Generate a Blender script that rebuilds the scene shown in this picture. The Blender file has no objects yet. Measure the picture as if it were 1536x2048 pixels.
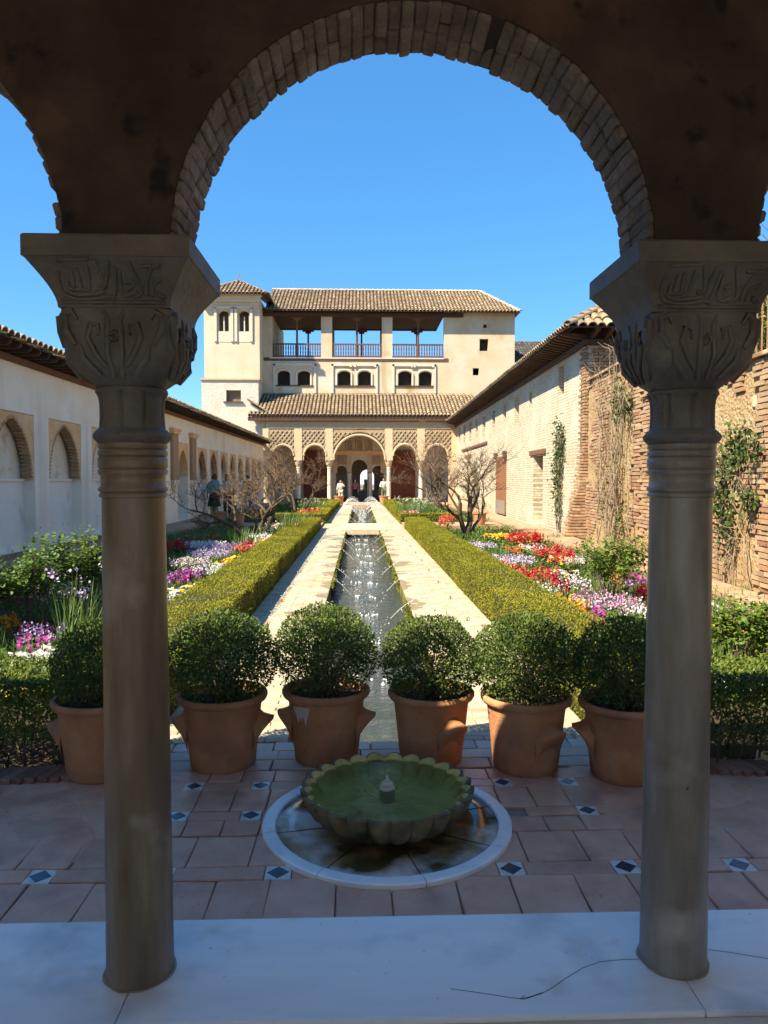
import bpy, bmesh, math, random
import numpy as np
from mathutils import Vector, Matrix, noise

R = math.radians
SC = bpy.context.scene
COL = SC.collection
rng = random.Random(11)
nrs = np.random.RandomState(11)

# ------------------------------------------------------------------ camera
cd = bpy.data.cameras.new('camera'); cam = bpy.data.objects.new('camera', cd); COL.objects.link(cam)
cd.sensor_fit = 'VERTICAL'; cd.sensor_height = 36.0; cd.lens = 26.02
cd.clip_start = 0.05; cd.clip_end = 9000
CAM = Vector((0, 0, 1.6)); YAW = math.atan(48/1480); PIT = math.atan(64/1480)
cam.location = CAM; cam.rotation_euler = (R(90) - PIT, 0, -YAW)
SC.camera = cam

# ------------------------------------------------------------------ sky, sun, exposure
SUN_TRAVEL = Vector((0.72, 0.52, -1.0)).normalized()      # direction in which sunlight travels
to_sun = -SUN_TRAVEL
elev = math.asin(to_sun.z); azim = math.atan2(to_sun.x, to_sun.y)
world = bpy.data.worlds.new('World'); SC.world = world; world.use_nodes = True
wn = world.node_tree; wn.nodes.clear()
sky = wn.nodes.new('ShaderNodeTexSky'); sky.sky_type = 'NISHITA'; sky.sun_disc = False
sky.sun_elevation = elev; sky.sun_rotation = azim
sky.altitude = 2200; sky.air_density = 1.0; sky.dust_density = 0.0; sky.ozone_density = 9.0
bgn = wn.nodes.new('ShaderNodeBackground'); bgn.inputs['Strength'].default_value = 0.118
won = wn.nodes.new('ShaderNodeOutputWorld')
hsv = wn.nodes.new('ShaderNodeHueSaturation'); hsv.inputs['Saturation'].default_value = 1.40
gam = wn.nodes.new('ShaderNodeGamma'); gam.inputs['Gamma'].default_value = 0.6
wn.links.new(sky.outputs[0], gam.inputs['Color']); wn.links.new(gam.outputs[0], hsv.inputs['Color']); wn.links.new(hsv.outputs[0], bgn.inputs[0]); wn.links.new(bgn.outputs[0], won.inputs[0])
sl = bpy.data.lights.new('sun', 'SUN'); sl.energy = 3.2; sl.angle = R(0.53); sl.color = (1.0, 0.885, 0.64)
sun = bpy.data.objects.new('sun', sl); COL.objects.link(sun)
sun.rotation_euler = SUN_TRAVEL.to_track_quat('-Z', 'Y').to_euler(); sun.location = (-20, -15, 40)
vs_ = SC.view_settings
vs_.view_transform = 'Standard'; vs_.look = 'None'; vs_.exposure = 2.0; vs_.gamma = 1.0; vs_.use_curve_mapping = False
SC.render.engine = 'CYCLES'
SC.cycles.use_denoising = True
SC.cycles.max_bounces = 8; SC.cycles.diffuse_bounces = 6; SC.cycles.glossy_bounces = 3
SC.cycles.transmission_bounces = 4; SC.cycles.transparent_max_bounces = 6
SC.cycles.caustics_reflective = False; SC.cycles.caustics_refractive = False
SC.cycles.sample_clamp_indirect = 6.0

# ------------------------------------------------------------------ where a spot of the photograph lies on the ground (for placing)
_F = Vector((math.sin(YAW)*math.cos(PIT), math.cos(YAW)*math.cos(PIT), -math.sin(PIT)))
_Rt = Vector((math.cos(YAW), -math.sin(YAW), 0)); _Up = _Rt.cross(_F)
def ray(u, v): return _F + _Rt*((u-768)/1480) - _Up*((v-1024)/1480)
def gz(u, v, z=0.0):
    d = ray(u, v); t = (z-1.6)/d.z; p = CAM + d*t; return Vector((p.x, p.y, z))
def gy(u, v, y):
    d = ray(u, v); p = CAM + d*(y/d.y); return p

# ------------------------------------------------------------------ materials
MATS = {}
def mat(name, cols, scale=6.0, rough=0.8, bump=0.0, bscale=40.0, rnd=0.0, spec=0.3, detail=6, trans=0.0, metal=0.0,
        stain=None, coord='pos', stretch=(1, 1, 1), contrast=(0.3, 0.7), coat=0.0, rndcols=None, bdist=0.02, rough2=None, streak=None):
    """noise mixed between the given colours; rnd = value spread from piece to piece; stain = (colour, scale, lo, hi)"""
    if name in MATS: return MATS[name]
    m = bpy.data.materials.new(name); m.use_nodes = True
    nt = m.node_tree; N = nt.nodes; L = nt.links
    b = N['Principled BSDF']
    b.inputs['Roughness'].default_value = rough; b.inputs['Metallic'].default_value = metal
    b.inputs['Specular IOR Level'].default_value = spec
    if coat: b.inputs['Coat Weight'].default_value = coat; b.inputs['Coat Roughness'].default_value = 0.12
    if coord == 'pos':
        g = N.new('ShaderNodeNewGeometry'); src = g.outputs['Position']
    else:
        g = N.new('ShaderNodeTexCoord'); src = g.outputs['Object']
    mp = N.new('ShaderNodeMapping'); mp.inputs['Scale'].default_value = stretch; L.new(src, mp.inputs[0])
    n1 = N.new('ShaderNodeTexNoise'); n1.inputs['Scale'].default_value = scale; n1.inputs['Detail'].default_value = detail
    n1.inputs['Roughness'].default_value = 0.62
    L.new(mp.outputs[0], n1.inputs['Vector'])
    cr = N.new('ShaderNodeValToRGB'); L.new(n1.outputs[0], cr.inputs[0])
    lo, hi = contrast
    k = len(cols)
    while len(cr.color_ramp.elements) < k: cr.color_ramp.elements.new(0.5)
    for i, c in enumerate(cols):
        cr.color_ramp.elements[i].position = lo + (hi-lo)*i/max(1, k-1)
        cr.color_ramp.elements[i].color = (*c, 1)
    col = cr.outputs[0]
    if rnd or rndcols:
        oi = N.new('ShaderNodeObjectInfo'); ge = N.new('ShaderNodeNewGeometry')
        ad = N.new('ShaderNodeMath'); ad.operation = 'ADD'
        L.new(oi.outputs['Random'], ad.inputs[0]); L.new(ge.outputs['Random Per Island'], ad.inputs[1])
        fr = N.new('ShaderNodeMath'); fr.operation = 'FRACT'; L.new(ad.outputs[0], fr.inputs[0])
        if rndcols:
            c2 = N.new('ShaderNodeValToRGB'); c2.color_ramp.interpolation = 'LINEAR'
            while len(c2.color_ramp.elements) < len(rndcols): c2.color_ramp.elements.new(0.5)
            for i, c in enumerate(rndcols):
                c2.color_ramp.elements[i].position = i/max(1, len(rndcols)-1); c2.color_ramp.elements[i].color = (*c, 1)
            L.new(fr.outputs[0], c2.inputs[0])
            mx = N.new('ShaderNodeMix'); mx.data_type = 'RGBA'; mx.inputs[0].default_value = 0.6
            L.new(col, mx.inputs[6]); L.new(c2.outputs[0], mx.inputs[7]); col = mx.outputs[2]
        if rnd:
            m2 = N.new('ShaderNodeMath'); m2.operation = 'MULTIPLY'; m2.inputs[1].default_value = 7.31
            L.new(ad.outputs[0], m2.inputs[0])
            f2 = N.new('ShaderNodeMath'); f2.operation = 'FRACT'; L.new(m2.outputs[0], f2.inputs[0])
            mr = N.new('ShaderNodeMapRange'); mr.inputs[3].default_value = 1-rnd; mr.inputs[4].default_value = 1+rnd
            L.new(f2.outputs[0], mr.inputs[0])
            hs = N.new('ShaderNodeHueSaturation'); L.new(mr.outputs[0], hs.inputs['Value']); L.new(col, hs.inputs['Color'])
            col = hs.outputs[0]
    if stain:
        for sc_, ss, slo, shi in ([stain] if not isinstance(stain, list) else stain):
            n2 = N.new('ShaderNodeTexNoise'); n2.inputs['Scale'].default_value = ss; n2.inputs['Detail'].default_value = 5
            mp2 = N.new('ShaderNodeMapping'); mp2.inputs['Location'].default_value = (3.1, 7.7, 1.3); L.new(src, mp2.inputs[0])
            L.new(mp2.outputs[0], n2.inputs['Vector'])
            mr2 = N.new('ShaderNodeMapRange'); mr2.inputs[1].default_value = slo; mr2.inputs[2].default_value = shi
            L.new(n2.outputs[0], mr2.inputs[0])
            mx2 = N.new('ShaderNodeMix'); mx2.data_type = 'RGBA'; L.new(mr2.outputs[0], mx2.inputs[0])
            L.new(col, mx2.inputs[6]); mx2.inputs[7].default_value = (*sc_, 1); col = mx2.outputs[2]
    if streak:                                     # rain streaks running down the wall
        n4 = N.new('ShaderNodeTexNoise'); n4.inputs['Scale'].default_value = 1.0; n4.inputs['Detail'].default_value = 6
        mp4 = N.new('ShaderNodeMapping'); mp4.inputs['Scale'].default_value = (streak[1], streak[1], streak[1]*.12); L.new(src, mp4.inputs[0]); L.new(mp4.outputs[0], n4.inputs['Vector'])
        mr4 = N.new('ShaderNodeMapRange'); mr4.inputs[1].default_value = streak[2]; mr4.inputs[2].default_value = streak[3]; L.new(n4.outputs[0], mr4.inputs[0])
        mx4 = N.new('ShaderNodeMix'); mx4.data_type = 'RGBA'; L.new(mr4.outputs[0], mx4.inputs[0]); L.new(col, mx4.inputs[6]); mx4.inputs[7].default_value = (*streak[0], 1); col = mx4.outputs[2]
    L.new(col, b.inputs['Base Color'])
    if rough2 is not None:
        mr3 = N.new('ShaderNodeMapRange'); mr3.inputs[1].default_value = 0.35; mr3.inputs[2].default_value = 0.65
        mr3.inputs[3].default_value = rough; mr3.inputs[4].default_value = rough2
        L.new(n1.outputs[0], mr3.inputs[0]); L.new(mr3.outputs[0], b.inputs['Roughness'])
    if bump:
        nb = N.new('ShaderNodeTexNoise'); nb.inputs['Scale'].default_value = bscale; nb.inputs['Detail'].default_value = 5
        L.new(mp.outputs[0], nb.inputs['Vector'])
        bp = N.new('ShaderNodeBump'); bp.inputs['Strength'].default_value = bump; bp.inputs['Distance'].default_value = bdist
        L.new(nb.outputs[0], bp.inputs['Height']); L.new(bp.outputs[0], b.inputs['Normal'])
    if trans:
        out = N['Material Output']
        tr = N.new('ShaderNodeBsdfTranslucent'); L.new(col, tr.inputs['Color'])
        ms = N.new('ShaderNodeMixShader'); ms.inputs[0].default_value = trans
        L.new(b.outputs[0], ms.inputs[1]); L.new(tr.outputs[0], ms.inputs[2]); L.new(ms.outputs[0], out.inputs['Surface'])
    MATS[name] = m
    return m

def brick_mat(name, c1, c2, mortar, bw=0.29, bh=0.062, mw=0.012, axis='x', rough=0.9, bump=0.6, patches=(), fade=0.0):
    """masonry too far away to pick apart brick by brick: courses by a Brick Texture on world position"""
    if name in MATS: return MATS[name]
    m = bpy.data.materials.new(name); m.use_nodes = True
    N = m.node_tree.nodes; L = m.node_tree.links; b = N['Principled BSDF']
    b.inputs['Roughness'].default_value = rough; b.inputs['Specular IOR Level'].default_value = 0.2
    g = N.new('ShaderNodeNewGeometry'); sp = N.new('ShaderNodeSeparateXYZ'); L.new(g.outputs['Position'], sp.inputs[0])
    cb = N.new('ShaderNodeCombineXYZ')
    L.new(sp.outputs[{'x': 0, 'y': 1}[axis]], cb.inputs[0]); L.new(sp.outputs[2], cb.inputs[1])
    nz = N.new('ShaderNodeTexNoise'); nz.inputs['Scale'].default_value = 2.2; nz.inputs['Detail'].default_value = 3
    L.new(g.outputs['Position'], nz.inputs['Vector'])
    va = N.new('ShaderNodeVectorMath'); va.operation = 'SCALE'; va.inputs['Scale'].default_value = 0.045
    sb = N.new('ShaderNodeVectorMath'); sb.operation = 'SUBTRACT'; sb.inputs[1].default_value = (0.5, 0.5, 0.5)
    L.new(nz.outputs['Color'], sb.inputs[0]); L.new(sb.outputs[0], va.inputs[0])
    ad = N.new('ShaderNodeVectorMath'); ad.operation = 'ADD'; L.new(cb.outputs[0], ad.inputs[0]); L.new(va.outputs[0], ad.inputs[1])
    bt = N.new('ShaderNodeTexBrick'); L.new(ad.outputs[0], bt.inputs['Vector'])
    bt.inputs['Scale'].default_value = 1.0; bt.inputs['Brick Width'].default_value = bw; bt.inputs['Row Height'].default_value = bh
    bt.inputs['Mortar Size'].default_value = mw; bt.inputs['Mortar Smooth'].default_value = 0.4; bt.inputs['Bias'].default_value = -0.1
    bt.inputs['Color1'].default_value = (*c1, 1); bt.inputs['Color2'].default_value = (*c2, 1); bt.inputs['Mortar'].default_value = (*mortar, 1)
    col = bt.outputs['Color']
    n3 = N.new('ShaderNodeTexNoise'); n3.inputs['Scale'].default_value = 9; n3.inputs['Detail'].default_value = 6
    L.new(g.outputs['Position'], n3.inputs['Vector'])
    hs = N.new('ShaderNodeHueSaturation'); mr = N.new('ShaderNodeMapRange'); mr.inputs[1].default_value = 0.3; mr.inputs[2].default_value = 0.7
    mr.inputs[3].default_value = 0.78; mr.inputs[4].default_value = 1.18
    L.new(n3.outputs[0], mr.inputs[0]); L.new(mr.outputs[0], hs.inputs['Value']); L.new(col, hs.inputs['Color']); col = hs.outputs[0]
    for pc, ps, plo, phi, off in patches:
        n2 = N.new('ShaderNodeTexNoise'); n2.inputs['Scale'].default_value = ps; n2.inputs['Detail'].default_value = 7; n2.inputs['Roughness'].default_value = 0.65
        mp = N.new('ShaderNodeMapping'); mp.inputs['Location'].default_value = off; L.new(g.outputs['Position'], mp.inputs[0]); L.new(mp.outputs[0], n2.inputs['Vector'])
        m2 = N.new('ShaderNodeMapRange'); m2.inputs[1].default_value = plo; m2.inputs[2].default_value = phi; L.new(n2.outputs[0], m2.inputs[0])
        mx = N.new('ShaderNodeMix'); mx.data_type = 'RGBA'; L.new(m2.outputs[0], mx.inputs[0]); L.new(col, mx.inputs[6])
        mx.inputs[7].default_value = (*pc, 1); col = mx.outputs[2]
    L.new(col, b.inputs['Base Color'])
    h = N.new('ShaderNodeMath'); h.operation = 'MULTIPLY_ADD'; h.inputs[1].default_value = -1.0
    L.new(bt.outputs['Fac'], h.inputs[0]); L.new(n3.outputs[0], h.inputs[2])
    bp = N.new('ShaderNodeBump'); bp.inputs['Strength'].default_value = bump; bp.inputs['Distance'].default_value = 0.03
    L.new(h.outputs[0], bp.inputs['Height']); L.new(bp.outputs[0], b.inputs['Normal'])
    MATS[name] = m
    return m

# ------------------------------------------------------------------ geometry helpers
def wmat(o):
    m = o.matrix_parent_inverse @ o.matrix_basis
    return wmat(o.parent) @ m if o.parent else o.matrix_basis.copy()

def tag(o, label=None, cat=None, group=None, kind=None):
    if label: o['label'] = label
    if cat: o['category'] = cat
    if group: o['group'] = group
    if kind: o['kind'] = kind
    return o

def thing(name, loc, label=None, cat=None, group=None, rz=0.0, kind=None):
    o = bpy.data.objects.new(name, None); COL.objects.link(o); o.empty_display_size = 0.2
    o.location = loc; o.rotation_euler = (0, 0, rz)
    return tag(o, label, cat, group, kind)

def link(name, me, material=None, parent=None, local=False):
    o = bpy.data.objects.new(name, me); COL.objects.link(o)
    if material is not None and not me.materials: me.materials.append(material)
    if parent is not None:
        o.parent = parent
        if not local: o.matrix_parent_inverse = wmat(parent).inverted()
    return o

def copy_tree(o, parent=None):
    c = o.copy(); COL.objects.link(c)
    if parent is not None: c.parent = parent
    for ch in list(o.children): copy_tree(ch, c)
    return c

class MB:
    def __init__(s): s.v = []; s.f = []
    def add(s, vs, fs):
        o = len(s.v); s.v.extend(tuple(p) for p in vs); s.f.extend(tuple(i+o for i in f) for f in fs); return s
    def box(s, x0, x1, y0, y1, z0, z1):
        return s.add([(x0,y0,z0),(x1,y0,z0),(x1,y1,z0),(x0,y1,z0),(x0,y0,z1),(x1,y0,z1),(x1,y1,z1),(x0,y1,z1)],
                     [(0,3,2,1),(4,5,6,7),(0,1,5,4),(1,2,6,5),(2,3,7,6),(3,0,4,7)])
    def obox(s, c, ax, ay, az, hx, hy, hz):
        """oriented box: centre, three unit axes, half sizes"""
        c = Vector(c); X = Vector(ax)*hx; Y = Vector(ay)*hy; Z = Vector(az)*hz
        return s.add([c-X-Y-Z, c+X-Y-Z, c+X+Y-Z, c-X+Y-Z, c-X-Y+Z, c+X-Y+Z, c+X+Y+Z, c-X+Y+Z],
                     [(0,3,2,1),(4,5,6,7),(0,1,5,4),(1,2,6,5),(2,3,7,6),(3,0,4,7)])
    def beam(s, p, q, w, h, up=(0,0,1)):
        p = Vector(p); q = Vector(q); d = (q-p); l = d.length; d.normalize()
        sd = d.cross(Vector(up));
        if sd.length < 1e-4: sd = d.cross(Vector((1,0,0)))
        sd.normalize(); u = sd.cross(d)
        return s.obox((p+q)/2, d, sd, u, l/2, w/2, h/2)
    def lathe(s, prof, seg=24, c=(0,0,0), fn=None, close=False):
        o = len(s.v); n = len(prof)
        for i, (r, z) in enumerate(prof):
            for k in range(seg):
                a = 2*math.pi*k/seg; rr, zz = (r, z) if fn is None else fn(r, z, a, i)
                s.v.append((c[0]+rr*math.cos(a), c[1]+rr*math.sin(a), c[2]+zz))
        for i in range(n-1):
            for k in range(seg):
                k2 = (k+1) % seg
                s.f.append((o+i*seg+k, o+i*seg+k2, o+(i+1)*seg+k2, o+(i+1)*seg+k))
        if close:
            s.f.append(tuple(o+k for k in reversed(range(seg)))); s.f.append(tuple(o+(n-1)*seg+k for k in range(seg)))
        return s
    def tube(s, pts, radii, seg=6, cap=True):
        pts = [Vector(p) for p in pts]; n = len(pts); o = len(s.v)
        ref = Vector((0.13, 0.31, 0.94))
        for i, p in enumerate(pts):
            d = (pts[min(i+1, n-1)] - pts[max(i-1, 0)])
            if d.length < 1e-9: d = Vector((0,0,1))
            d.normalize()
            a = d.cross(ref)
            if a.length < 0.05: a = d.cross(Vector((1,0,0)))
            a.normalize(); b = d.cross(a)
            r = radii[i] if hasattr(radii, '__len__') else radii
            for k in range(seg):
                t = 2*math.pi*k/seg
                s.v.append(tuple(p + a*(r*math.cos(t)) + b*(r*math.sin(t))))
        for i in range(n-1):
            for k in range(seg):
                k2 = (k+1) % seg
                s.f.append((o+i*seg+k, o+i*seg+k2, o+(i+1)*seg+k2, o+(i+1)*seg+k))
        if cap:
            s.f.append(tuple(o+k for k in reversed(range(seg)))); s.f.append(tuple(o+(n-1)*seg+k for k in range(seg)))
        return s
    def prism(s, poly, M, d0, d1):
        """polygon of (s,z) pushed from depth d0 to d1 through the map M(s,d,z)"""
        n = len(poly); o = len(s.v)
        for d in (d0, d1):
            for a, b in poly: s.v.append(tuple(M(a, d, b)))
        s.f.append(tuple(o+i for i in range(n))); s.f.append(tuple(o+n+i for i in reversed(range(n))))
        for i in range(n):
            j = (i+1) % n; s.f.append((o+i, o+n+i, o+n+j, o+j))
        return s
    def mesh(s, name, smooth=False, fix=True):
        me = bpy.data.meshes.new(name); me.from_pydata(s.v, [], s.f)
        if fix and len(s.f) < 60000:
            bm = bmesh.new(); bm.from_mesh(me); bmesh.ops.recalc_face_normals(bm, faces=bm.faces); bm.to_mesh(me); bm.free()
        if smooth:
            me.polygons.foreach_set('use_smooth', [True]*len(me.polygons))
        me.update(); return me
    def build(s, name, material, parent=None, smooth=False, local=False, fix=True):
        return link(name, s.mesh(name, smooth, fix), material, parent, local)

def sharpen(o, ang=40):
    """smooth shading with sharp creases kept"""
    me = o.data; bm = bmesh.new(); bm.from_mesh(me)
    for f in bm.faces: f.smooth = True
    for e in bm.edges:
        if len(e.link_faces) == 2 and e.calc_face_angle(0) > R(ang): e.smooth = False
    bm.to_mesh(me); bm.free(); return o

def bevel_obj(o, w=0.005, seg=1):
    bm = bmesh.new(); bm.from_mesh(o.data)
    bmesh.ops.bevel(bm, geom=list(bm.edges), offset=w, segments=seg, affect='EDGES', clamp_overlap=True)
    bm.to_mesh(o.data); bm.free(); return o

def np_mesh(name, V, Fq, k, smooth=False):
    """big meshes from arrays: V (n,3), Fq (m,k)"""
    me = bpy.data.meshes.new(name); me.vertices.add(len(V)); me.vertices.foreach_set('co', np.ascontiguousarray(V, np.float32).ravel())
    m = len(Fq); me.loops.add(m*k); me.polygons.add(m)
    me.loops.foreach_set('vertex_index', np.ascontiguousarray(Fq, np.int32).ravel())
    me.polygons.foreach_set('loop_start', np.arange(0, m*k, k, dtype=np.int32))
    me.polygons.foreach_set('loop_total', np.full(m, k, np.int32))
    if smooth: me.polygons.foreach_set('use_smooth', np.ones(m, bool))
    me.update(calc_edges=True); return me

def leaf_arrays(pos, dirn, size, width=0.5, nrm=None):
    """diamond leaves: pos (n,3) base, dirn (n,3) unit, size (n,)"""
    n = len(pos); pos = np.asarray(pos, float); dirn = np.asarray(dirn, float)
    size = np.broadcast_to(np.asarray(size, float), (n,))[:, None]
    r = nrs.normal(size=(n, 3)) if nrm is None else np.asarray(nrm, float) + nrs.normal(scale=0.25, size=(n, 3))
    side = np.cross(dirn, r); side /= np.linalg.norm(side, axis=1, keepdims=True) + 1e-9
    up = np.cross(side, dirn)
    tip = pos + dirn*size
    mid = pos + dirn*size*0.45
    a = mid + side*size*width*0.5 + up*size*0.08; b = mid - side*size*width*0.5 + up*size*0.08
    V = np.stack([pos, a, tip, b], 1).reshape(-1, 3)
    Fq = np.arange(n*4).reshape(n, 4)
    return V, Fq

def unit(a):
    a = np.asarray(a, float); return a/(np.linalg.norm(a, axis=-1, keepdims=True)+1e-9)

def join_arrays(parts):
    Vs, Fs, o = [], [], 0
    for V, Fq in parts:
        Vs.append(V); Fs.append(Fq+o); o += len(V)
    return np.concatenate(Vs), np.concatenate(Fs)

_bc = {}
def brick_mesh(size, bev=0.004, jit=0.0, var=0):
    key = (tuple(round(a, 3) for a in size), bev, var)
    if key in _bc: return _bc[key]
    bm = bmesh.new(); bmesh.ops.create_cube(bm, size=1.0)
    rr = random.Random(hash(key) & 0xffff)
    for v in bm.verts:
        v.co = Vector((v.co.x*size[0]+rr.uniform(-jit, jit), v.co.y*size[1]+rr.uniform(-jit, jit), v.co.z*size[2]+rr.uniform(-jit, jit)*0.5))
    if bev: bmesh.ops.bevel(bm, geom=list(bm.edges), offset=bev, segments=1, affect='EDGES', clamp_overlap=True)
    me = bpy.data.meshes.new('piece'); bm.to_mesh(me); bm.free(); _bc[key] = me; return me

def pieces(parent, name, items, material, limit=300, bev=0.004, jit=0.002, nvar=3, rest_name=None):
    """items: (centre, size, rotation matrix or rz). The nearest `limit` become parts of their own; the rest one joined part."""
    items = sorted(items, key=lambda t: (Vector(t[0])-CAM).length)
    for i, (c, sz, rot) in enumerate(items[:limit]):
        me = brick_mesh(sz, bev, jit, i % nvar)
        o = link(name, me, None, parent)
        if not me.materials: me.materials.append(material)
        M = Matrix.Rotation(rot, 4, 'Z') if not isinstance(rot, Matrix) else rot.to_4x4()
        o.matrix_basis = Matrix.Translation(c) @ M
    if len(items) > limit:
        mb = MB()
        for c, sz, rot in items[limit:]:
            M = Matrix.Rotation(rot, 3, 'Z') if not isinstance(rot, Matrix) else rot.to_3x3()
            ax, ay, az = M.col[0], M.col[1], M.col[2]
            j = lambda: rng.uniform(-jit, jit)
            mb.obox(Vector(c)+Vector((j(), j(), j()*0.6)), ax, ay, az, sz[0]/2, sz[1]/2, sz[2]/2)
        o = mb.build(rest_name or name+'_field', material, parent, fix=False); o['kind'] = 'stuff'

def arch_pts(s0, s1, zs, kind='round', rise=None, n=14):
    c = (s0+s1)/2; r = (s1-s0)/2; out = []
    if kind == 'round':
        h = rise or r
        for i in range(n+1):
            a = math.pi*(1-i/n); out.append((c+r*math.cos(a), zs+h*math.sin(a)))
    elif kind == 'pointed':                       # two arcs of radius k*r
        k = 1.45; R_ = 2*r*0.63
        cx = s1 - r*2 + R_                        # centre of the left arc
        apex = math.sqrt(max(1e-6, R_**2-(R_-r)**2)); f = (rise or apex)/apex
        a1 = math.acos((R_-r)/R_)
        for i in range(n//2+1):
            a = a1*i/(n//2); out.append((s0+R_-R_*math.cos(a), zs+f*R_*math.sin(a)))
        out += [(2*c-a, b) for a, b in reversed(out[:-1])]
    elif kind == 'horseshoe':
        h = rise or r; ph = R(18)
        for i in range(n+1):
            a = math.pi+ph-(math.pi+2*ph)*i/n
            out.append((c+r*1.04*math.cos(a), zs+h*(math.sin(a)+math.sin(ph))))
    elif kind == 'flat':
        out = [(s0, zs), (s1, zs)]
    return out

def wall_band(mb, M, s0, s1, z0, z1, ops, d0, d1, ends=True, top=True, bottom=True, back=True):
    """a slab of wall with openings: (os0, os1, oz0, ozs, kind, rise); openings must not overlap along s"""
    def q(a, b, c, d): mb.add([a, b, c, d], [(0, 1, 2, 3)])
    faces = [d0] + ([d1] if back else [])
    cur = s0
    for os0, os1, oz0, ozs, kind, rise in sorted(ops):
        if os0 > cur+1e-6:
            for d in faces: q(M(cur, d, z0), M(os0, d, z0), M(os0, d, z1), M(cur, d, z1))
        ap = arch_pts(os0, os1, ozs, kind, rise)
        if oz0 > z0+1e-6:
            for d in faces: q(M(os0, d, z0), M(os1, d, z0), M(os1, d, oz0), M(os0, d, oz0))
            q(M(os0, d0, oz0), M(os1, d0, oz0), M(os1, d1, oz0), M(os0, d1, oz0))
        for d in faces:
            for (a, za), (b, zb) in zip(ap, ap[1:]):
                a2 = min(max(a, os0), os1); b2 = min(max(b, os0), os1)
                q(M(a, d, za), M(b, d, zb), M(b2, d, z1), M(a2, d, z1))
        rev = [(os0, oz0)] + ap + [(os1, oz0)]
        for (a, za), (b, zb) in zip(rev, rev[1:]):
            q(M(a, d0, za), M(b, d0, zb), M(b, d1, zb), M(a, d1, za))
        cur = os1
    if cur < s1-1e-6:
        for d in faces: q(M(cur, d, z0), M(s1, d, z0), M(s1, d, z1), M(cur, d, z1))
    if top: q(M(s0, d0, z1), M(s1, d0, z1), M(s1, d1, z1), M(s0, d1, z1))
    if ends:
        for s in (s0, s1): q(M(s, d0, z0), M(s, d1, z0), M(s, d1, z1), M(s, d0, z1))
    return mb

def frame(origin, along, into):
    o = Vector(origin); a = Vector(along).normalized(); b = Vector(into).normalized()
    return lambda s, d, z: o + a*s + b*d + Vector((0, 0, z))

def tile_items(e0, e1, t0, t1, pitch=0.24, length=0.40, r=0.105):
    """barrel tiles laid on the quad e0-e1 (eave) to t0-t1 (ridge): list of (p, axis, side, normal, len, r)"""
    e0, e1, t0, t1 = map(Vector, (e0, e1, t0, t1))
    e = (e1-e0); Ls = e.length; e.normalize()
    g = (t0-e0) - e*((t0-e0).dot(e)); Hh = g.length; g.normalize()
    nrm = e.cross(g)
    if nrm.z < 0: nrm = -nrm
    sa = (t0-e0).dot(e); sb = (t1-e0).dot(e)
    out = []
    n = max(1, int(Ls/pitch))
    for i in range(n):
        s = (i+0.5)*Ls/n
        h = Hh
        if sa > 1e-6 and s < sa: h = min(h, Hh*s/sa)
        if sb < Ls-1e-6 and s > sb: h = min(h, Hh*(Ls-s)/(Ls-sb))
        h0 = 0.0
        if sa < -1e-6: pass
        k = 0
        while h0 < h-0.06:
            ln = min(length*1.12, h-h0+0.05)
            out.append((e0+e*(s+rng.uniform(-.008, .008))+g*(h0-0.03*(k == 0)), g, e, nrm, ln, r*rng.uniform(.93, 1.07), k))
            h0 += length; k += 1
    return out

def tile_geo(mb, it, seg=5, thick=True):
    p, g, e, n, ln, r, k = it
    lift = 0.03+rng.uniform(-.006, .006)
    tw = rng.uniform(-.02, .02)
    g = (g + e*tw).normalized()
    vs = []
    for (h, rr, lf) in ((0, r*1.06, lift), (ln, r*0.88, 0.0)):
        for j in range(seg+1):
            a = math.pi*j/seg
            vs.append(p + g*h + e*(rr*math.cos(a)) + n*(rr*0.85*math.sin(a)+lf))
    fs = [(j, j+1, seg+2+j, seg+1+j) for j in range(seg)]
    if thick:                                      # the tile's own thickness at its lower end
        o = len(vs)
        for j in range(seg+1):
            a = math.pi*j/seg
            vs.append(p + e*(r*0.86*math.cos(a)) + n*(r*0.85*0.84*math.sin(a)+lift-0.006))
        fs += [(j, o+j, o+j+1, j+1) for j in range(seg)]
    mb.add(vs, fs)
# ================================================================== materials used across the scene
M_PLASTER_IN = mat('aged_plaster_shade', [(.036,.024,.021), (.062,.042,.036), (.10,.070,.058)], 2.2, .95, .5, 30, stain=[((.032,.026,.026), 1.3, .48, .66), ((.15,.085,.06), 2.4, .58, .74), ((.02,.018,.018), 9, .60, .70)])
M_ARCHBRICK = mat('arch_brick', [(.14,.115,.10), (.195,.162,.14), (.28,.24,.21)], 9, .95, .9, 28, rnd=.2, stain=((.20,.15,.12), 11, .55, .7), bdist=.03)
M_COLUMN = mat('brown_column_marble', [(.125,.085,.052), (.18,.13,.082), (.27,.21,.15)], 2.2, .30, .15, 70, stretch=(5, 5, .8), spec=.5,
               stain=[((.15,.10,.06), 2.6, .52, .75), ((.42,.37,.30), 3.7, .60, .78), ((.07,.055,.045), 26, .72, .78)])
M_COLUMN_GREY = mat('grey_column_marble', [(.16,.138,.112), (.23,.20,.165), (.33,.30,.26)], 2.2, .30, .15, 70, stretch=(5, 5, .8), spec=.5,
               stain=[((.16,.12,.085), 2.6, .55, .75), ((.44,.41,.36), 3.7, .60, .78), ((.06,.05,.045), 24, .70, .76)])
M_CAPITAL = mat('capital_marble', [(.11,.098,.086), (.185,.168,.148)], 7, .6, .35, 50, stain=((.10,.08,.065), 5, .5, .75))
M_SLAB = mat('white_marble', [(.82,.83,.84), (.89,.89,.89), (.84,.85,.86)], 1.6, .28, .04, 60, stretch=(1, 5, 1), spec=.45,
             stain=[((.58,.60,.64), 3.4, .50, .72), ((.62,.54,.44), 5.2, .62, .80), ((.40,.38,.36), 38, .70, .78)])
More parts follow.
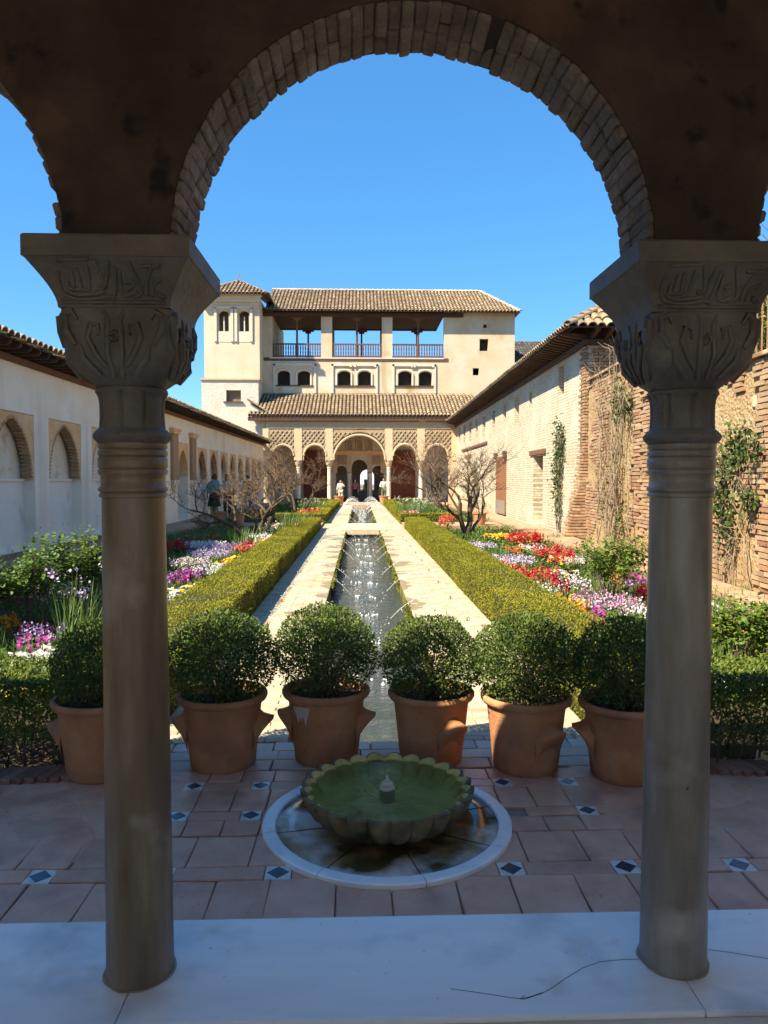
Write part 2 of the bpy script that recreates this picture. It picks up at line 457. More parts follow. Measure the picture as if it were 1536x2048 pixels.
M_MORTAR = mat('mortar', [(.34,.26,.20), (.52,.46,.40)], 40, .95, .4, 80)
M_DARKGAP = mat('dark_joint', [(.02,.018,.015), (.04,.03,.025)], 30, .95)
M_TERRA = mat('terracotta_tile', [(.55,.285,.19), (.63,.35,.24), (.68,.41,.30)], 7, .42, .22, 45, rnd=.13, spec=.5, rough2=.30,
              stain=[((.45,.24,.165), 3.2, .54, .72), ((.60,.42,.32), 6.5, .60, .8), ((.30,.165,.12), 1.7, .62, .72), ((.30,.20,.15), 30, .68, .74)])
M_GROUT = mat('grout', [(.26,.19,.15), (.36,.28,.23)], 20, .95, .3, 90)
M_AZWHITE = mat('glazed_white', [(.62,.62,.60), (.72,.72,.69)], 30, .25, .1, 50, spec=.5, stain=((.42,.38,.33), 18, .55, .75))
M_AZBLUE = mat('glazed_blue', [(.03,.055,.09), (.06,.10,.15)], 25, .22, .1, 50, spec=.5, rnd=.4, rndcols=[(.03,.04,.05), (.04,.065,.11), (.05,.065,.07)])
M_FLAG = mat('pale_flagstone', [(.38,.32,.265), (.50,.44,.375)], 6, .35, .25, 40, rnd=.2, spec=.45, rough2=.6)
M_CLAY = mat('pot_terracotta', [(.38,.165,.075), (.47,.215,.105), (.54,.28,.155)], 5, .8, .3, 60, stain=[((.50,.36,.27), 3.3, .60, .82), ((.20,.095,.055), 2.2, .55, .8)])
M_SOIL = mat('soil', [(.035,.024,.016), (.075,.052,.035)], 14, .98, .8, 50)
M_BOX_LEAF = mat('boxwood_leaf', [(.05,.085,.02), (.10,.15,.032), (.17,.22,.045)], 9, .65, rnd=.35, trans=.22, spec=.35)
M_HEDGE_LEAF = mat('clipped_hedge_leaf', [(.15,.16,.012), (.24,.235,.016), (.32,.29,.024)], 1.7, .62, rnd=.30, trans=.28, spec=.25,
                   stain=((.28,.20,.05), 2.6, .58, .76))
M_HEDGE_CORE = mat('hedge_core', [(.02,.026,.008), (.05,.05,.015)], 12, .95)
M_TWIG = mat('twig', [(.09,.065,.045), (.16,.12,.085)], 20, .9)
M_FOUNT = mat('mossy_stone', [(.10,.065,.03), (.17,.12,.062), (.25,.185,.105)], 8, .6, .35, 45, spec=.25, rough2=.85,
              stain=((.05,.045,.018), 6, .5, .7))
M_BASININ = mat('algae_basin', [(.44,.31,.09), (.60,.44,.14), (.72,.55,.24)], 7, .6, .3, 30, stain=((.36,.25,.07), 9, .56, .72))
M_DISH = mat('wet_marble_dish', [(.60,.59,.56), (.70,.69,.66)], 4, .10, .04, 40, spec=.5,
             stain=[((.085,.062,.022), 3.0, .45, .58), ((.36,.25,.12), 5, .46, .66)])

def water_mat(name, tint, bump, bscale, dist, refl=1.0, clear=True, base=(.05,.06,.05), stretch=(1,1,1)):
    m = bpy.data.materials.new(name); m.use_nodes = True; N = m.node_tree.nodes; L = m.node_tree.links
    g = N.new('ShaderNodeNewGeometry'); mp = N.new('ShaderNodeMapping'); mp.inputs['Scale'].default_value = stretch
    L.new(g.outputs['Position'], mp.inputs[0])
    n = N.new('ShaderNodeTexNoise'); n.inputs['Scale'].default_value = bscale; n.inputs['Detail'].default_value = 4
    n.inputs['Distortion'].default_value = 1.2
    L.new(mp.outputs[0], n.inputs['Vector'])
    bp = N.new('ShaderNodeBump'); bp.inputs['Strength'].default_value = bump; bp.inputs['Distance'].default_value = dist
    L.new(n.outputs[0], bp.inputs['Height'])
    out = N['Material Output']; b = N['Principled BSDF']
    if clear:
        N.remove(b)
        tr = N.new('ShaderNodeBsdfTransparent'); tr.inputs[0].default_value = (*tint, 1)
        gl = N.new('ShaderNodeBsdfGlossy'); gl.inputs['Roughness'].default_value = 0.03; L.new(bp.outputs[0], gl.inputs['Normal'])
        fr = N.new('ShaderNodeFresnel'); fr.inputs[0].default_value = 1.33; L.new(bp.outputs[0], fr.inputs['Normal'])
        ms = N.new('ShaderNodeMixShader'); L.new(fr.outputs[0], ms.inputs[0]); L.new(tr.outputs[0], ms.inputs[1]); L.new(gl.outputs[0], ms.inputs[2])
        L.new(ms.outputs[0], out.inputs['Surface'])
    else:
        b.inputs['Base Color'].default_value = (*base, 1); b.inputs['Roughness'].default_value = 0.06; b.inputs['IOR'].default_value = 1.33
        b.inputs['Specular IOR Level'].default_value = 0.5*refl
        L.new(bp.outputs[0], b.inputs['Normal'])
    MATS[name] = m; return m
M_BOWLWATER = water_mat('bowl_water', (.92,.88,.66), .5, 30, .012)
M_CHANWATER = water_mat('channel_water', (1,1,1), .75, 9, .05, clear=False, base=(.040,.050,.044), stretch=(.7, 1.5, 1))
M_FOAM = mat('water_foam', [(.42,.46,.48), (.62,.66,.68)], 30, .3, spec=.5)

# ================================================================== foreground arcade we look through
AX = 0.165; AS = 1.76; AR = 0.725; YN, YF = 2.23, 2.50
ZS = 2.285
arc = thing('arcade', (AX, 2.365, 0), 'dark shaded arcade wall with round brick arches framing the view', 'arcade')
Mx = lambda s, d, z: Vector((s, d, z))
mb = MB()
ops = [(AX+k*AS-AR, AX+k*AS+AR, ZS-.005, ZS, 'round', None) for k in (-1, 0, 1)]
# finer arches: subdivide by hand so that the intrados stays round
def arch_wall(mb, ops, s0, s1, z0, z1, n=48):
    cur = s0
    def q(*p): mb.add(p, [(0, 1, 2, 3)])
    for a0, a1, _, zs, _, _ in sorted(ops):
        for d in (YN, YF): q(Mx(cur, d, z0), Mx(a0, d, z0), Mx(a0, d, z1), Mx(cur, d, z1))
        q(Mx(cur, YN, z0), Mx(a0, YN, z0), Mx(a0, YF, z0), Mx(cur, YF, z0))
        ap = arch_pts(a0, a1, zs, 'round', None, n)
        ap = [(x + 0.006*noise.noise((x*9, z*9, 1)), z + 0.006*noise.noise((x*9, z*9, 5))) for x, z in ap]
        ap[0] = (a0, zs); ap[-1] = (a1, zs)
        for (a, za), (b, zb) in zip(ap, ap[1:]):
            for d in (YN, YF): q(Mx(a, d, za), Mx(b, d, zb), Mx(b, d, z1), Mx(a, d, z1))
            q(Mx(a, YN, za), Mx(b, YN, zb), Mx(b, YF, zb), Mx(a, YF, za))
        cur = a1
    for d in (YN, YF): q(Mx(cur, d, z0), Mx(s1, d, z0), Mx(s1, d, z1), Mx(cur, d, z1))
    q(Mx(cur, YN, z0), Mx(s1, YN, z0), Mx(s1, YF, z0), Mx(cur, YF, z0))
XL, XR = -4.7, 5.0
arch_wall(mb, ops, AX-1.5*AS-.19, AX+1.5*AS+.19, ZS-.003, 3.05)
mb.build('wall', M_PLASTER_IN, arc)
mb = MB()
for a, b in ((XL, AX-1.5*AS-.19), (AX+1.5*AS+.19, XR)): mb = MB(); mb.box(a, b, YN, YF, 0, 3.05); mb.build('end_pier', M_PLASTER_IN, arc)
mb = MB()                                         # unseen upper wall, height and gap shaped to cast shade and a sun patch
mb.box(XL, -1.92, YN, YN+.12, 3.051, 4.08); mb.build('sun_gap_parapet', M_PLASTER_IN, arc)
mb = MB(); mb.box(-1.22, XR, YN, YN+.12, 3.051, 4.08); mb.build('sun_gap_parapet', M_PLASTER_IN, arc)
# the brick ring of each arch: every brick is a piece, some prouder than others
def voussoirs(cx, a_lo, a_hi, n):
    for i in range(n):
        a = a_lo+(a_hi-a_lo)*(i+.5)/n
        if not 0 < a < math.pi: continue
        th = (a_hi-a_lo)/n*AR
        pr = 0.013+rng.uniform(-.006, .006)
        c = Vector((cx+(AR+.028-pr)*math.cos(a), (YN+YF)/2+.006+rng.uniform(-.004, .004), ZS+(AR+.028-pr)*math.sin(a)))
        cut = .5+rng.uniform(-.16, .16); W_ = YF-YN-.012
        for w0, w1 in ((0, cut), (cut, 1)):
            c2 = c.copy(); c2.y = YN+.006+W_*(w0+w1)/2; e = rng.uniform(-.005, .005); c2 += Vector((math.cos(a), 0, math.sin(a)))*e
            o = link('brick', brick_mesh((.056, round(W_*(w1-w0), 2)-.002, th*(.95+.03*(i % 4))), .006, .005, i % 7), None, arc)
            if not o.data.materials: o.data.materials.append(M_ARCHBRICK)
            o.matrix_basis = Matrix.Translation(c2) @ Matrix.Rotation(-a+rng.uniform(-.05, .05), 4, 'Y')
voussoirs(AX, 0.012, math.pi-.012, 58)
voussoirs(AX-AS, 0.012, math.pi/2, 27)
voussoirs(AX+AS, math.pi/2, math.pi-.012, 27)

# ------------------------------------------------------------------ columns
def impost_w(z):                                  # half width of the flaring impost block
    t = min(1, max(0, (z-2.095)/(2.222-2.095)))
    return 0.160 + 0.068*(1-math.cos(t*math.pi/2))**0.9
STROKES = [[(545,420),(530,520),(560,590),(650,622),(780,618),(900,598),(955,612)], [(585,545),(605,572),(680,590),(800,580),(880,560)],
           [(600,470),(600,535),(640,548)], [(645,400),(645,540)], [(690,395),(702,540),(645,548)], [(775,370),(762,548),(702,548)],
           [(835,340),(890,520),(845,548),(832,515)], [(945,345),(885,535)], [(985,380),(950,600),(905,606)], [(1015,400),(1000,560),(1040,602),(1130,560)],
           [(1040,500),(1080,480),(1120,500),(1050,555)], [(1090,345),(1150,500),(1165,575),(1090,604)], [(1195,590),(1210,480),(1262,390),(1335,372)],
           [(1240,600),(1255,500),(1330,470)], [(1180,380),(1270,378)], [(1290,560),(1300,600),(1340,600)], [(560,340),(800,335)], [(530,645),(1340,645)]]
def column(x, label, z0=0.03, M_COLUMN=M_COLUMN):
    t = thing('column', (x, 2.335, z0), label, 'column', 'marble columns of the arcade')
    L = dict(parent=t, local=True)
    Z = lambda z: z-z0
    mb = MB(); prof = []
    for i in range(25):
        k = i/24; z = z0+(1.548-z0)*k
        r = 0.1045-0.0085*k-0.0015*k*k; prof.append((r*(1+.004*noise.noise((0, x, z*3))), Z(z)))
    mb.lathe(prof, 56, close=True)
    mb.build('shaft', M_COLUMN, t, smooth=False, local=True); sharpen(t.children[-1], 50)
    mb = MB(); mb.lathe([(.094,Z(1.545)),(.1015,Z(1.548)),(.1025,Z(1.556)),(.0965,Z(1.562)),(.103,Z(1.566)),(.1045,Z(1.574)),(.098,Z(1.580)),(.0965,Z(1.600)),(.097,Z(1.613)),
                         (.103,Z(1.618)),(.1045,Z(1.630)),(.0995,Z(1.634)),(.104,Z(1.639)),(.104,Z(1.668)),(.0985,Z(1.672)),(.104,Z(1.676)),(.1035,Z(1.690)),(.098,Z(1.694)),(.1035,Z(1.699)),(.1025,Z(1.712))], 48)
    sharpen(mb.build('collar', M_COLUMN, t, local=True), 60)
    mb = MB(); mb.lathe([(.10+.0175*max(0, math.sin(math.pi*i/9)), Z(1.712+.045*i/9)) for i in range(10)], 48)
    sharpen(mb.build('torus', M_CAPITAL, t, local=True), 60)
    def flute(r, z, a, i):                        # the leafed neck under the capital
        w = abs(math.sin(a*4+.35)); return r*(1-.15*(1-w)**4*(1 if 0 < i < 6 else 0)), z
    mb = MB(); mb.lathe([(.0985,Z(1.757)),(.097,Z(1.775)),(.096,Z(1.80)),(.0965,Z(1.83)),(.099,Z(1.85)),(.104,Z(1.862)),(.108,Z(1.868)),(.106,Z(1.878))], 96, fn=flute)
    sharpen(mb.build('neck', M_CAPITAL, t, local=True), 45)
    mb = MB(); rings = []                         # capital: round below, square above
    n = 64; prof = [(1.872,.100,2.0),(1.885,.108,2.2),(1.90,.124,2.8),(1.918,.142,3.8),(1.94,.157,5.5),(1.965,.165,8),(2.00,.169,11),(2.03,.170,13),(2.06,.170,14),(2.094,.170,14)]
    for z, r, p in prof:
        for k in range(n):
            a = 2*math.pi*k/n; c, s = math.cos(a), math.sin(a)
            d = (abs(c)**p+abs(s)**p)**(-1/p)
            rr = r*.955*d*(1+.02*noise.noise((c*4+x, s*4, z*18)) - .02*max(0, math.cos(a*8))*(.5+.5*math.sin(z*60)))
            mb.v.append((rr*c, rr*s, Z(z)))
    for i in range(len(prof)-1):
        for k in range(n):
            k2 = (k+1) % n; mb.f.append((i*n+k, i*n+k2, (i+1)*n+k2, (i+1)*n+k))
    cap = mb.build('capital', M_CAPITAL, t, local=True); sharpen(cap, 50)
    # carved palmettes and knots standing out of the four faces
    mb = MB()
    for q in range(4):
        ca, sa = math.cos(q*math.pi/2), math.sin(q*math.pi/2)
        def W(a, z, out=0.0):
            k = min(1, max(0, (z-1.88)/.10)); r = .112+(.160-.112)*math.sin(k*math.pi/2)**.7+out-.004
            return (a*sa + r*ca, -a*ca + r*sa, Z(z))
        for sg in (-1, 1):
            mb.tube([W(sg*.03,1.93,.004), W(sg*.055,1.965,.006), W(sg*.075,2.01,.006), W(sg*.066,2.05,.006), W(sg*.045,2.045,.006), W(sg*.045,2.015,.006)], [.007,.009,.010,.010,.008,.005], 6)
            mb.tube([W(sg*.11,1.99,.004), W(sg*.135,2.03,.006), W(sg*.140,2.07,.006), W(sg*.118,2.085,.006), W(sg*.105,2.06,.006)], [.008,.011,.012,.010,.006], 6)
            mb.tube([W(sg*.012,1.90,.002), W(sg*.022,1.97,.006), W(sg*.018,2.06,.006), W(sg*.03,2.088,.006)], [.006,.009,.008,.005], 6)
            mb.tube([W(sg*.05,1.905,.0), W(sg*.09,1.95,.003), W(sg*.10,1.99,.004)], [.008,.011,.006], 6)
        mb.tube([W(0,2.00,.006), W(.014,2.012,.010), W(0,2.028,.010), W(-.014,2.012,.010), W(0,2.0,.006)], .006, 6)
    sharpen(mb.build('carving', M_CAPITAL, cap, local=True), 60)
    mb = MB(); zs = [2.096+(2.222-2.096)*i/9 for i in range(10)]+[2.2225, 2.278, 2.284]
    ws = [impost_w(z) for z in zs[:10]]+[.232, .232, .227]
    for z, w in zip(zs, ws): mb.v += [(-w,-w*.98,Z(z)),(w,-w*.98,Z(z)),(w,w*.98,Z(z)),(-w,w*.98,Z(z))]
    for i in range(len(zs)-1):
        for k in range(4): k2 = (k+1) % 4; mb.f.append((i*4+k, i*4+k2, i*4+4+k2, i*4+4+k))
    m_ = len(zs)-1; mb.f += [(3,2,1,0), tuple(m_*4+k for k in range(4))]
    imp = mb.build('impost', M_CAPITAL, t, local=True); bevel = imp
    mb = MB()
    for st in STROKES:
        pts = []
        for a, b in st:
            sx = (a-935)/410*1.0; z = 2.215-(b-335)/310*.105
            pts.append((sx*.150, -impost_w(z)*.98-.0015, Z(z)))
        # smooth the stroke a little
        fine = []
        for p, q in zip(pts, pts[1:]):
            for k in range(4):
                f = k/4; fine.append(tuple(p[j]+(q[j]-p[j])*f for j in range(3)))
        fine.append(pts[-1])
        fine = [fine[0]]+[tuple((fine[i-1][j]+2*fine[i][j]+fine[i+1][j])/4 for j in range(3)) for i in range(1, len(fine)-1)]+[fine[-1]]
        fine = [(p[0], -impost_w(p[2]+z0)*.98-.0015, p[2]) for p in fine]
        mb.tube(fine, .0056, 6)
    mb.build('inscription', M_CAPITAL, imp, smooth=True, local=True)
    mb = MB(); n = 40
    vs = [(0,0,.0015)]+[((.113+.006*noise.noise((math.cos(2*math.pi*k/n)*2, math.sin(2*math.pi*k/n)*2, x)))*math.cos(2*math.pi*k/n),
                         (.113+.006*noise.noise((math.cos(2*math.pi*k/n)*2, math.sin(2*math.pi*k/n)*2, x)))*math.sin(2*math.pi*k/n), .0015) for k in range(n)]
    mb.add(vs, [(0, 1+k, 1+(k+1) % n) for k in range(n)])
    mb.build('mortar_bed', M_MORTAR, t, local=True)
    return t
column(-0.706, 'brown-veined marble column at left, capital against the sky and white wall')
column(1.025, 'greyish marble column at right in front of the brick wall', M_COLUMN=M_COLUMN_GREY)
column(AX-1.5*AS, 'marble column beyond the left arch'); column(AX+1.5*AS, 'marble column beyond the right arch')

# ------------------------------------------------------------------ marble threshold
sill = thing('marble_threshold', (AX, 2.345, 0), kind='structure', label='white marble slabs under the arcade columns')
edges = [-4.7, -2.6, -.712, 1.022, 2.93, 5.0]
for i, (a, b) in enumerate(zip(edges, edges[1:])):
    mb = MB(); mb.box(a+.0015, b-.0015, 2.092, 2.602, -.03, .030)
    s_ = bevel_obj(mb.build('slab', M_SLAB, sill), .003)
    if i == 2:
        mb = MB(); pts = [gz(u, v, .0305) for u, v in ((1286,1918),(1245,1919),(1200,1923),(1165,1936),(1130,1957),(1105,1975),(1085,1986),(1050,1998),(1020,1995),(985,1989),(900,1977))]
        for p, q in zip(pts, pts[1:]): mb.beam(p, q, .0016, .0006)
        pts = [gz(u, v, .0305) for u, v in ((1085,1985),(1062,1993),(1040,1998),(1050,1990))]
        for p, q in zip(pts, pts[1:]): mb.beam(p, q, .0016, .0008)
        mb.build('crack', M_DARKGAP, s_)
    if i == 3:
        mb = MB(); pts = [gz(u, v, .0305) for u, v in ((1417,1899),(1450,1903),(1500,1911),(1536,1917),(1600,1925))]
        for p, q in zip(pts, pts[1:]): mb.beam(p, q, .0016, .0006)
        mb.build('crack', M_DARKGAP, s_)

# ------------------------------------------------------------------ unseen portico behind the camera: shades the arcade, openings added for sun fill
M_ROOM = mat('white_bounce_plaster', [(.74,.70,.63), (.80,.77,.71)], 2, .95)  # white room and pale floor chosen to bounce fill light
mb = MB(); mb.box(XL, XR, -4.2, 2.09, -.06, .012); mb.build('portico_floor', mat('pale_bounce_floor', [(.66,.57,.47),(.74,.65,.55)], 3, .6))['kind'] = 'structure'
mb = MB(); mb.box(XL-.25, XR+.25, -4.4, YN-.002, 3.30, 3.36); mb.build('portico_ceiling', M_ROOM)['kind'] = 'structure'
mb = MB(); wall_band(mb, frame((XL, -4.2, 0), (1,0,0), (0,-1,0)), 0, XR-XL, 0, 3.30, [(.5, 2.6, 0, 2.15, 'round', None), (3.2, 5.3, 0, 2.15, 'round', None), (5.9, 8.0, 0, 2.15, 'round', None)], 0, .3)  # arches added out of view so sun on the floor fills the room
mb.build('wall_back', M_ROOM)['kind'] = 'structure'
for nm, x in (('wall_left', XL-.25), ('wall_right', XR)):
    mb = MB(); mb.box(x, x+.25, -4.2, YN-.002, 0, 3.298); mb.build(nm, M_ROOM)['kind'] = 'structure'

# ================================================================== terrace
ter = thing('terrace', (.115, 3.4, 0), kind='structure')
mb = MB(); mb.box(-6.6, 6.9, 2.604, 4.04, -.25, -.014); mb.build('mortar_bed', M_GROUT, ter)
mb = MB(); mb.box(-1.45, 1.72, 4.041, 4.47, -.25, -.014); mb.build('mortar_bed', M_GROUT, ter)
TI = []; AZ = []
def tl(x0, x1, y0, y1, z=0.0, g=.005, rz=0.0):
    TI.append((Vector(((x0+x1)/2, (y0+y1)/2, -.014+z+rng.uniform(-.0025, .0025))), (round(x1-x0-g, 3), round(y1-y0-g, 3), .03), rz+rng.uniform(-.006, .006)))
FC = Vector((.125, 3.40, 0)); FRAD = .585
def free(x0, x1, y0, y1):
    cx = min(max(FC.x, x0), x1); cy = min(max(FC.y, y0), y1)
    far = max((Vector((x, y))-FC.xy).length for x in (x0, x1) for y in (y0, y1))
    return far > FRAD-.02
# front band
xk = [.62+.478*k for k in range(-9, 10)]
for i, x in enumerate(xk):
    AZ.append((x, 2.965, .105))
    tl(x+.0525, x+.4255, 2.9125, 3.0175)
    for (a, b) in ((-.0525+.03, .24), (.24, .4255+.03)):
        if i % 2: a, b = (a, a+.5*(b-a)+.1) if False else (a, b)
        tl(x+a, x+b, 2.625, 2.9125); tl(x+a+.11, x+b+.11, 3.0175, 3.285)
# central panel, mirrored about the fountain
for sg in (-1, 1):
    for row, y in enumerate((3.49, 3.835)):
        for k in range(4):
            x = .115+sg*(.985-.3475*k)
            if abs(x-FC.x) > .55 or row == 1: AZ.append((x, y, .095)) if free(x-.05, x+.05, y-.05, y+.05) and (Vector((x, y))-FC.xy).length > FRAD+.05 else None
            a, b = sorted((x-sg*.0475, x-sg*.30))
            if free(a, b, y-.05, y+.05): tl(a, b, y-.0475, y+.0475)
    for (ya, yb) in ((3.29, 3.4425), (3.5375, 3.7875), (3.8825, 4.03)):
        for k in range(7):
            xa = .115+sg*(1.1-.174*k); a, b = sorted((xa, xa-sg*.174))
            if free(a, b, ya, yb): tl(a, b, ya, yb)
TI = [t for t in TI if not (3.287 < t[0].y < 4.04 and abs(t[0].x-.115) > 1.16)]
# outer fields: larger tiles laid on the diagonal
for sg in (-1, 1):
    for i in range(-14, 15):
        for j in range(-14, 15):
            a = R(31)*-sg
            p = Vector((.115+sg*2.4, 3.66)) + Vector((i*.30*math.cos(a)-j*.30*math.sin(a), i*.30*math.sin(a)+j*.30*math.cos(a)))
            if abs(p.x-.115) > 1.02 and abs(p.x) < 4.4 and 3.16 < p.y < 4.12:
                TI.append((Vector((p.x, p.y, -.0185)), (.295, .295, .03), a))
pieces(ter, 'tile', TI, M_TERRA, limit=300, bev=.004, jit=.004, nvar=5)
for x, y, s in AZ:
    if abs(x) > 4: continue
    c = Vector((x, y, -.0145)); rz = rng.uniform(-.03, .03)
    o = link('inset_tile', brick_mesh((s, s, .03), .002, .001, 0), None, ter)
    if not o.data.materials: o.data.materials.append(M_AZWHITE)
    o.matrix_basis = Matrix.Translation(c) @ Matrix.Rotation(rz, 4, 'Z')
    key = ('dia', s)
    if key not in _bc:
        mb = MB(); h = s*.43; mb.add([(-h,0,0),(0,-h,0),(h,0,0),(0,h,0),(-h,0,.0016),(0,-h,.0016),(h,0,.0016),(0,h,.0016)],
                                    [(4,5,6,7),(0,1,5,4),(1,2,6,5),(2,3,7,6),(3,0,4,7)]); _bc[key] = mb.mesh('lozenge')
    d = link('lozenge', _bc[key], M_AZBLUE, o, local=True); d.location = (0, 0, .0150)
# pale stone flags and worn bricks at the head of the channel
a_, b_ = gz(685, 1832), gz(848, 1832)
mb = MB(); mb.box(a_.x, b_.x, 2.604, 2.622, -.02, .0045); mb.build('drain_slot', M_DARKGAP, ter)
fl = []
for (y0, y1, w) in ((4.045, 4.19, .30), (4.19, 4.33, .26), (4.33, 4.47, .15)):
    x = -1.44
    while x < 1.66:
        ww = w*rng.uniform(.8, 1.2); fl.append((Vector((x+ww/2, (y0+y1)/2, -.014+rng.uniform(-.002, .002))), (round(ww, 2)-.006, y1-y0-.006, .03), rng.uniform(-.01, .01))); x += round(ww, 2)
pieces(ter, 'flagstone', fl, M_FLAG, limit=300, bev=.004, jit=.003, nvar=2)
# brick-on-edge borders in front of the low hedges
be = []
for sg in (-1, 1):
    for i in range(46):
        t = i*.067
        be.append((Vector((.115+sg*(1.66+t*.93), 4.02+.0-t*.10*(1 if sg < 0 else 1.3), -.004)), (.058, .20, .055), R(14)*sg))
pieces(ter, 'brick', be, mat('edging_brick', [(.20,.10,.07), (.30,.16,.11)], 12, .9, .4, 50, rnd=.25), limit=300, bev=.006, jit=.004)

# ================================================================== fountain
fo = thing('fountain', (FC.x, FC.y, 0), 'scalloped stone fountain bowl full of green water on a white marble ring', 'fountain')
Ml = lambda r, a, z: (r*math.cos(a), r*math.sin(a), z)
for k in range(8):                                # the marble ring in eight pieces
    mb = MB(); a0 = 2*math.pi*(k+.30)/8+.004; a1 = 2*math.pi*(k+1.30)/8-.004; n = 10; o = 0
    for i in range(n+1):
        a = a0+(a1-a0)*i/n
        mb.v += [Ml(.515,a,-.03), Ml(.515,a,.018), Ml(.522,a,.022), Ml(.570,a,.022), Ml(.578,a,.017), Ml(.578,a,-.03)]
    for i in range(n):
        for j in range(5): mb.f.append((i*6+j, i*6+j+1, i*6+6+j+1, i*6+6+j))
    mb.f += [(0,1,2,3,4,5), tuple(n*6+j for j in (5,4,3,2,1,0))]
    mb.build('ring_segment', M_SLAB, fo, local=True)
mb = MB(); mb.lathe([(.516,.004),(.505,.012),(.40,.009),(.25,.007),(.0,.006)], 48); mb.build('dish', M_DISH, fo, smooth=True, local=True)
for k in range(8):
    mb = MB(); a = 2*math.pi*(k+.30)/8; mb.beam(Ml(.28,a,.0078), Ml(.512,a,.0115), .004, .003); mb.build('joint', M_DARKGAP, fo, local=True)
NL = 24
def lobe(r, z, a, i):
    w = abs(math.sin(a*NL/2)); amp = (.0, .03, .05, .06, .062, .062, .058, .058, .055, .05, .035, .01)[min(i, 11)]
    return r*(1-amp+amp*1.5*w**.7), z + (.012*w if 3 < i < 8 else (.012*(w-.6) if 7 < i < 11 else 0))
mb = MB(); prof = [(.14,.004),(.225,.012),(.295,.038),(.348,.078),(.378,.118),(.392,.150),(.394,.170),(.376,.172),(.360,.154),(.322,.112),(.22,.100),(.0,.10)]
mb.lathe(prof, NL*8, fn=lobe)
bowl = mb.build('bowl', M_FOUNT, fo, local=True); bowl.data.materials.append(M_BASININ)
for p in bowl.data.polygons:
    if p.index >= 7*NL*8: p.material_index = 1
sharpen(bowl, 55)
# water with small rings spreading from the nozzle
mb = MB(); seg = 96; rr = [0]+[.374*(i/60) for i in range(1, 61)]
for i, r in enumerate(rr):
    for k in range(seg):
        a = 2*math.pi*k/seg; w = abs(math.sin(a*NL/2))
        r2 = r*(1+(0.012*w-.03)*(r/.374)**4); z = .156+.0034*math.exp(-r*7)*math.sin(r*210)+.0012*noise.noise((r2*math.cos(a)*22, r2*math.sin(a)*22, 3))
        mb.v.append((r2*math.cos(a), r2*math.sin(a), z))
for i in range(60):
    for k in range(seg): k2 = (k+1) % seg; mb.f.append((i*seg+k, i*seg+k2, (i+1)*seg+k2, (i+1)*seg+k))
mb.build('water', M_BOWLWATER, fo, smooth=True, local=True)
mb = MB(); mb.lathe([(.036,.10),(.036,.152),(.038,.162),(.034,.170),(.028,.174),(.029,.182),(.023,.189),(.013,.193),(.014,.198),(.009,.203),(.0,.204)], 24)
sharpen(mb.build('nozzle', mat('pale_nozzle_stone', [(.50,.43,.32), (.62,.55,.43)], 12, .6), fo, local=True), 50)
mb = MB(); mb.lathe([(.004,.200),(.006,.210),(.005,.218),(.002,.222),(.0,.224)], 10)
for k in range(14):
    a = rng.uniform(0, 6.28); r = rng.uniform(.01, .03); z = rng.uniform(.165, .215); mb.lathe([(0,-.0025),(.002,0),(0,.0025)], 5, (r*math.cos(a), r*math.sin(a), z))
mb.build('jet', M_FOAM, fo, smooth=True, local=True)['kind'] = 'stuff'

# ================================================================== boxwood in terracotta pots
def pot_meshes():
    mb = MB(); prof = [(.0,.0),(.172,.0),(.180,.008),(.190,.10),(.203,.22),(.214,.33),(.222,.365),(.244,.375),(.252,.390),(.252,.405),(.244,.415),(.228,.414),(.222,.395),(.212,.36),(.0,.355)]
    mb.lathe(prof, 48, fn=lambda r, z, a, i: (r*(1+.006*math.sin(a*3+z*9)), z)); pm = mb.mesh('pot_body'); 
    mb = MB(); n = 14                             # lug handle: a crescent ledge
    for i in range(n+1):
        f = -1+2*i/n; a = f*R(25); e = .082*math.cos(f*math.pi/2)**.8 if abs(f) < 1 else 0; z = .270-.075*f*f
        r = .205
        for (rr, zz) in ((r-.01, z+.055), (r+e*.30, z+.020), (r+e*.75, z+.008), (r+e, z+.004), (r+e*.98, z-.012), (r+e*.6, z-.040), (r-.01, z-.105)):
            mb.v.append((rr*math.cos(a), rr*math.sin(a), zz))
    for i in range(n):
        for j in range(6): mb.f.append((i*7+j, i*7+j+1, i*7+7+j+1, i*7+7+j))
    hm = mb.mesh('lug', True)
    mb = MB(); mb.lathe([(.0,.372),(.10,.374),(.213,.366)], 24); sm = mb.mesh('pot_soil')
    return pm, hm, sm
POT_M, LUG_M, SOIL_M = pot_meshes()
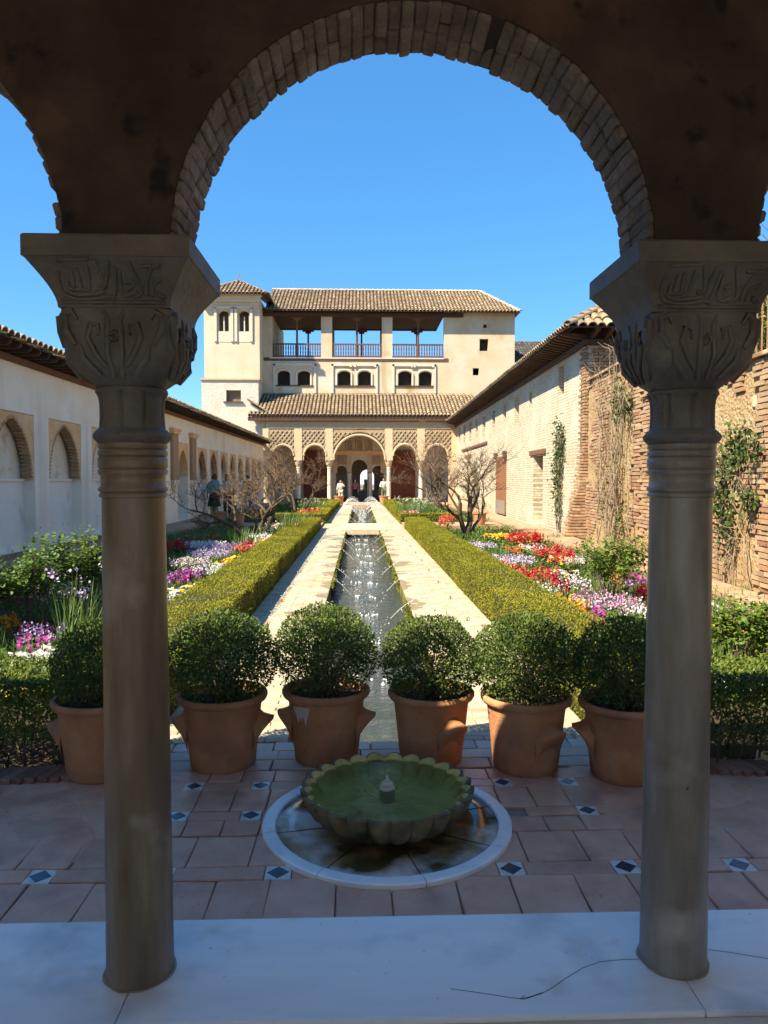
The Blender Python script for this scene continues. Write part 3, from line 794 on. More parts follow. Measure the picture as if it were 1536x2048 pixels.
def ball_mesh(seed, rx, rz, n, hollow=.0):
    rs = np.random.RandomState(seed)
    d = unit(rs.normal(size=(n*2, 3))); d = d[d[:, 2] > -.82][:n]; n = len(d)
    lump = np.array([noise.noise((p[0]*2.3+seed, p[1]*2.3, p[2]*2.3)) for p in d])
    rad = (1+.10*lump)*(1-.55*rs.random_sample(n)**1.7)
    # thin out the lower part so that the stems show
    keep = rs.random_sample(n) < np.clip(.70+.75*(d[:, 2]+.55), .5, 1)
    d = d[keep]; rad = rad[keep]; n = len(d)
    gap = np.array([noise.noise((a[0]*4.5+seed*3, a[1]*4.5, a[2]*4.5)) for a in d]); kp = (gap > -.42+hollow*(1-d[:, 2])) | (rs.random_sample(n) < .25)
    d = d[kp]; rad = rad[kp]; n = len(d)
    p = d*rad[:, None]*np.array([rx, rx, rz]); p[:, 2] += rz*.86
    dr = unit(d*.7+rs.normal(scale=.65, size=(n, 3))+np.array([0, 0, .35]))
    V, Fq = leaf_arrays(p, dr, rs.uniform(.012, .023, n), .62)
    k = 40; e = unit(rs.normal(size=(k, 3))+np.array([0, 0, .5])); P2 = []; D2 = []   # stray shoots
    for q in range(k):
        for j in range(8): P2.append(e[q]*np.array([rx, rx, rz])*(.95+.022*j)+np.array([0, 0, rz*.86])+rs.normal(scale=.004, size=3)); D2.append(e[q]+rs.normal(scale=.7, size=3))
    V2, F2 = leaf_arrays(np.array(P2), unit(np.array(D2)), rs.uniform(.012, .02, len(P2)), .6); V, Fq = join_arrays([(V, Fq), (V2, F2)])
    return np_mesh('boxwood_foliage', V, Fq, 4)
def stems_mesh(seed, rx, rz):
    rs = random.Random(seed); mb = MB()
    for i in range(46):
        a = rs.uniform(0, 6.28); q = rs.uniform(.25, .9); el = rs.uniform(.25, 1.3)
        tip = Vector((math.cos(a)*rx*q*math.cos(el*.6), math.sin(a)*rx*q*math.cos(el*.6), rz*(.5+1.0*math.sin(el)*q)))
        b = Vector((rs.gauss(0, .03), rs.gauss(0, .03), -.02)); m_ = b.lerp(tip, .5)+Vector((rs.gauss(0, .015), rs.gauss(0, .015), .03))
        mb.tube([b, m_, tip], [.006, .004, .0015], 4, False)
    return mb.mesh('boxwood_stems')
BALLS = [(ball_mesh(s, .295, .270, 15500, g), stems_mesh(s, .295, .27)) for s, g in ((3, .10), (8, .22), (21, .18), (34, .02), (45, .05), (52, .12))]
POTS = [  # x, y, size, handle turn, ball variant, ball scale, label
    (-1.42, 4.06, 1.02, 178, 5, (.84, .84, .90), 'potted boxwood ball mostly hidden behind the left column'),
    (-.775, 4.15, 1.0, 180, 0, (1.02, 1.02, 1.0), 'potted boxwood ball just right of the left column, handles touching its neighbour'),
    (-.195, 4.22, 1.0, 172, 1, (1.0, 1.0, 1.03), 'potted boxwood ball left of the fountain jet with a pale patch on its pot'),
    (.405, 4.18, .98, -58, 2, (.98, .98, .95), 'potted boxwood ball right of the fountain jet with its lug handle facing forward'),
    (.925, 4.06, 1.0, -62, 3, (1.03, 1.0, .98), 'potted boxwood ball whose pot is struck by a slanting patch of sun'),
    (1.44, 3.93, 1.0, 176, 4, (.92, .92, .98), 'potted boxwood ball against the right column'),
]
for x, y, s, hz, bv, bs, lab in POTS:
    t = thing('potted_boxwood', (x, y, -.003), lab, 'potted shrub', 'row of potted boxwood balls')
    t.scale = (s, s, s)
    p = link('pot', POT_M, M_CLAY, t, local=True); sharpen(p, 45)
    for a in (0, 180):
        h = link('handle', LUG_M, M_CLAY, p, local=True); h.rotation_euler = (0, 0, R(hz+a))
    link('soil', SOIL_M, M_SOIL, p, local=True)
    if 'pale patch' in lab:                        # lime scale below the rim
        mb = MB(); n = 12
        for i in range(n+1):
            a_ = R(-146+34*i/n); zt_ = .352-.004*math.sin(i*1.7); zb2 = .352-(.075+.018*math.sin(i*2.3)+.012*math.sin(i*5.1))*min(1, i/2, (n-i)/2)-.002
            for z_ in (zt_, (zt_+zb2)/2, zb2): r_ = .2155-(.34-z_)*.115+.0022; mb.v.append((r_*math.cos(a_), r_*math.sin(a_), z_))
        for i in range(n):
            for j in range(2): mb.f.append((i*3+j, i*3+j+1, i*3+4+j, i*3+3+j))
        mb.build('lime_patch', mat('lime_scale', [(.52,.42,.34), (.64,.55,.47)], 30, .95), p, local=True)
    b = link('foliage', BALLS[bv][0], M_BOX_LEAF, t, local=True); b.location = (0, 0, .365); b.scale = bs; b.rotation_euler = (0, 0, rng.uniform(0, 6))
    b2 = link('stems', BALLS[bv][1], M_TWIG, t, local=True); b2.location = (0, 0, .37); b2.scale = bs
# ================================================================== ground, channel, walks, beds
M_GROUND = mat('dry_ground', [(.16,.12,.075), (.24,.18,.11), (.12,.12,.05)], .05, .98, .3, 3)
M_WALK = mat('walk_brick', [(.35,.285,.195), (.43,.36,.26), (.48,.42,.31)], 5, .85, .35, 60, rnd=.17, stain=[((.40,.27,.13), .9, .60, .74), ((.36,.31,.25), 7, .62, .75)])
M_WET = mat('wet_brick', [(.23,.165,.085), (.31,.235,.135)], 5, .4, .3, 50, spec=.5)
M_CHWALL = mat('channel_wall', [(.11,.085,.035), (.20,.17,.055), (.26,.22,.12)], 6, .8, .5, 40, stain=((.06,.075,.012), 5, .45, .6))
M_MOSS = mat('moss', [(.06,.075,.010), (.14,.15,.018), (.20,.19,.03)], 9, .95, .6, 60, rnd=.3, trans=.15)
M_PLAT = mat('path_tile', [(.33,.195,.12), (.41,.255,.165), (.46,.31,.215)], 4, .85, .25, 40, rnd=.12, stain=((.33,.23,.17), 2, .55, .75))
M_PLATEDGE = mat('path_edge_brick', [(.24,.14,.085), (.38,.25,.16)], 10, .9, .5, 40, rnd=.22)

def terrain():
    xs = np.concatenate([np.linspace(-6000, -60, 16), np.linspace(-40, 40, 21), np.linspace(60, 6000, 16)])
    ys = np.concatenate([np.linspace(-6000, -40, 10), np.linspace(-20, 62, 12), np.array([66, 72, 80, 100, 140, 200, 320, 500, 800, 1300, 2200, 4000, 7500])])
    V = []
    for y in ys:
        for x in xs:
            z = -.70
            if y > 62: z -= 42*min(1, (y-62)/240)**.8 + 0
            if y > 1200: z += 3*noise.noise((x*.002, y*.002, 0))
            V.append((x, y, z))
    n = len(xs); F_ = [(j*n+i, j*n+i+1, j*n+n+i+1, j*n+n+i) for j in range(len(ys)-1) for i in range(n-1)]
    me = bpy.data.meshes.new('ground'); me.from_pydata(V, [], F_); o = link('ground', me, M_GROUND); o['kind'] = 'structure'
terrain()
CX0, CX1 = -.445, .625; WXL, WXR = -1.292, 1.475
Y0, YX0, YX1, YE = 4.47, 23.2, 26.4, 47.0
# channel floor and water
mb = MB(); mb.box(CX0-.12, CX1+.12, Y0, YE+.6, -.66, -.60); mb.build('channel_bed', M_CHWALL)['kind'] = 'structure'
mb = MB(); nx, ny = 10, 420
for j in range(ny+1):
    y = Y0+.01+(YE+.4-Y0-.02)*j/ny
    for i in range(nx+1):
        x = CX0+.002+(CX1-CX0-.004)*i/nx
        mb.v.append((x, y, -.20+.006*noise.noise((x*3.1, y*2.6, 0))+.004*noise.noise((x*7, y*7, 4))))
for j in range(ny):
    for i in range(nx): a = j*(nx+1)+i; mb.f.append((a, a+1, a+nx+2, a+nx+1))
w_ = mb.build('channel_water', M_CHANWATER, smooth=True, fix=False); w_['kind'] = 'structure'
for nm, x0, x1 in (('channel_wall_left', CX0-.13, CX0), ('channel_wall_right', CX1, CX1+.13)):
    mb = MB(); mb.box(x0, x1, Y0, YE+.6, -.64, -.016); o = mb.build(nm, M_CHWALL); o['kind'] = 'structure'
    pos = []; dr = []                              # moss hanging along the rim
    for k in range(13000):
        y = Y0+(YE-Y0)*(nrs.random_sample()**1.6); f = noise.noise((y*.8, x0*9, 0))
        if f < -.16: continue
        side = 1 if x0 < 0 else -1; xx = (x1 if x0 < 0 else x0)
        pos.append((xx+side*rng.uniform(-.02, .02), y, -.004-abs(rng.gauss(0, .07)))); dr.append((side*.7, rng.gauss(0, .6), rng.gauss(.1, .6)))
    V, Fq = leaf_arrays(np.array(pos), unit(dr), nrs.uniform(.025, .05, len(pos)), .8)
    l = link('moss', np_mesh('moss', V, Fq, 4), M_MOSS, o); l['kind'] = 'stuff'
mb = MB(); mb.box(CX0, CX1, Y0-.10, Y0+.02, -.64, -.02); mb.build('channel_head', M_CHWALL)['kind'] = 'structure'
# brick walks
def walk(name, x0, x1, rows, limit):
    o = thing(name, ((x0+x1)/2, (Y0+YE)/2, 0), kind='structure')
    mb = MB(); mb.box(x0, x1, Y0+.001, YE+.6, -.30, -.010); mb.build('mortar_bed', M_GROUT, o)
    it = []; y = Y0+.004; j = 0
    while y < YE+.5:
        dy = .078 if y < 26 else .16
        w = (x1-x0); off = (.0 if j % 2 else .5)
        nb = 3; bl = w/nb; x = x0 - off*bl
        while x < x1-.01:
            a = max(x, x0); b = min(x+bl, x1)
            if b-a > .04: it.append((Vector(((a+b)/2, y+dy/2, -.014+rng.uniform(-.0018, .0018))), (round(b-a-.006, 3), dy-.006, .03), rng.uniform(-.006, .006)))
            x += bl
        y += dy; j += 1
    pieces(o, 'brick', it, M_WALK, limit=limit, bev=.004, jit=.002, nvar=2)
    inner = x1 if abs(x1) < abs(x0) or x1 < 0 else x0
    return o
wl = walk('walk_left', WXL, CX0-.002, 0, 300); wr = walk('walk_right', CX1+.002, WXR, 0, 300)
def blob(mb, c, rx, ry, z, seed, n=22):
    vs = [(c[0], c[1], z)]
    for k in range(n):
        a = 2*math.pi*k/n; f = 1+.35*noise.noise((math.cos(a)*1.3+seed, math.sin(a)*1.3, seed*.7))+.15*noise.noise((math.cos(a)*4+seed, math.sin(a)*4, 0))
        vs.append((c[0]+rx*f*math.cos(a), c[1]+ry*f*math.sin(a), z))
    mb.add(vs, [(0, 1+k, 1+(k+1) % n) for k in range(n)])
for o, xe, sg in ((wl, CX0, -1), (wr, CX1, 1)):
    y = 8.3 if sg < 0 else 7.6; k = 0
    while y < 22:
        mb = MB(); w = rng.uniform(.12, .34); 
        pts = []
        n = 26; ln = rng.uniform(.45, 1.2)
        for i in range(n+1):
            f = i/n; pts.append((xe+sg*(.004+w*(math.sin(math.pi*f)**.7)*(1+.75*noise.noise((f*5, y, 0))+.3*noise.noise((f*13, y, 5)))), y+ln*f))
        vs = [(xe+sg*.003, p[1], .0028) for p in pts]+[(p[0], p[1], .0028) for p in pts]
        mb.add(vs, [(i, i+1, n+2+i, n+1+i) for i in range(n)])
        mb.build('wet_patch', M_WET, o); y += ln+rng.uniform(.2, .8); k += 1
# crossing
cr = thing('cross_path', (.1, 24.8, 0), kind='structure')
mb = MB(); mb.box(CX0-.2, CX1+.2, YX0, YX1, -.12, .055); bevel_obj(mb.build('bridge_slab', mat('bridge_stone', [(.50,.37,.25),(.60,.47,.34)], 5, .85, .3, 40), cr), .01)
for x0, x1 in ((-5.2, WXL-.02), (WXR+.02, 4.9)):
    mb = MB(); mb.box(x0, x1, 24.6, 26.6, -.3, .08); mb.build('paving', M_PLAT, cr)
mb = MB(); mb.box(-5.2, 4.9, 46.9, 49.0, -.3, .02); mb.build('paving', M_PLAT, cr)
# soil of the four beds
for i, (x0, x1, y0, y1) in enumerate(((-5.2, WXL-.3, 4.2, 24.6), (WXR+.3, 4.95, 4.2, 24.6), (-5.2, WXL-.3, 26.6, 47), (WXR+.3, 4.95, 26.6, 47))):
    n = 30; mb = MB()
    for j in range(n+1):
        for k in range(n+1):
            x = x0+(x1-x0)*k/n; y = y0+(y1-y0)*j/n; mb.v.append((x, y, -.06+.05*noise.noise((x*1.3, y*1.3, 0))))
    for j in range(n):
        for k in range(n): a = j*(n+1)+k; mb.f.append((a, a+1, a+n+2, a+n+1))
    o = mb.build('flower_bed', M_SOIL, smooth=True); o['kind'] = 'structure'
# raised side paths
def side_path(name, pin, pout, z, sg):
    """pin/pout: inner and outer edge lines ((x,y),(x,y))"""
    o = thing(name, (pin[0][0], pin[0][1], 0), kind='structure')
    (ax_, ay_), (bx_, by_) = pin; (cx_, cy_), (dx_, dy_) = pout
    mb = MB(); e = sg*.14
    mb.add([(ax_+e,ay_,-.5),(bx_+e,by_,-.5),(dx_,dy_,-.5),(cx_,cy_,-.5),(ax_+e,ay_,z-.012),(bx_+e,by_,z-.012),(dx_,dy_,z-.012),(cx_,cy_,z-.012)],
           [(0,1,2,3),(4,5,6,7),(0,1,5,4),(1,2,6,5),(2,3,7,6),(3,0,4,7)])
    mb.build('mortar_bed', M_GROUT, o)
    L_ = math.hypot(bx_-ax_, by_-ay_); it = []; n = int(L_/.075); ang = math.atan2(bx_-ax_, by_-ay_)
    for i in range(n):                             # soldier course facing the bed
        f = (i+.5)/n; it.append((Vector((ax_+(bx_-ax_)*f+sg*.07, ay_+(by_-ay_)*f, z-.122+rng.uniform(-.004, .004))), (.135, .066, .25), -ang))
    pieces(o, 'brick', it, M_PLATEDGE, limit=260, bev=.006, jit=.004)
    it = []; T = .30
    for j in range(int(L_/T)):
        f = (j+.5)*T/L_; xi = ax_+(bx_-ax_)*f+e; xo = cx_+(dx_-cx_)*f; y = ay_+(by_-ay_)*f
        w = abs(xo-xi); nb = max(1, round(w/T)); ww = (xo-xi)/nb
        for k in range(nb): it.append((Vector((xi+(k+.5)*ww, y, z-.014+rng.uniform(-.002, .002))), (round(abs(ww), 2)-.006, T-.006, .03), -ang))
    pieces(o, 'tile', it, M_PLAT, limit=300, bev=.003, jit=.003, nvar=2)
    return o
LW = ((-6.76, 3.0), (-6.40, 49.5))
side_path('path_left', ((-5.28, 4.0), (-5.05, 49)), ((-6.75, 4.0), (-6.41, 49)), .10, -1)
side_path('path_right', ((4.62, 4.0), (5.02, 49)), ((5.1, 4.0), (6.6, 49)), .10, 1)

# ------------------------------------------------------------------ clipped hedges
def hedge(label, x0, x1, y0, y1, h, dens, lsize, sparse=False, skew=(0, 0), group='clipped hedges along the channel', cat='hedge', seed=1):
    t = thing('hedge', ((x0+x1)/2, (y0+y1)/2, 0), label, cat, group)
    rs = np.random.RandomState(seed)
    z0 = -.04
    yy = lambda x, y: y + skew[0]*(x-x0)
    if not sparse:
        mb = MB(); nx = max(2, int((x1-x0)/.12)); ny = max(2, int((y1-y0)/.12))
        i_ = .022
        for j in range(ny+1):
            for k in range(nx+1):
                x = x0+i_+(x1-x0-2*i_)*k/nx; y = y0+i_+(y1-y0-2*i_)*j/ny
                mb.v.append((x, yy(x, y), h-.02+.012*noise.noise((x*2, y*2, 0))))
        for j in range(ny):
            for k in range(nx): a = j*(nx+1)+k; mb.f.append((a, a+1, a+nx+2, a+nx+1))
        for (a, b) in (((x0+i_, y0+i_), (x1-i_, y0+i_)), ((x1-i_, y0+i_), (x1-i_, y1-i_)), ((x1-i_, y1-i_), (x0+i_, y1-i_)), ((x0+i_, y1-i_), (x0+i_, y0+i_))):
            mb.add([(a[0], yy(*a), z0), (b[0], yy(*b), z0), (b[0], yy(*b), h-.02), (a[0], yy(*a), h-.02)], [(0, 1, 2, 3)])
        mb.build('branches', M_HEDGE_CORE, t, fix=False)  # one solid dark core fills the hedge behind its leaves
    parts = []
    def scatter(n, gen, nrm):
        p = gen(n); q = np.array([noise.noise((a[0]*2.2, a[1]*2.2, a[2]*2.2))+.7*noise.noise((a[0]*.7, a[1]*.7, seed)) for a in p])
        nr = np.broadcast_to(np.array(nrm, float), p.shape)
        p = p + nr*(rs.uniform(-.028, .012, (n, 1))+q[:, None]*.030)
        d = unit(nr*.35+rs.normal(scale=.55, size=(n, 3))+np.array([0, 0, .12]))
        parts.append(leaf_arrays(p, d, rs.uniform(.65, 1.25, n)*lsize, .6, nrm=nr*1.1))
    A = (x1-x0)*(y1-y0)
    scatter(int(A*dens), lambda n: np.stack([rs.uniform(x0, x1, n), rs.uniform(y0, y1, n), np.full(n, h)], 1), (0, 0, 1))
    lo = z0 if not sparse else h*.35
    for nrm, gen, ar in (((-1, 0, 0), lambda n: np.stack([np.full(n, x0), rs.uniform(y0, y1, n), rs.uniform(lo, h, n)], 1), (y1-y0)*(h-lo)),
                         ((1, 0, 0), lambda n: np.stack([np.full(n, x1), rs.uniform(y0, y1, n), rs.uniform(lo, h, n)], 1), (y1-y0)*(h-lo)),
                         ((0, -1, 0), lambda n: np.stack([rs.uniform(x0, x1, n), np.full(n, y0), rs.uniform(lo, h, n)], 1), (x1-x0)*(h-lo)),
                         ((0, 1, 0), lambda n: np.stack([rs.uniform(x0, x1, n), np.full(n, y1), rs.uniform(lo, h, n)], 1), (x1-x0)*(h-lo))):
        scatter(max(10, int(ar*dens*.8)), gen, nrm)
    if sparse:
        vol = A*h
        n = int(vol*dens*1.9); p = np.stack([rs.uniform(x0, x1, n), rs.uniform(y0, y1, n), h*(1-rs.random_sample(n)**1.25*.92)], 1)
        q = np.array([noise.noise((a[0]*7, a[1]*7, a[2]*7)) for a in p]); kp = q > -.12+(.34*(1-p[:, 2]/h)); p = p[kp]
        parts.append(leaf_arrays(p, unit(rs.normal(size=p.shape)+np.array([0, 0, .6])), rs.uniform(.7, 1.3, len(p))*lsize, .6))
        mb = MB()
        for k in range(int((x1-x0)*(y1-y0)*46)):
            x = rng.uniform(x0+.05, x1-.05); y = rng.uniform(y0+.05, y1-.05)
            b = Vector((x, yy(x, y), -.08)); tip = b+Vector((rng.gauss(0, .10), rng.gauss(0, .10), h*rng.uniform(.7, .98)+.04))
            m1 = b.lerp(tip, .45)+Vector((rng.gauss(0, .03), rng.gauss(0, .03), 0)); mb.tube([b, m1, tip], [.009, .006, .002], 5, False)
            for _ in range(2):
                s_ = b.lerp(tip, rng.uniform(.25, .7)); mb.tube([s_, s_+Vector((rng.gauss(0, .09), rng.gauss(0, .09), rng.uniform(.04, .16)))], [.004, .0015], 4, False)
        mb.build('stems', M_TWIG, t, fix=False)
    V, Fq = join_arrays(parts)
    if skew[0]: V[:, 1] += skew[0]*(V[:, 0]-x0)
    link('foliage', np_mesh('foliage', V, Fq, 4), M_HEDGE_LEAF if not sparse else M_BOX_LEAF2, t)
    return t
M_BOX_LEAF2 = mat('low_hedge_leaf', [(.05,.085,.016), (.11,.155,.024), (.21,.24,.035)], 7, .5, rnd=.3, trans=.25, spec=.3)
HH = .36
hedge('long clipped yellow-green hedge left of the channel walk, near half', -1.97, WXL-.004, 4.75, 24.5, HH, 5200, .020, seed=1)
hedge('long clipped yellow-green hedge right of the channel walk, near half', WXR+.004, 2.14, 4.75, 24.5, HH, 5200, .020, seed=2)
hedge('clipped hedge left of the channel beyond the crossing', -1.95, WXL-.004, 27.0, 46.8, HH, 900, .045, seed=3)
hedge('clipped hedge right of the channel beyond the crossing', WXR+.004, 2.1, 27.0, 46.8, HH, 900, .045, seed=4)
hedge('short cross hedge at the left end of the crossing', -3.6, -1.96, 26.9, 27.7, HH, 900, .045, seed=5)
hedge('short cross hedge at the right end of the crossing', 2.11, 3.7, 26.9, 27.7, HH, 900, .045, seed=6)
hedge('short hedge across the far left bed before the pavilion', -4.2, -1.96, 45.9, 46.7, .42, 700, .05, seed=7)
hedge('short hedge across the far right bed before the pavilion', 2.11, 4.2, 45.9, 46.7, .42, 700, .05, seed=8)
hedge('low shaded hedge at bottom left beside the first pot', -4.6, -1.63, 4.10, 4.72, .46, 9000, .026, True, (.0, 0), 'low hedges bordering the tiled terrace', seed=9)
hedge('low shaded hedge at bottom right beyond the right column', 1.80, 4.5, 3.98, 4.66, .46, 9000, .026, True, (.0, 0), 'low hedges bordering the tiled terrace', seed=10)
# ================================================================== white gallery wall on the left
M_WHITE = mat('lime_plaster', [(.82,.70,.53), (.88,.78,.61), (.90,.82,.67)], 1.3, .95, .25, 14, streak=((.70,.60,.47), 1.6, .56, .74), stain=[((.72,.63,.51), 1.1, .58, .8), ((.66,.61,.54), 4, .66, .8)])
M_WHITE2 = mat('lime_plaster_low', [(.79,.70,.57), (.84,.77,.65), (.87,.81,.70)], 1.6, .95, .25, 14, stain=[((.50,.45,.38), 1.6, .6, .8), ((.42,.40,.38), 6, .72, .8)])
M_OCHRE = mat('ochre_plaster', [(.68,.37,.15), (.76,.46,.21), (.78,.54,.30)], 3, .95, .3, 30, stain=((.60,.50,.38), 4, .6, .75))
M_NICHE = mat('niche_plaster', [(.70,.53,.34), (.78,.64,.45), (.80,.70,.54)], 3, .95, .3, 20, stain=[((.44,.33,.21), 3, .55, .75)])
M_OBRICK = mat('niche_brick', [(.36,.22,.11), (.48,.31,.17)], 12, .95, .3, 40, rnd=.2)
M_DWOOD = mat('dark_wood', [(.055,.030,.020), (.10,.058,.038)], 8, .8, .3, 40, stretch=(1, 1, 1), rnd=.2)
M_RWOOD = mat('red_wood_plate', [(.14,.065,.04), (.20,.10,.06)], 8, .8, .3, 40)
M_TILE = mat('roof_tile', [(.26,.185,.115), (.36,.27,.175)], 7, .95, .5, 40, rnd=.25,
             rndcols=[(.20,.135,.085), (.34,.245,.15), (.29,.195,.12), (.41,.335,.23), (.19,.15,.11), (.45,.37,.26)], stain=((.13,.115,.09), 4, .58, .75))
A_ = Vector((*LW[0], 0)); B_ = Vector((*LW[1], 0)); al = (B_-A_).normalized(); inn = Vector((-al.y, al.x, 0))   # inn points away from the court
ML = frame(A_, al, inn)
LY = lambda y: (y-A_.y)/al.y                       # wall coordinate of a given y
gal = thing('gallery_wall', (-6.6, 26, 0), 'long white plastered wall with ochre framed niches under a tiled eave', 'wall')
BAYS = [11.12, 13.62, 16.12, 18.62, 21.12, 23.55] + [30.15+2.36*k for k in range(8)]
BW = 1.80; ZT = 3.86; ZP = 2.92; ZSP = 1.62
ops_lo = [(LY(y), LY(y)+BW, .20, ZP, 'flat', None) for y in BAYS] + [(LY(26.95), LY(28.5), .12, 1.75, 'pointed', 1.0)]
ops_hi = []
mb = MB(); wall_band(mb, ML, 0, (B_-A_).length, 0, ZP, ops_lo[:6]+ops_lo[6:], 0, .50, back=False)
wall_band(mb, ML, 0, (B_-A_).length, ZP, ZT, [], 0, .50, back=False)
mb.build('wall', M_WHITE, gal)
VB = brick_mesh((.20, .052, .075), .004, .003, 9); VB.materials.append(M_OBRICK)
for i, y in enumerate(BAYS):
    s0 = LY(y)
    # ochre panel with a pointed opening
    mb = MB(); wall_band(mb, ML, s0+.002, s0+BW-.002, ZSP, ZP-.002, [(s0+.07, s0+BW-.07, ZSP, ZSP, 'pointed', 1.21)], .02, .16, ends=False)
    pn = mb.build('niche_panel', M_OCHRE, gal)
    if y < 33:
        ap = arch_pts(s0+.07, s0+BW-.07, ZSP, 'pointed', 1.21, 40)
        acc = 0
        for (a, za), (b, zb) in zip(ap, ap[1:]):    # reveal bricks, in two per step
            seg = math.hypot(b-a, zb-za); nb = max(1, round(seg/.066))
            for k in range(nb):
                f = (k+.5)/nb; p = ML(a+(b-a)*f, .115, za+(zb-za)*f)
                an = math.atan2(zb-za, b-a)
                o = link('brick', VB, None, pn)
                X = inn; Y = al*math.cos(an)+Vector((0,0,1))*math.sin(an); Z = X.cross(Y)
                m3 = Matrix((X, Y, Z)).transposed(); o.matrix_basis = Matrix.Translation(p) @ m3.to_4x4()
    mb = MB(); mb.add([ML(s0, .27, ZSP-.02), ML(s0+BW, .27, ZSP-.02), ML(s0+BW, .27, ZP), ML(s0, .27, ZP)], [(0,1,2,3)]); mb.build('niche_back', M_NICHE, gal)
    mb = MB(); mb.add([ML(s0, .23, .20), ML(s0+BW, .23, .20), ML(s0+BW, .23, ZSP), ML(s0, .23, ZSP), ML(s0, .28, ZSP), ML(s0+BW, .28, ZSP)], [(0,1,2,3), (3,2,5,4)])
    mb.build('niche_dado', M_WHITE2, gal)
    mb = MB(); c = (ML(s0, .215, 0)+ML(s0+BW, .215, 0))/2+Vector((0,0,ZSP-.02)); mb.obox(c, al, inn, (0,0,1), BW/2-.004, .03, .022); mb.build('ledge', M_WHITE2, gal)
    mb = MB(); mb.obox(ML(s0+BW/2, .16, .175), al, inn, (0,0,1), BW/2-.003, .09, .02); mb.build('plinth_top', M_PLAT, gal)
    if y < 33:
        n = int(BW/.07)
        for k in range(n):
            o = link('brick', brick_mesh((.062, .12, .10), .005, .003, k % 3), None, gal)
            if not o.data.materials: o.data.materials.append(M_PLATEDGE)
            o.matrix_basis = Matrix.Translation(ML(s0+(k+.5)*BW/n, .05, .148)) @ Matrix.Rotation(math.atan2(al.y, al.x), 4, 'Z')
# doorway between ochre pilasters
mb = MB(); wall_band(mb, ML, LY(26.9), LY(28.55), 1.75, 2.98, [(LY(26.95)+.06, LY(28.5)-.06, 1.75, 1.75, 'pointed', .96)], -.02, .25, ends=True); mb.build('door_panel', M_OCHRE, gal)
mb = MB(); s0 = LY(26.8); mb.add([ML(s0, .46, .1), ML(s0+1.9, .46, .1), ML(s0+1.9, .46, 3.1), ML(s0, .46, 3.1)], [(0,1,2,3)]); mb.build('door_leaf', mat('grey_door', [(.40,.40,.39),(.48,.48,.46)], 5, .7), gal)
for y in (26.35, 29.15):
    s = LY(y); mb = MB()
    mb.obox(ML(s, -.05, 2.42), al, inn, (0,0,1), .36, .06, .82); pl = mb.build('pilaster', M_OBRICK, gal)
    mb = MB(); mb.obox(ML(s, -.07, 3.27), al, inn, (0,0,1), .44, .085, .05); mb.obox(ML(s, -.085, 3.36), al, inn, (0,0,1), .50, .10, .045); mb.build('cornice', M_OCHRE, pl)
    mb = MB(); vs = []
    for z, w, d in ((1.60,.36,.11), (1.45,.34,.10), (1.30,.24,.07), (1.16,.18,.04), (1.12,.20,.05)):
        vs += [ML(s-w, -d, z), ML(s+w, -d, z), ML(s+w, .01, z), ML(s-w, .01, z)]
    mb.add(vs, [(i*4+k, i*4+(k+1) % 4, i*4+4+(k+1) % 4, i*4+4+k) for i in range(4) for k in range(4)]+[(16,17,18,19)]); mb.build('corbel', M_NICHE, pl)
mb = MB(); mb.obox(ML(24, -.03, ZT+.05), al, inn, (0,0,1), 24.0, .07, .055); gal_plate = mb.build('wall_plate', M_RWOOD, gal)
mb = MB(); mb.obox(ML(24, .12, ZT+.24), al, inn, (0,0,1), 24.0, .06, .14); mb.build('eave_infill', M_DWOOD, gal)
# eave: rafters, boards, tiles
n = int(46/.40)
for k in range(n):
    s = .3+k*.40
    mb_key = 'rafter_mesh'
    if mb_key not in _bc:
        m_ = MB(); m_.add([(-.035,.10,-.06),(.035,.10,-.06),(.035,.10,.05),(-.035,.10,.05),(-.035,-.46,-.01),(.035,-.46,-.01),(.035,-.46,.05),(-.035,-.46,.05),(-.035,-.40,-.055),(.035,-.40,-.055)],
                           [(0,1,2,3),(7,6,5,4),(3,2,6,7),(0,8,9,1),(8,4,5,9),(1,9,5,6,2),(0,3,7,4,8)]); _bc[mb_key] = m_.mesh('rafter')
    o = link('rafter', _bc[mb_key], M_DWOOD, gal)
    m3 = Matrix((al, inn, Vector((0,0,1)))).transposed(); o.matrix_basis = Matrix.Translation(ML(s, -.10, ZT+.165)) @ m3.to_4x4()
mb = MB(); vs = [ML(0, -.60, ZT+.222), ML(46.5, -.60, ZT+.222), ML(46.5, 1.9, ZT+1.0), ML(0, 1.9, ZT+1.0)]
mb.add(vs+[v-Vector((0,0,.02)) for v in vs], [(0,1,2,3),(7,6,5,4),(0,1,5,4),(1,2,6,5),(2,3,7,6),(3,0,4,7)]); rfl = mb.build('roof', M_DWOOD, gal)
its = tile_items(ML(0, -.66, ZT+.225), ML(46.5, -.66, ZT+.225), ML(0, 1.8, ZT+.99), ML(46.5, 1.8, ZT+.99), .225, .40, .10)
first = [t for t in its if t[6] == 0]; rest = [t for t in its if t[6] > 0]
for t in first:
    m_ = MB(); tile_geo(m_, t, 6); m_.build('roof_tile', M_TILE, rfl, fix=False)
m_ = MB()
for t in rest: tile_geo(m_, t, 5)
m_.build('upper_tiles', M_TILE, rfl, fix=False)['kind'] = 'stuff'

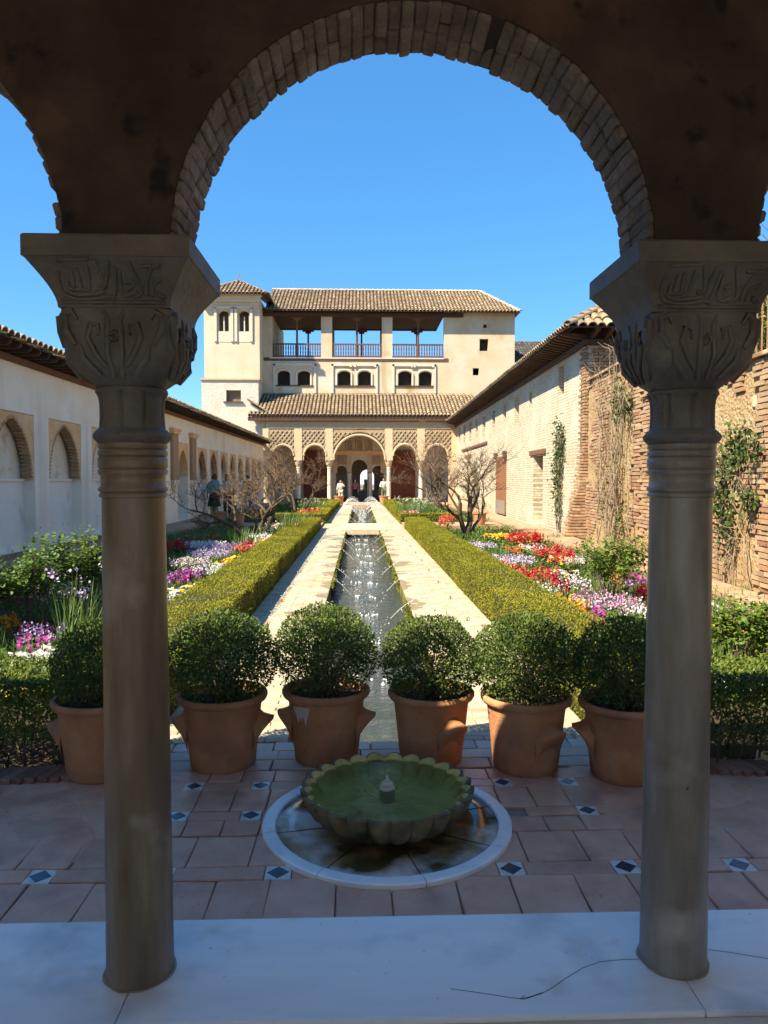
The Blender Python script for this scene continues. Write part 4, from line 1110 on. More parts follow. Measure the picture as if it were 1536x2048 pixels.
# ================================================================== brick range on the right
M_RWALL = brick_mat('limewashed_brick', (.55,.50,.40), (.49,.43,.32), (.33,.27,.19), .29, .085, .013, 'y', bump=.55,
                    patches=[((.56,.52,.41), .7, .50, .66, (2, 0, 0)), ((.52,.34,.20), .55, .62, .72, (0, 5, 1))])
M_ENDBRICK = mat('old_brick', [(.23,.12,.07), (.33,.20,.12), (.42,.30,.195)], 9, .95, .5, 40, rnd=.26, stain=((.55,.46,.32), 1.3, .56, .68))
M_RUBBLE = mat('rubble_mortar', [(.31,.195,.09), (.41,.28,.145), (.47,.37,.235)], 2.2, .98, .9, 18, bdist=.06)
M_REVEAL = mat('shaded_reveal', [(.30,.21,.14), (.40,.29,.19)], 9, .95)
M_DOOR = mat('door_wood', [(.20,.085,.045), (.29,.135,.07)], 6, .75, .3, 30, stretch=(6, 6, .6))
RA = Vector((6.0, 19.5, 0)); RB = Vector((6.52, 50.2, 0)); ra = (RB-RA).normalized(); ri = Vector((ra.y, -ra.x, 0))
MR = frame(RA, ra, ri)
def on_right(u, v):
    d = ray(u, v); n_ = ri; t = (RA-CAM).dot(n_)/d.dot(n_); p = CAM+d*t; return (p-RA).dot(ra), p.z
RZ = 5.16
rb = thing('brick_range', (6.2, 34, 0), 'long limewashed brick building with deep tiled eave and slot windows at right', 'building')
slots = [(1117,1128.6,727,785),(1058.6,1063.7,783,816),(1029.5,1038,789,847),(1006,1012.4,804,858),(985,990,819,866),(965.4,970.6,830,873),(951,955.6,836,877),(938.5,942.5,842,881),(927,930.5,848,884),(917.6,920.6,852,887)]
hi = []
for u0, u1, v0, v1 in slots:
    sa, za = on_right(u1, v0); sb, _ = on_right(u0, v0); _, zb = on_right(u1, v1)
    hi.append((sa, max(sb, sa+.25), zb, za))
doors = []
for u0, u1, v0 in ((1066.7,1086,909),(994.5,1013,912),(933,941,915)):
    sa, za = on_right(u1, v0); sb, _ = on_right(u0, v0); doors.append((sa, sb, za))
LEN = (RB-RA).length
mb = MB(); zmid = 2.72
wall_band(mb, MR, 0, LEN, -.3, zmid, [(a, b, .08, min(z, zmid-.02), 'flat', None) for a, b, z in doors], 0, .45, back=False, top=False)
hi_ok = [h for h in hi]
wall_band(mb, MR, 0, LEN, zmid, RZ, [(a, b, max(z0, zmid), z1, 'flat', None) for a, b, z0, z1 in hi_ok], 0, .45, back=False)
mb.build('wall', M_RWALL, rb)
for (a, b, z0, z1) in hi_ok:
    mb = MB(); mb.add([MR(a-.02, .40, z0-.02), MR(b+.02, .40, z0-.02), MR(b+.02, .40, z1+.02), MR(a-.02, .40, z1+.02)], [(0,1,2,3)]); mb.build('slot_window', M_REVEAL, rb)  # flat sheet closing the slot, its brown painted for the shaded inside
for i, (a, b, z) in enumerate(doors):
    if i == 1:                                     # tall plank door standing proud in its frame
        n = 5; dr_ = thing('door', MR((a+b)/2, 0, .08)); dr_.parent = rb; dr_.matrix_parent_inverse = wmat(rb).inverted()
        for k in range(n):
            mb = MB(); w = (b-a)/n; mb.obox(MR(a+(k+.5)*w, -.03, (z+.08)/2+.02), ra, ri, (0,0,1), w/2-.006, .03, (z-.08)/2-.02); mb.build('plank', M_DOOR, dr_)
        mb = MB(); mb.obox(MR((a+b)/2, -.065, .42), ra, ri, (0,0,1), (b-a)/2+.01, .006, .30); mb.build('kick_plate', mat('weathered_plate', [(.20,.17,.15),(.28,.24,.21)], 8, .6), dr_)
        for s in (a, b):
            mb = MB(); mb.obox(MR(s, -.06, z+.06), ra, ri, (0,0,1), .10, .10, .14); mb.build('door_bracket', M_DWOOD, dr_)
    else:
        mb = MB(); mb.add([MR(a, .43, .0), MR(b, .43, .0), MR(b, .43, z), MR(a, .43, z)], [(0,1,2,3)]); mb.build('door_recess', mat('grey_render', [(.30,.26,.20),(.40,.35,.28)], 5, .95, .4, 30), rb)
        mb = MB(); mb.obox(MR((a+b)/2, -.02, z+.10), ra, ri, (0,0,1), (b-a)/2+.45, .04, .075); mb.build('lintel', M_RWOOD, rb)
mb = MB(); sa, za = on_right(975, 905); sb, _ = on_right(925, 905); mb.obox(MR((sa+sb)/2, -.02, 3.45), ra, ri, (0,0,1), (sb-sa)/2, .05, .06); mb.build('beam', M_RWOOD, rb)
# end face of the range, looking down the court
mb = MB(); wall_band(mb, frame(RA, ri, -ra), 0.0, 5.0, -.3, RZ, [], -.002, -.4, back=False); mb.build('end_wall', M_RUBBLE, rb)
it = []
for r_ in range(int(5.4/.082)):
    z = -.2+r_*.082
    if z > RZ-.06: break
    x = -.0+(.14 if r_ % 2 else 0)
    while x < 3.6:
        w = .28; f = noise.noise((x*.9, z*.8, 3))
        if x < .7 or f > -.22:
            out = rng.uniform(.0, .030)
            p = RA+ri*(x+w/2)-ra*(.02+out*.5); it.append((Vector((p.x, p.y, z+.035)), (w-.014, .09, .064), math.atan2(ri.y, ri.x)))
        x += .285
# quoins along the corner on the court side and a battered foot
for r_ in range(int(5.4/.082)):
    z = -.2+r_*.082
    if z > RZ-.06: break
    bat = max(0, (2.9-z)/2.9)**1.8
    nb = 1+int(bat*2.6)+(r_ % 2)
    for k in range(nb):
        p = RA+ra*(.12+k*.275)-ri*(.015+.26*bat*max(.2, 1-k*.38)+rng.uniform(0, .02)); it.append((Vector((p.x, p.y, z+.035)), (.27, .10+.5*bat, .066), math.atan2(ra.y, ra.x)))
    if bat > .02:
        for k in range(2): p = RA-ri*(.30*bat*(k+.3))-ra*(.03+.10*bat); it.append((Vector((p.x, p.y, z+.035)), (.16+.25*bat, .16, .066), math.atan2(ri.y, ri.x)))
pieces(rb, 'brick', it, M_ENDBRICK, limit=300, bev=.008, jit=.006)
# eave: cornice plate, rafters, soffit boards, tiles
mb = MB(); mb.obox(MR(LEN/2-.02, -.04, RZ+.06), ra, ri, (0,0,1), LEN/2+.06, .07, .07); mb.build('wall_plate', M_DWOOD, rb)
mb = MB(); mb.obox(RA+ri*2.5-ra*.04+Vector((0,0,RZ+.06)), ri, ra, (0,0,1), 2.5, .07, .07); mb.build('wall_plate', M_DWOOD, rb)
OV = .70; EZ = RZ+.34
m_ = MB(); m_.add([(-.045,.15,-.10),(.045,.15,-.10),(.045,.15,.06),(-.045,.15,.06),(-.045,-OV+.02,.06),(.045,-OV+.02,.06),(.045,-OV+.02,.15),(-.045,-OV+.02,.15)],
                  [(0,1,2,3),(7,6,5,4),(3,2,6,7),(0,4,5,1),(1,5,6,2),(0,3,7,4)]); RAFT = m_.mesh('range_rafter')
for k in range(int(LEN/.33)):
    o = link('rafter', RAFT, M_DWOOD, rb); m3 = Matrix((ra, ri, Vector((0,0,1)))).transposed(); o.matrix_basis = Matrix.Translation(MR(.1+k*.33, 0, RZ+.20)) @ m3.to_4x4()
for k in range(9):
    o = link('rafter', RAFT, M_DWOOD, rb); m3 = Matrix((ri, ra, Vector((0,0,1)))).transposed(); o.matrix_basis = Matrix.Translation(RA+ri*(.1+k*.36)+Vector((0,0,RZ+.20))) @ m3.to_4x4()
e0 = RA-ri*OV-ra*OV; e1 = RB-ri*OV+ra*.3; f1 = RA+ri*(9+OV)-ra*OV
r0 = RA+ri*4.5+ra*(4.5); r1 = RB+ri*4.5+ra*.3
up = lambda p, z: Vector((p.x, p.y, z))
RIDGE = EZ+5.2*.60
mb = MB(); P4 = [up(e0, EZ), up(e1, EZ), up(r1, RIDGE), up(r0, RIDGE)]; mb.add(P4+[p-Vector((0,0,.03)) for p in P4], [(0,1,2,3),(7,6,5,4),(0,1,5,4),(1,2,6,5),(2,3,7,6),(3,0,4,7)])
P5 = [up(e0, EZ), up(r0, RIDGE), up(f1, EZ)]; mb.add(P5+[p-Vector((0,0,.03)) for p in P5], [(0,1,2),(5,4,3),(0,2,5,3)])
rr_ = mb.build('roof', M_DWOOD, rb)
its = tile_items(P4[0], P4[1], P4[3], P4[2], .24, .42, .108)
its2 = tile_items(up(e0, EZ), up(f1, EZ), up(r0, RIDGE), up(r0, RIDGE)+ri*.01, .24, .42, .108)
first = sorted([t for t in its+its2 if t[6] <= 3], key=lambda t: (t[0]-CAM).length)[:280]; fs = set(id(t) for t in first)
for t in first:
    m_ = MB(); tile_geo(m_, t, 6); m_.build('roof_tile', M_TILE, rr_, fix=False)
m_ = MB()
for t in its+its2:
    if id(t) not in fs: tile_geo(m_, t, 4, False)
m_.build('upper_tiles', M_TILE, rr_, fix=False)['kind'] = 'stuff'
m_ = MB(); hv = (up(r0, RIDGE)-up(e0, EZ)); nh = int(hv.length/.38)
for k in range(nh):                                # hip tiles
    g = hv.normalized(); sd = g.cross(Vector((0,0,1))).normalized(); nn = sd.cross(g)
    tile_geo(m_, (up(e0, EZ)+hv*(k/nh)+nn*.03, g, sd, nn, .44, .12, 0), 6)
m_.build('hip_tiles', M_TILE, rr_, fix=False)['kind'] = 'stuff'
mb = MB(); mb.obox(RA+ra*(LEN/2)+ri*2.6+Vector((0,0,RZ+.36)), ra, ri, (0,0,1), LEN/2-.02, 2.55, .37); mb.build('attic_floor', M_DWOOD, rb)
# small white chimney on the ridge
ch = thing('chimney', (7.35, 20.4, 6.3), 'small whitewashed chimney standing on the brick range roof', 'chimney')
mb = MB(); mb.box(7.0, 7.35, 21.2, 21.55, 6.4, 7.45); mb.build('stack', M_WHITE, ch)
mb = MB(); mb.box(6.96, 7.39, 21.16, 21.59, 7.45, 7.52); mb.build('cap', M_WHITE, ch)

# ================================================================== retaining wall with railing at the far right
W0 = Vector((4.98, 4.2, 0)); W1 = Vector((5.99, 19.3, 0)); wa = (W1-W0).normalized(); wi = Vector((wa.y, -wa.x, 0)); MW = frame(W0, wa, wi)
rw = thing('retaining_wall', (5.5, 12, 0), 'rough old brick and rubble garden wall behind the right column', 'wall')
WL_ = (W1-W0).length; SPL = WL_-4.6
mb = MB(); wall_band(mb, MW, 0, SPL, -.3, 3.22, [], 0, .45); wall_band(mb, MW, SPL, WL_, -.3, 4.15, [], 0, .45); mb.build('core', M_RUBBLE, rw)
it = []
def wbricks(sa, sb, za, zb):
    r_ = 0; z = za
    while z < zb-.05:
        x = sa+(.15 if r_ % 2 else 0); hgt = .060+.012*noise.noise((z*3, 0, 9))
        while x < sb-.1:
            w = .29*rng.uniform(.85, 1.1); f = noise.noise((x*.55, z*.75, 7))+.45*noise.noise((x*1.7, z*1.7, 2))
            if f > -.10:
                out = .004+rng.uniform(-.010, .012); p = MW(x+w/2, -out, z+hgt/2)
                it.append((p, (round(w, 2)-.014, .07, round(hgt, 3)), math.atan2(wa.y, wa.x)+rng.uniform(-.03, .03)))
            x += w
        z += hgt+.016; r_ += 1
wbricks(0, SPL, .05, 3.2); wbricks(SPL, WL_, .05, 4.13)
pieces(rw, 'brick', it, mat('garden_wall_brick', [(.25,.125,.075), (.35,.205,.125), (.43,.30,.20)], 8, .95, .5, 40, rnd=.25, rndcols=[(.27,.115,.065), (.38,.245,.145), (.44,.335,.225), (.32,.18,.11)], stain=((.42,.30,.16), 1.4, .56, .7)), limit=300, bev=.010, jit=.008)
it = []
for k in range(20):                                # field stones set in the mortar
    s = rng.uniform(2, WL_-1); z = rng.uniform(.2, 3.0)
    if noise.noise((s*.55, z*.75, 7))+.45*noise.noise((s*1.7, z*1.7, 2)) < -.05: it.append((MW(s, .028, z), (rng.choice((.16, .22, .28)), .10, rng.choice((.12, .17, .22))), math.atan2(wa.y, wa.x)))
pieces(rw, 'stone', it, mat('field_stone', [(.34,.28,.19), (.44,.35,.23)], 6, .95, .5, 30, rnd=.3), limit=300, bev=.045, jit=.02)
it = [(MW((k+.5)*.30, .16, 3.255), (.29, .52, .06), math.atan2(wa.y, wa.x)) for k in range(int(SPL/.30))]+[(MW(SPL+(k+.5)*.30, .16, 4.18), (.29, .52, .06), math.atan2(wa.y, wa.x)) for k in range(int(4.6/.30))]
pieces(rw, 'coping_brick', it, M_ENDBRICK, bev=.008)
rl = thing('iron_railing', MW(SPL/2, .2, 3.28), 'rusty iron bar railing on top of the garden wall', 'railing')
M_IRON = mat('rusty_iron', [(.24,.13,.06), (.36,.21,.10)], 20, .8, .3, 60)
for k in range(int(SPL/.16)):
    mb = MB(); b = MW(.1+k*.16, .2, 3.28); mb.tube([b, b+Vector((0,0,1.25))], .011, 5); mb.build('bar', M_IRON, rl)
for z in (3.36, 4.45):
    mb = MB(); mb.beam(MW(0, .2, z), MW(SPL, .2, z), .03, .012); mb.build('rail', M_IRON, rl)
# garden and house beyond the railing
mb = MB(); mb.box(6.2, 40, 3.0, 19.0, -.3, 3.1); mb.build('upper_garden', M_GROUND)['kind'] = 'structure'
# ================================================================== far pavilion
M_PAVPL = mat('cream_plaster', [(.45,.36,.235), (.52,.44,.31), (.55,.49,.38)], .55, .95, .25, 6, streak=((.40,.31,.19), .9, .57, .75), stain=[((.53,.49,.41), .8, .58, .68), ((.39,.28,.14), .7, .62, .78)])
M_TOWPL = mat('tower_plaster', [(.47,.375,.245), (.54,.46,.34), (.57,.52,.43)], .45, .95, .25, 6, streak=((.42,.32,.19), .8, .57, .75), stain=[((.56,.53,.46), .6, .56, .68)])
M_TOWLOW = mat('white_rough_wall', [(.48,.445,.38), (.56,.53,.47)], 1.5, .95, .6, 7, stain=((.50,.43,.33), 1.2, .6, .72), bdist=.06, streak=((.44,.37,.28), .9, .58, .76))
M_TRIM = mat('white_trim', [(.51,.465,.385), (.56,.52,.45)], 2, .95)
M_STUCCO = mat('carved_stucco', [(.44,.33,.20), (.53,.41,.27), (.58,.47,.33)], 3, .95, .7, 16, bdist=.05)
M_STUCCOD = mat('carved_stucco_ground', [(.33,.245,.15), (.42,.32,.205)], 9, .95, .8, 22, bdist=.06)
M_DOORRED = mat('red_wood_door', [(.13,.036,.016), (.21,.065,.030)], 5, .7, .3, 20)
M_BLACK = mat('interior_shade', [(.022,.018,.015), (.035,.03,.026)], 3, .95)
M_WOOD = mat('brown_wood', [(.10,.048,.028), (.16,.08,.045)], 6, .8, rnd=.2)
M_GALL = mat('gallery_plaster', [(.50,.42,.31), (.58,.50,.38)], 2, .95)
X = lambda u, Y, v=900: gy(u, v, Y).x
Zc = lambda v, Y, u=720: gy(u, v, Y).z
def z1u(zx): return 390+zx/2.2925                 # photo columns/rows read off two enlargements
def z1v(zy): return 540+zy/2.2912
def z2u(zx): return 480+zx/3.2
def z2v(zy): return 820+zy/3.2
FY = 50.0; MY = 54.0
pav = thing('pavilion', (0, 54, 0), 'cream two-storey pavilion with wooden loggia, tiled roofs and arcaded portico at the far end', 'building')
MF = lambda Y: (lambda s, d, z: Vector((s, Y+d, z)))
# ---- portico arcade
xs = lambda zx: X(z2u(zx), FY); zs_ = lambda zy: Zc(z2v(zy), FY)
xL, xR = xs(165), xs(1400); zc = zs_(322); ztop = zs_(72)
arches = [(205, 345, 292), (408, 552, 292), (600, 930, 318), (980, 1130, 292), (1187, 1332, 292)]
ops = []
for a, b, sp in arches:
    r = (xs(b)-xs(a))/2; ops.append((xs(a), xs(b), zc-.001, zs_(sp), 'horseshoe' if a == 600 else 'round', r if a != 600 else r*.92))
mb = MB(); wall_band(mb, MF(FY), xL, xR, zc, ztop, ops, 0, .40); ar = mb.build('arcade_wall', M_STUCCO, pav)
for a, b, sp in arches:                            # archivolts
    ap = arch_pts(xs(a), xs(b), zs_(sp), 'round', (xs(b)-xs(a))/2*(.98 if a != 600 else .96), 24)
    mb = MB(); mb.tube([(p, FY-.03, z) for p, z in ap], .075, 5); mb.build('archivolt', mat('pale_stucco', [(.50,.39,.25), (.57,.46,.32)], 4, .95), ar)
def lattice(name, x0, x1, z0, z1, Y, parent, cell=.34, w=.07, keep=None):
    mb = MB(); mb.add([(x0, Y-.012, z0), (x1, Y-.012, z0), (x1, Y-.012, z1), (x0, Y-.012, z1)], [(0,1,2,3)]) if keep is None else None
    base = mb.build(name, M_STUCCOD, parent) if keep is None else None
    mb = MB(); hgt = cell*1.25
    nx = int((x1-x0)/cell*2)+2; nz = int((z1-z0)/hgt*2)+2
    for sg in (1, -1):
        k = -nz
        while k < nx+nz:
            # a strip running diagonally, clipped to the panel in short steps
            p = []
            for j in range(0, nz+1):
                z = z0+j*hgt/2; x = x0+(k+sg*j)*cell/2
                p.append((x, z))
            for (xa, za), (xb, zb) in zip(p, p[1:]):
                xm = (xa+xb)/2; zm = (za+zb)/2
                if x0+.05 <= xm <= x1-.05 and zm < z1-.04 and (keep is None or keep(xm, zm)):
                    mb.beam((xa, Y-.03, za), (xb, Y-.03, min(zb, z1)), .035, w, up=(0,1,0)) if zb <= z1+.01 else None
            k += 1 if False else 2
    for o in range(1):
        if mb.v: l = mb.build('lattice', M_STUCCO, base or parent, fix=False); l['kind'] = 'stuff'
for (a, b, (aa, ab, sp)) in ((188, 355, arches[0]), (392, 550, arches[1]), (590, 938, arches[2]), (975, 1140, arches[3]), (1176, 1350, arches[4])):
    x0, x1 = xs(a), xs(b); cx = (xs(aa)+xs(ab))/2; rr = (xs(ab)-xs(aa))/2+.12; zsp = zs_(sp)
    z1_ = zs_(128); z0_ = zsp
    kp = lambda x, z: (x-cx)**2+(z-zsp)**2 > rr*rr
    # sunk ground of the spandrel in thin columns above the arch, with the lattice over it
    mb = MB(); n = 24
    for i in range(n):
        xa = x0+(x1-x0)*i/n; xb = x0+(x1-x0)*(i+1)/n
        f = lambda x: zsp+math.sqrt(max(0, rr*rr-(x-cx)**2)) if abs(x-cx) < rr else zsp+.05
        mb.add([(xa, FY-.006, f(xa)), (xb, FY-.006, f(xb)), (xb, FY-.006, z1_), (xa, FY-.006, z1_)], [(0,1,2,3)])
    sp_ = mb.build('spandrel', M_STUCCOD, ar); lattice('x', x0, x1, z0_, z1_, FY, sp_, .30, .06, kp)
for zx in (165, 372, 570, 952, 1158, 1375):        # pilaster strips between the panels
    mb = MB(); w = .26 if zx not in (165, 1375) else .2; mb.box(xs(zx)-w, xs(zx)+w, FY-.05, FY-.002, zc+.0, zs_(120)); mb.build('pilaster_strip', mat('pale_stucco2', [(.54,.41,.26), (.62,.49,.33)], 6, .95, .5, 25), ar)
mb = MB(); mb.box(xL, xR, FY-.06, FY-.001, zs_(118), zs_(75)); mb.build('frieze', mat('frieze_stucco', [(.44,.32,.19), (.58,.46,.31)], 26, .95, .9, 30, bdist=.05), ar)
for zx in (372, 570, 952, 1158):                   # slender white columns
    cl = thing('column', (xs(zx), FY+.2, .05)); cl.parent = pav; cl.matrix_parent_inverse = wmat(pav).inverted()
    hgt = zc-.05
    mb = MB(); mb.lathe([(.17,0),(.17,.06),(.135,.10),(.13,hgt*.5),(.12,hgt-.55),(.145,hgt-.53),(.145,hgt-.49),(.12,hgt-.47)], 16, (xs(zx), FY+.2, .05), close=True); sharpen(mb.build('shaft', mat('white_column', [(.62,.56,.46),(.72,.68,.60)], 4, .6), cl), 40)
    mb = MB(); mb.lathe([(.12,hgt-.47),(.14,hgt-.40),(.20,hgt-.28),(.235,hgt-.14),(.235,hgt-.05),(.26,hgt-.04),(.26,hgt)], 4*4, (xs(zx), FY+.2, .05), close=True); sharpen(mb.build('capital', M_STUCCO, cl), 40)
# end piers and lower side walls
mb = MB(); mb.box(xL-.02, xs(205), FY+.002, FY+.40, -.2, zc-.002); mb.build('end_pier', M_STUCCO, pav)
mb = MB(); mb.box(xs(1338), xR+.02, FY+.002, FY+.40, -.2, zc-.002); mb.build('end_pier', M_STUCCO, pav)
mb = MB(); mb.box(xL-.3, xR+.3, 49.0, 58.2, -.3, .05); mb.build('portico_floor', mat('portico_paving', [(.40,.30,.22),(.48,.37,.28)], 3, .8), pav)
# gallery back wall with its triple arch
BY = 53.6
xb = lambda zx: X(z2u(zx), BY); zb_ = lambda zy: Zc(z2v(zy), BY)
tri = [(612, 684, 392), (714, 814, 368), (846, 922, 394)]
ops = [(xb(a), xb(b), .05, zb_(sp), 'round', None) for a, b, sp in tri]
mb = MB(); wall_band(mb, MF(BY), xb(150), xb(1420), 0, zs_(40), ops, 0, .35, back=True); mb.build('gallery_wall', M_GALL, pav)
for a, b, z0, z1 in ((606, 690, 392, 288), (840, 925, 392, 288)):
    lattice('spandrel', xb(a), xb(b), zb_(350), zb_(z1), BY, pav, .30, .07)
mb = MB(); mb.box(xb(598), xb(932), BY-.07, BY-.001, zb_(284), zb_(262)); mb.build('lintel_band', M_OCHRE, pav)
for a in (608, 698, 830, 915):
    mb = MB(); mb.box(xb(a)-.16, xb(a)+.16, BY-.05, BY-.001, zb_(405), zb_(285)); mb.build('pilaster_strip', M_STUCCO, pav)
for a in (698, 830):
    mb = MB(); mb.lathe([(.10,0),(.09,.1),(.085,zb_(405)-.45),(.10,zb_(405)-.42),(.085,zb_(405)-.40),(.16,zb_(405)-.15),(.17,zb_(405)-.05)], 12, (xb(a), BY-.10, .05), close=True); mb.build('small_column', MATS['white_column'], pav, smooth=True)
for a, b in ((682, 718), (745, 782), (810, 847)):
    ap = arch_pts(xb(a), xb(b), zb_(208), 'round', None, 10); mb = MB(); mb.prism([(xb(a), zb_(256))]+ap+[(xb(b), zb_(256))], MF(BY), -.03, -.002); w = mb.build('plaster_window', M_STUCCOD, pav)
    mb = MB(); mb.tube([(p, BY-.05, z) for p, z in [(xb(a)-.05, zb_(256))]+[(p, z+.04) for p, z in ap]+[(xb(b)+.05, zb_(256))]], .05, 4); mb.build('window_frame', M_STUCCO, w)
for a, b in ((408, 562), (968, 1122)):             # tall red wooden doors
    d = thing('door', (xb((a+b)/2), BY, .05)); d.parent = pav; d.matrix_parent_inverse = wmat(pav).inverted()
    for k in range(2):
        x0 = xb(a)+(xb(b)-xb(a))*k/2; x1 = xb(a)+(xb(b)-xb(a))*(k+1)/2
        mb = MB(); mb.box(x0+.01, x1-.01, BY-.12, BY-.03, .06, zb_(258)); lf = mb.build('door_leaf', M_DOORRED, d)
        for j in range(9):
            for i in range(2):
                mb = MB(); w = (x1-x0)/2; zz = .15+j*.5; mb.box(x0+i*w+.07, x0+(i+1)*w-.07, BY-.16, BY-.115, zz, zz+.40)
                if zz+.4 < zb_(258): mb.build('door_panel', M_DOORRED, lf)
# room behind with the far window
mb = MB(); wall_band(mb, MF(58), xb(430), xb(1110), 0, 6.2, [(X(720.5, 58), X(748, 58), .80, Zc(953, 58), 'round', None)], 0, .3, back=True); mb.build('mirador_wall', M_GALL, pav)
mb = MB(); mb.box(xb(425), xb(430), BY+.3, 58, 0, 6.2); mb.box(xb(1110), xb(1115), BY+.3, 58, 0, 6.2); mb.build('room_side', M_GALL, pav)
mb = MB(); mb.box(xL, xR, FY+.3, 58.3, zs_(40), zs_(40)+.2); mb.build('gallery_ceiling', M_WOOD, pav)
mb = MB(); 
for z in (1.0, .80): mb.beam((X(719, 58), 57.9, z+.05), (X(750, 58), 57.9, z+.05), .04, .03)
mb.build('window_rail', M_IRON, pav)
# ---- lower tiled roof
EYL = 49.68
eL = Vector((X(z1u(312), EYL), EYL, Zc(z1v(667), EYL))); eR = Vector((X(z1u(1205), EYL), EYL, Zc(z1v(667), EYL)))
tL = Vector((X(z1u(284), MY), MY, Zc(z1v(570), MY))); tR = Vector((X(z1u(1270), MY), MY, Zc(z1v(572), MY)))
def slab(mb, q, t=.05): mb.add(q+[p-Vector((0,0,t)) for p in q], [(0,1,2,3),(7,6,5,4),(0,1,5,4),(1,2,6,5),(2,3,7,6),(3,0,4,7)]); return mb
def roof(parent, q, pitch=.26, ln=.42, r=.092, seg=5):
    mb = MB(); slab(mb, q); b = mb.build('roof', M_DWOOD, parent)
    m_ = MB()
    for t in tile_items(q[0], q[1], q[3], q[2], pitch, ln, r): tile_geo(m_, (t[0]+Vector((0,0,.01)), *t[1:]), seg, t[6] == 0)
    l = m_.build('tiles', M_TILE, b, fix=False); l['kind'] = 'stuff'; return b
eL.x = tL.x; eR.x = tR.x
roof(pav, [eL, eR, tR, tL])
mb = MB(); mb.box(eL.x, eR.x, EYL+.02, FY, ztop+.004, eL.z-.10); mb.build('eave_board', M_DWOOD, pav)
for k in range(62):
    x = eL.x+.1+k*(eR.x-eL.x-.2)/61; mb = MB(); mb.beam((x, EYL-.02, eL.z-.10), (x, FY-.02, eL.z-.02), .08, .12); mb.build('rafter', M_DWOOD, pav)
# ---- main block
xm = lambda zx, Y=MY: X(z1u(zx), Y); zm = lambda zy, Y=MY: Zc(z1v(zy), Y)
zfl = zm(402); zbm = zm(215); zev = zm(188)
x0m, x1m = xm(300), xm(1462)
wins = [(380,437),(472,529),(656,714),(749,807),(933,993),(1027,1085)]
ops = [(xm(a), xm(b), zm(530), zm(480), 'round', zm(462)-zm(480)) for a, b in wins]
mb = MB(); wall_band(mb, MF(MY), x0m, xm(1140), zm(600), zfl, ops, 0, .45, back=False)
# right part of the block with its odd square windows
wall_band(mb, MF(MY), xm(1140), x1m, zm(600), zm(482), [], 0, .45, back=False)
wall_band(mb, MF(MY), xm(1140), x1m, zm(482), zm(440), [(xm(1272), xm(1300), zm(480), zm(447), 'flat', None)], 0, .45, back=False, top=False)
wall_band(mb, MF(MY), xm(1140), x1m, zm(440), zm(300), [(xm(1302), xm(1342), zm(368), zm(312), 'flat', None)], 0, .45, back=False, top=False)
wall_band(mb, MF(MY), xm(1140), x1m, zm(300), zev, [(xm(1319), xm(1334), zm(262), zm(245), 'flat', None)], 0, .45, back=False)
mb.box(x1m-.45, x1m-.002, MY+.45, 62, -.2, zev-.01)
mb.build('wall', M_PAVPL, pav)
mb = MB(); mb.box(x0m, xm(358), MY, 62, zfl, zev); mb.build('wall', M_PAVPL, pav)
mb = MB(); mb.add([(x0m, MY+.44, zm(570)), (x1m-.5, MY+.44, zm(570)), (x1m-.5, MY+.44, zfl-.05), (x0m, MY+.44, zfl-.05)], [(0,1,2,3)]); mb.build('room_shade_sheet', M_BLACK, pav)  # near-black sheet behind the windows, painted for the unlit room
mb = MB(); mb.add([(xm(1145), MY+.44, zm(500)), (x1m-.5, MY+.44, zm(500)), (x1m-.5, MY+.44, zev-.1), (xm(1145), MY+.44, zev-.1)], [(0,1,2,3)]); mb.build('room_shade_sheet', M_BLACK, pav)  # same near-black sheet as painted shade behind the square windows
for a, b in wins:                                  # frames, sills
    ap = arch_pts(xm(a)-.10, xm(b)+.10, zm(480), 'round', (zm(462)-zm(480))*1.18, 14)
    mb = MB(); mb.tube([(p, MY-.02, z) for p, z in [(xm(a)-.10, zm(530))]+ap+[(xm(b)+.10, zm(530))]], .07, 5); f = mb.build('window_frame', M_TRIM, pav)
    mb = MB(); mb.box(xm(a)-.25, xm(b)+.25, MY-.08, MY+.02, zm(534), zm(529)); mb.build('sill', M_DWOOD, f)
for a, b in ((362,557),(627,838),(905,1103)):      # raised plaster fields round each pair
    for (p0, p1, q0, q1) in ((a, a+9, 432, 566), (b-9, b, 432, 566), (a, b, 430, 441)):
        mb = MB(); mb.box(xm(p0), xm(p1), MY-.10, MY-.001, zm(q1), zm(q0)); mb.build('plaster_strip', M_TRIM, pav)
    for c in (a+88, b-12, (a+b)/2+2):
        mb = MB(); mb.box(xm(c-5), xm(c+5), MY-.14, MY-.10, zm(446), zm(432)); mb.build('plaster_boss', M_TRIM, pav)
mb = MB(); mb.box(xm(345), xm(1140), MY-.06, MY-.001, zfl-.09, zfl+.005); mb.build('floor_string', M_TRIM, pav)
# loggia
for a, b in ((580,630), (857,905)):
    mb = MB(); mb.box(xm(a), xm(b), MY-.01, MY+.55, zfl, zbm); mb.build('pillar', M_PAVPL, pav)
for a, b in ((580,630), (857,905)):
    mb = MB(); mb.box(xm(a), xm(b), 58.9, 59.3, zfl, zbm); mb.build('pillar', M_PAVPL, pav)
mb = MB(); mb.box(x0m, xm(1140)+.3, MY-.04, 60, zfl-.25, zfl-.02); mb.build('loggia_floor', M_WOOD, pav)
mb = MB(); mb.box(x0m-.1, xm(1225), MY-.30, MY+.10, zbm, zbm+.26); mb.build('beam', M_DWOOD, pav)
mb = MB(); mb.box(x0m-.3, xm(1225), MY-.55, MY-.28, zev-.10, zev+.06); mb.build('beam', M_DWOOD, pav)
mb = MB(); mb.box(x0m, xm(1140), MY+.12, 59.6, zbm+.12, zev); mb.build('loggia_ceiling', M_DWOOD, pav)
mb = MB(); mb.box(x0m, xm(1140), 58.85, 59.2, zm(262, 59), zbm+.12); mb.build('beam', M_DWOOD, pav)
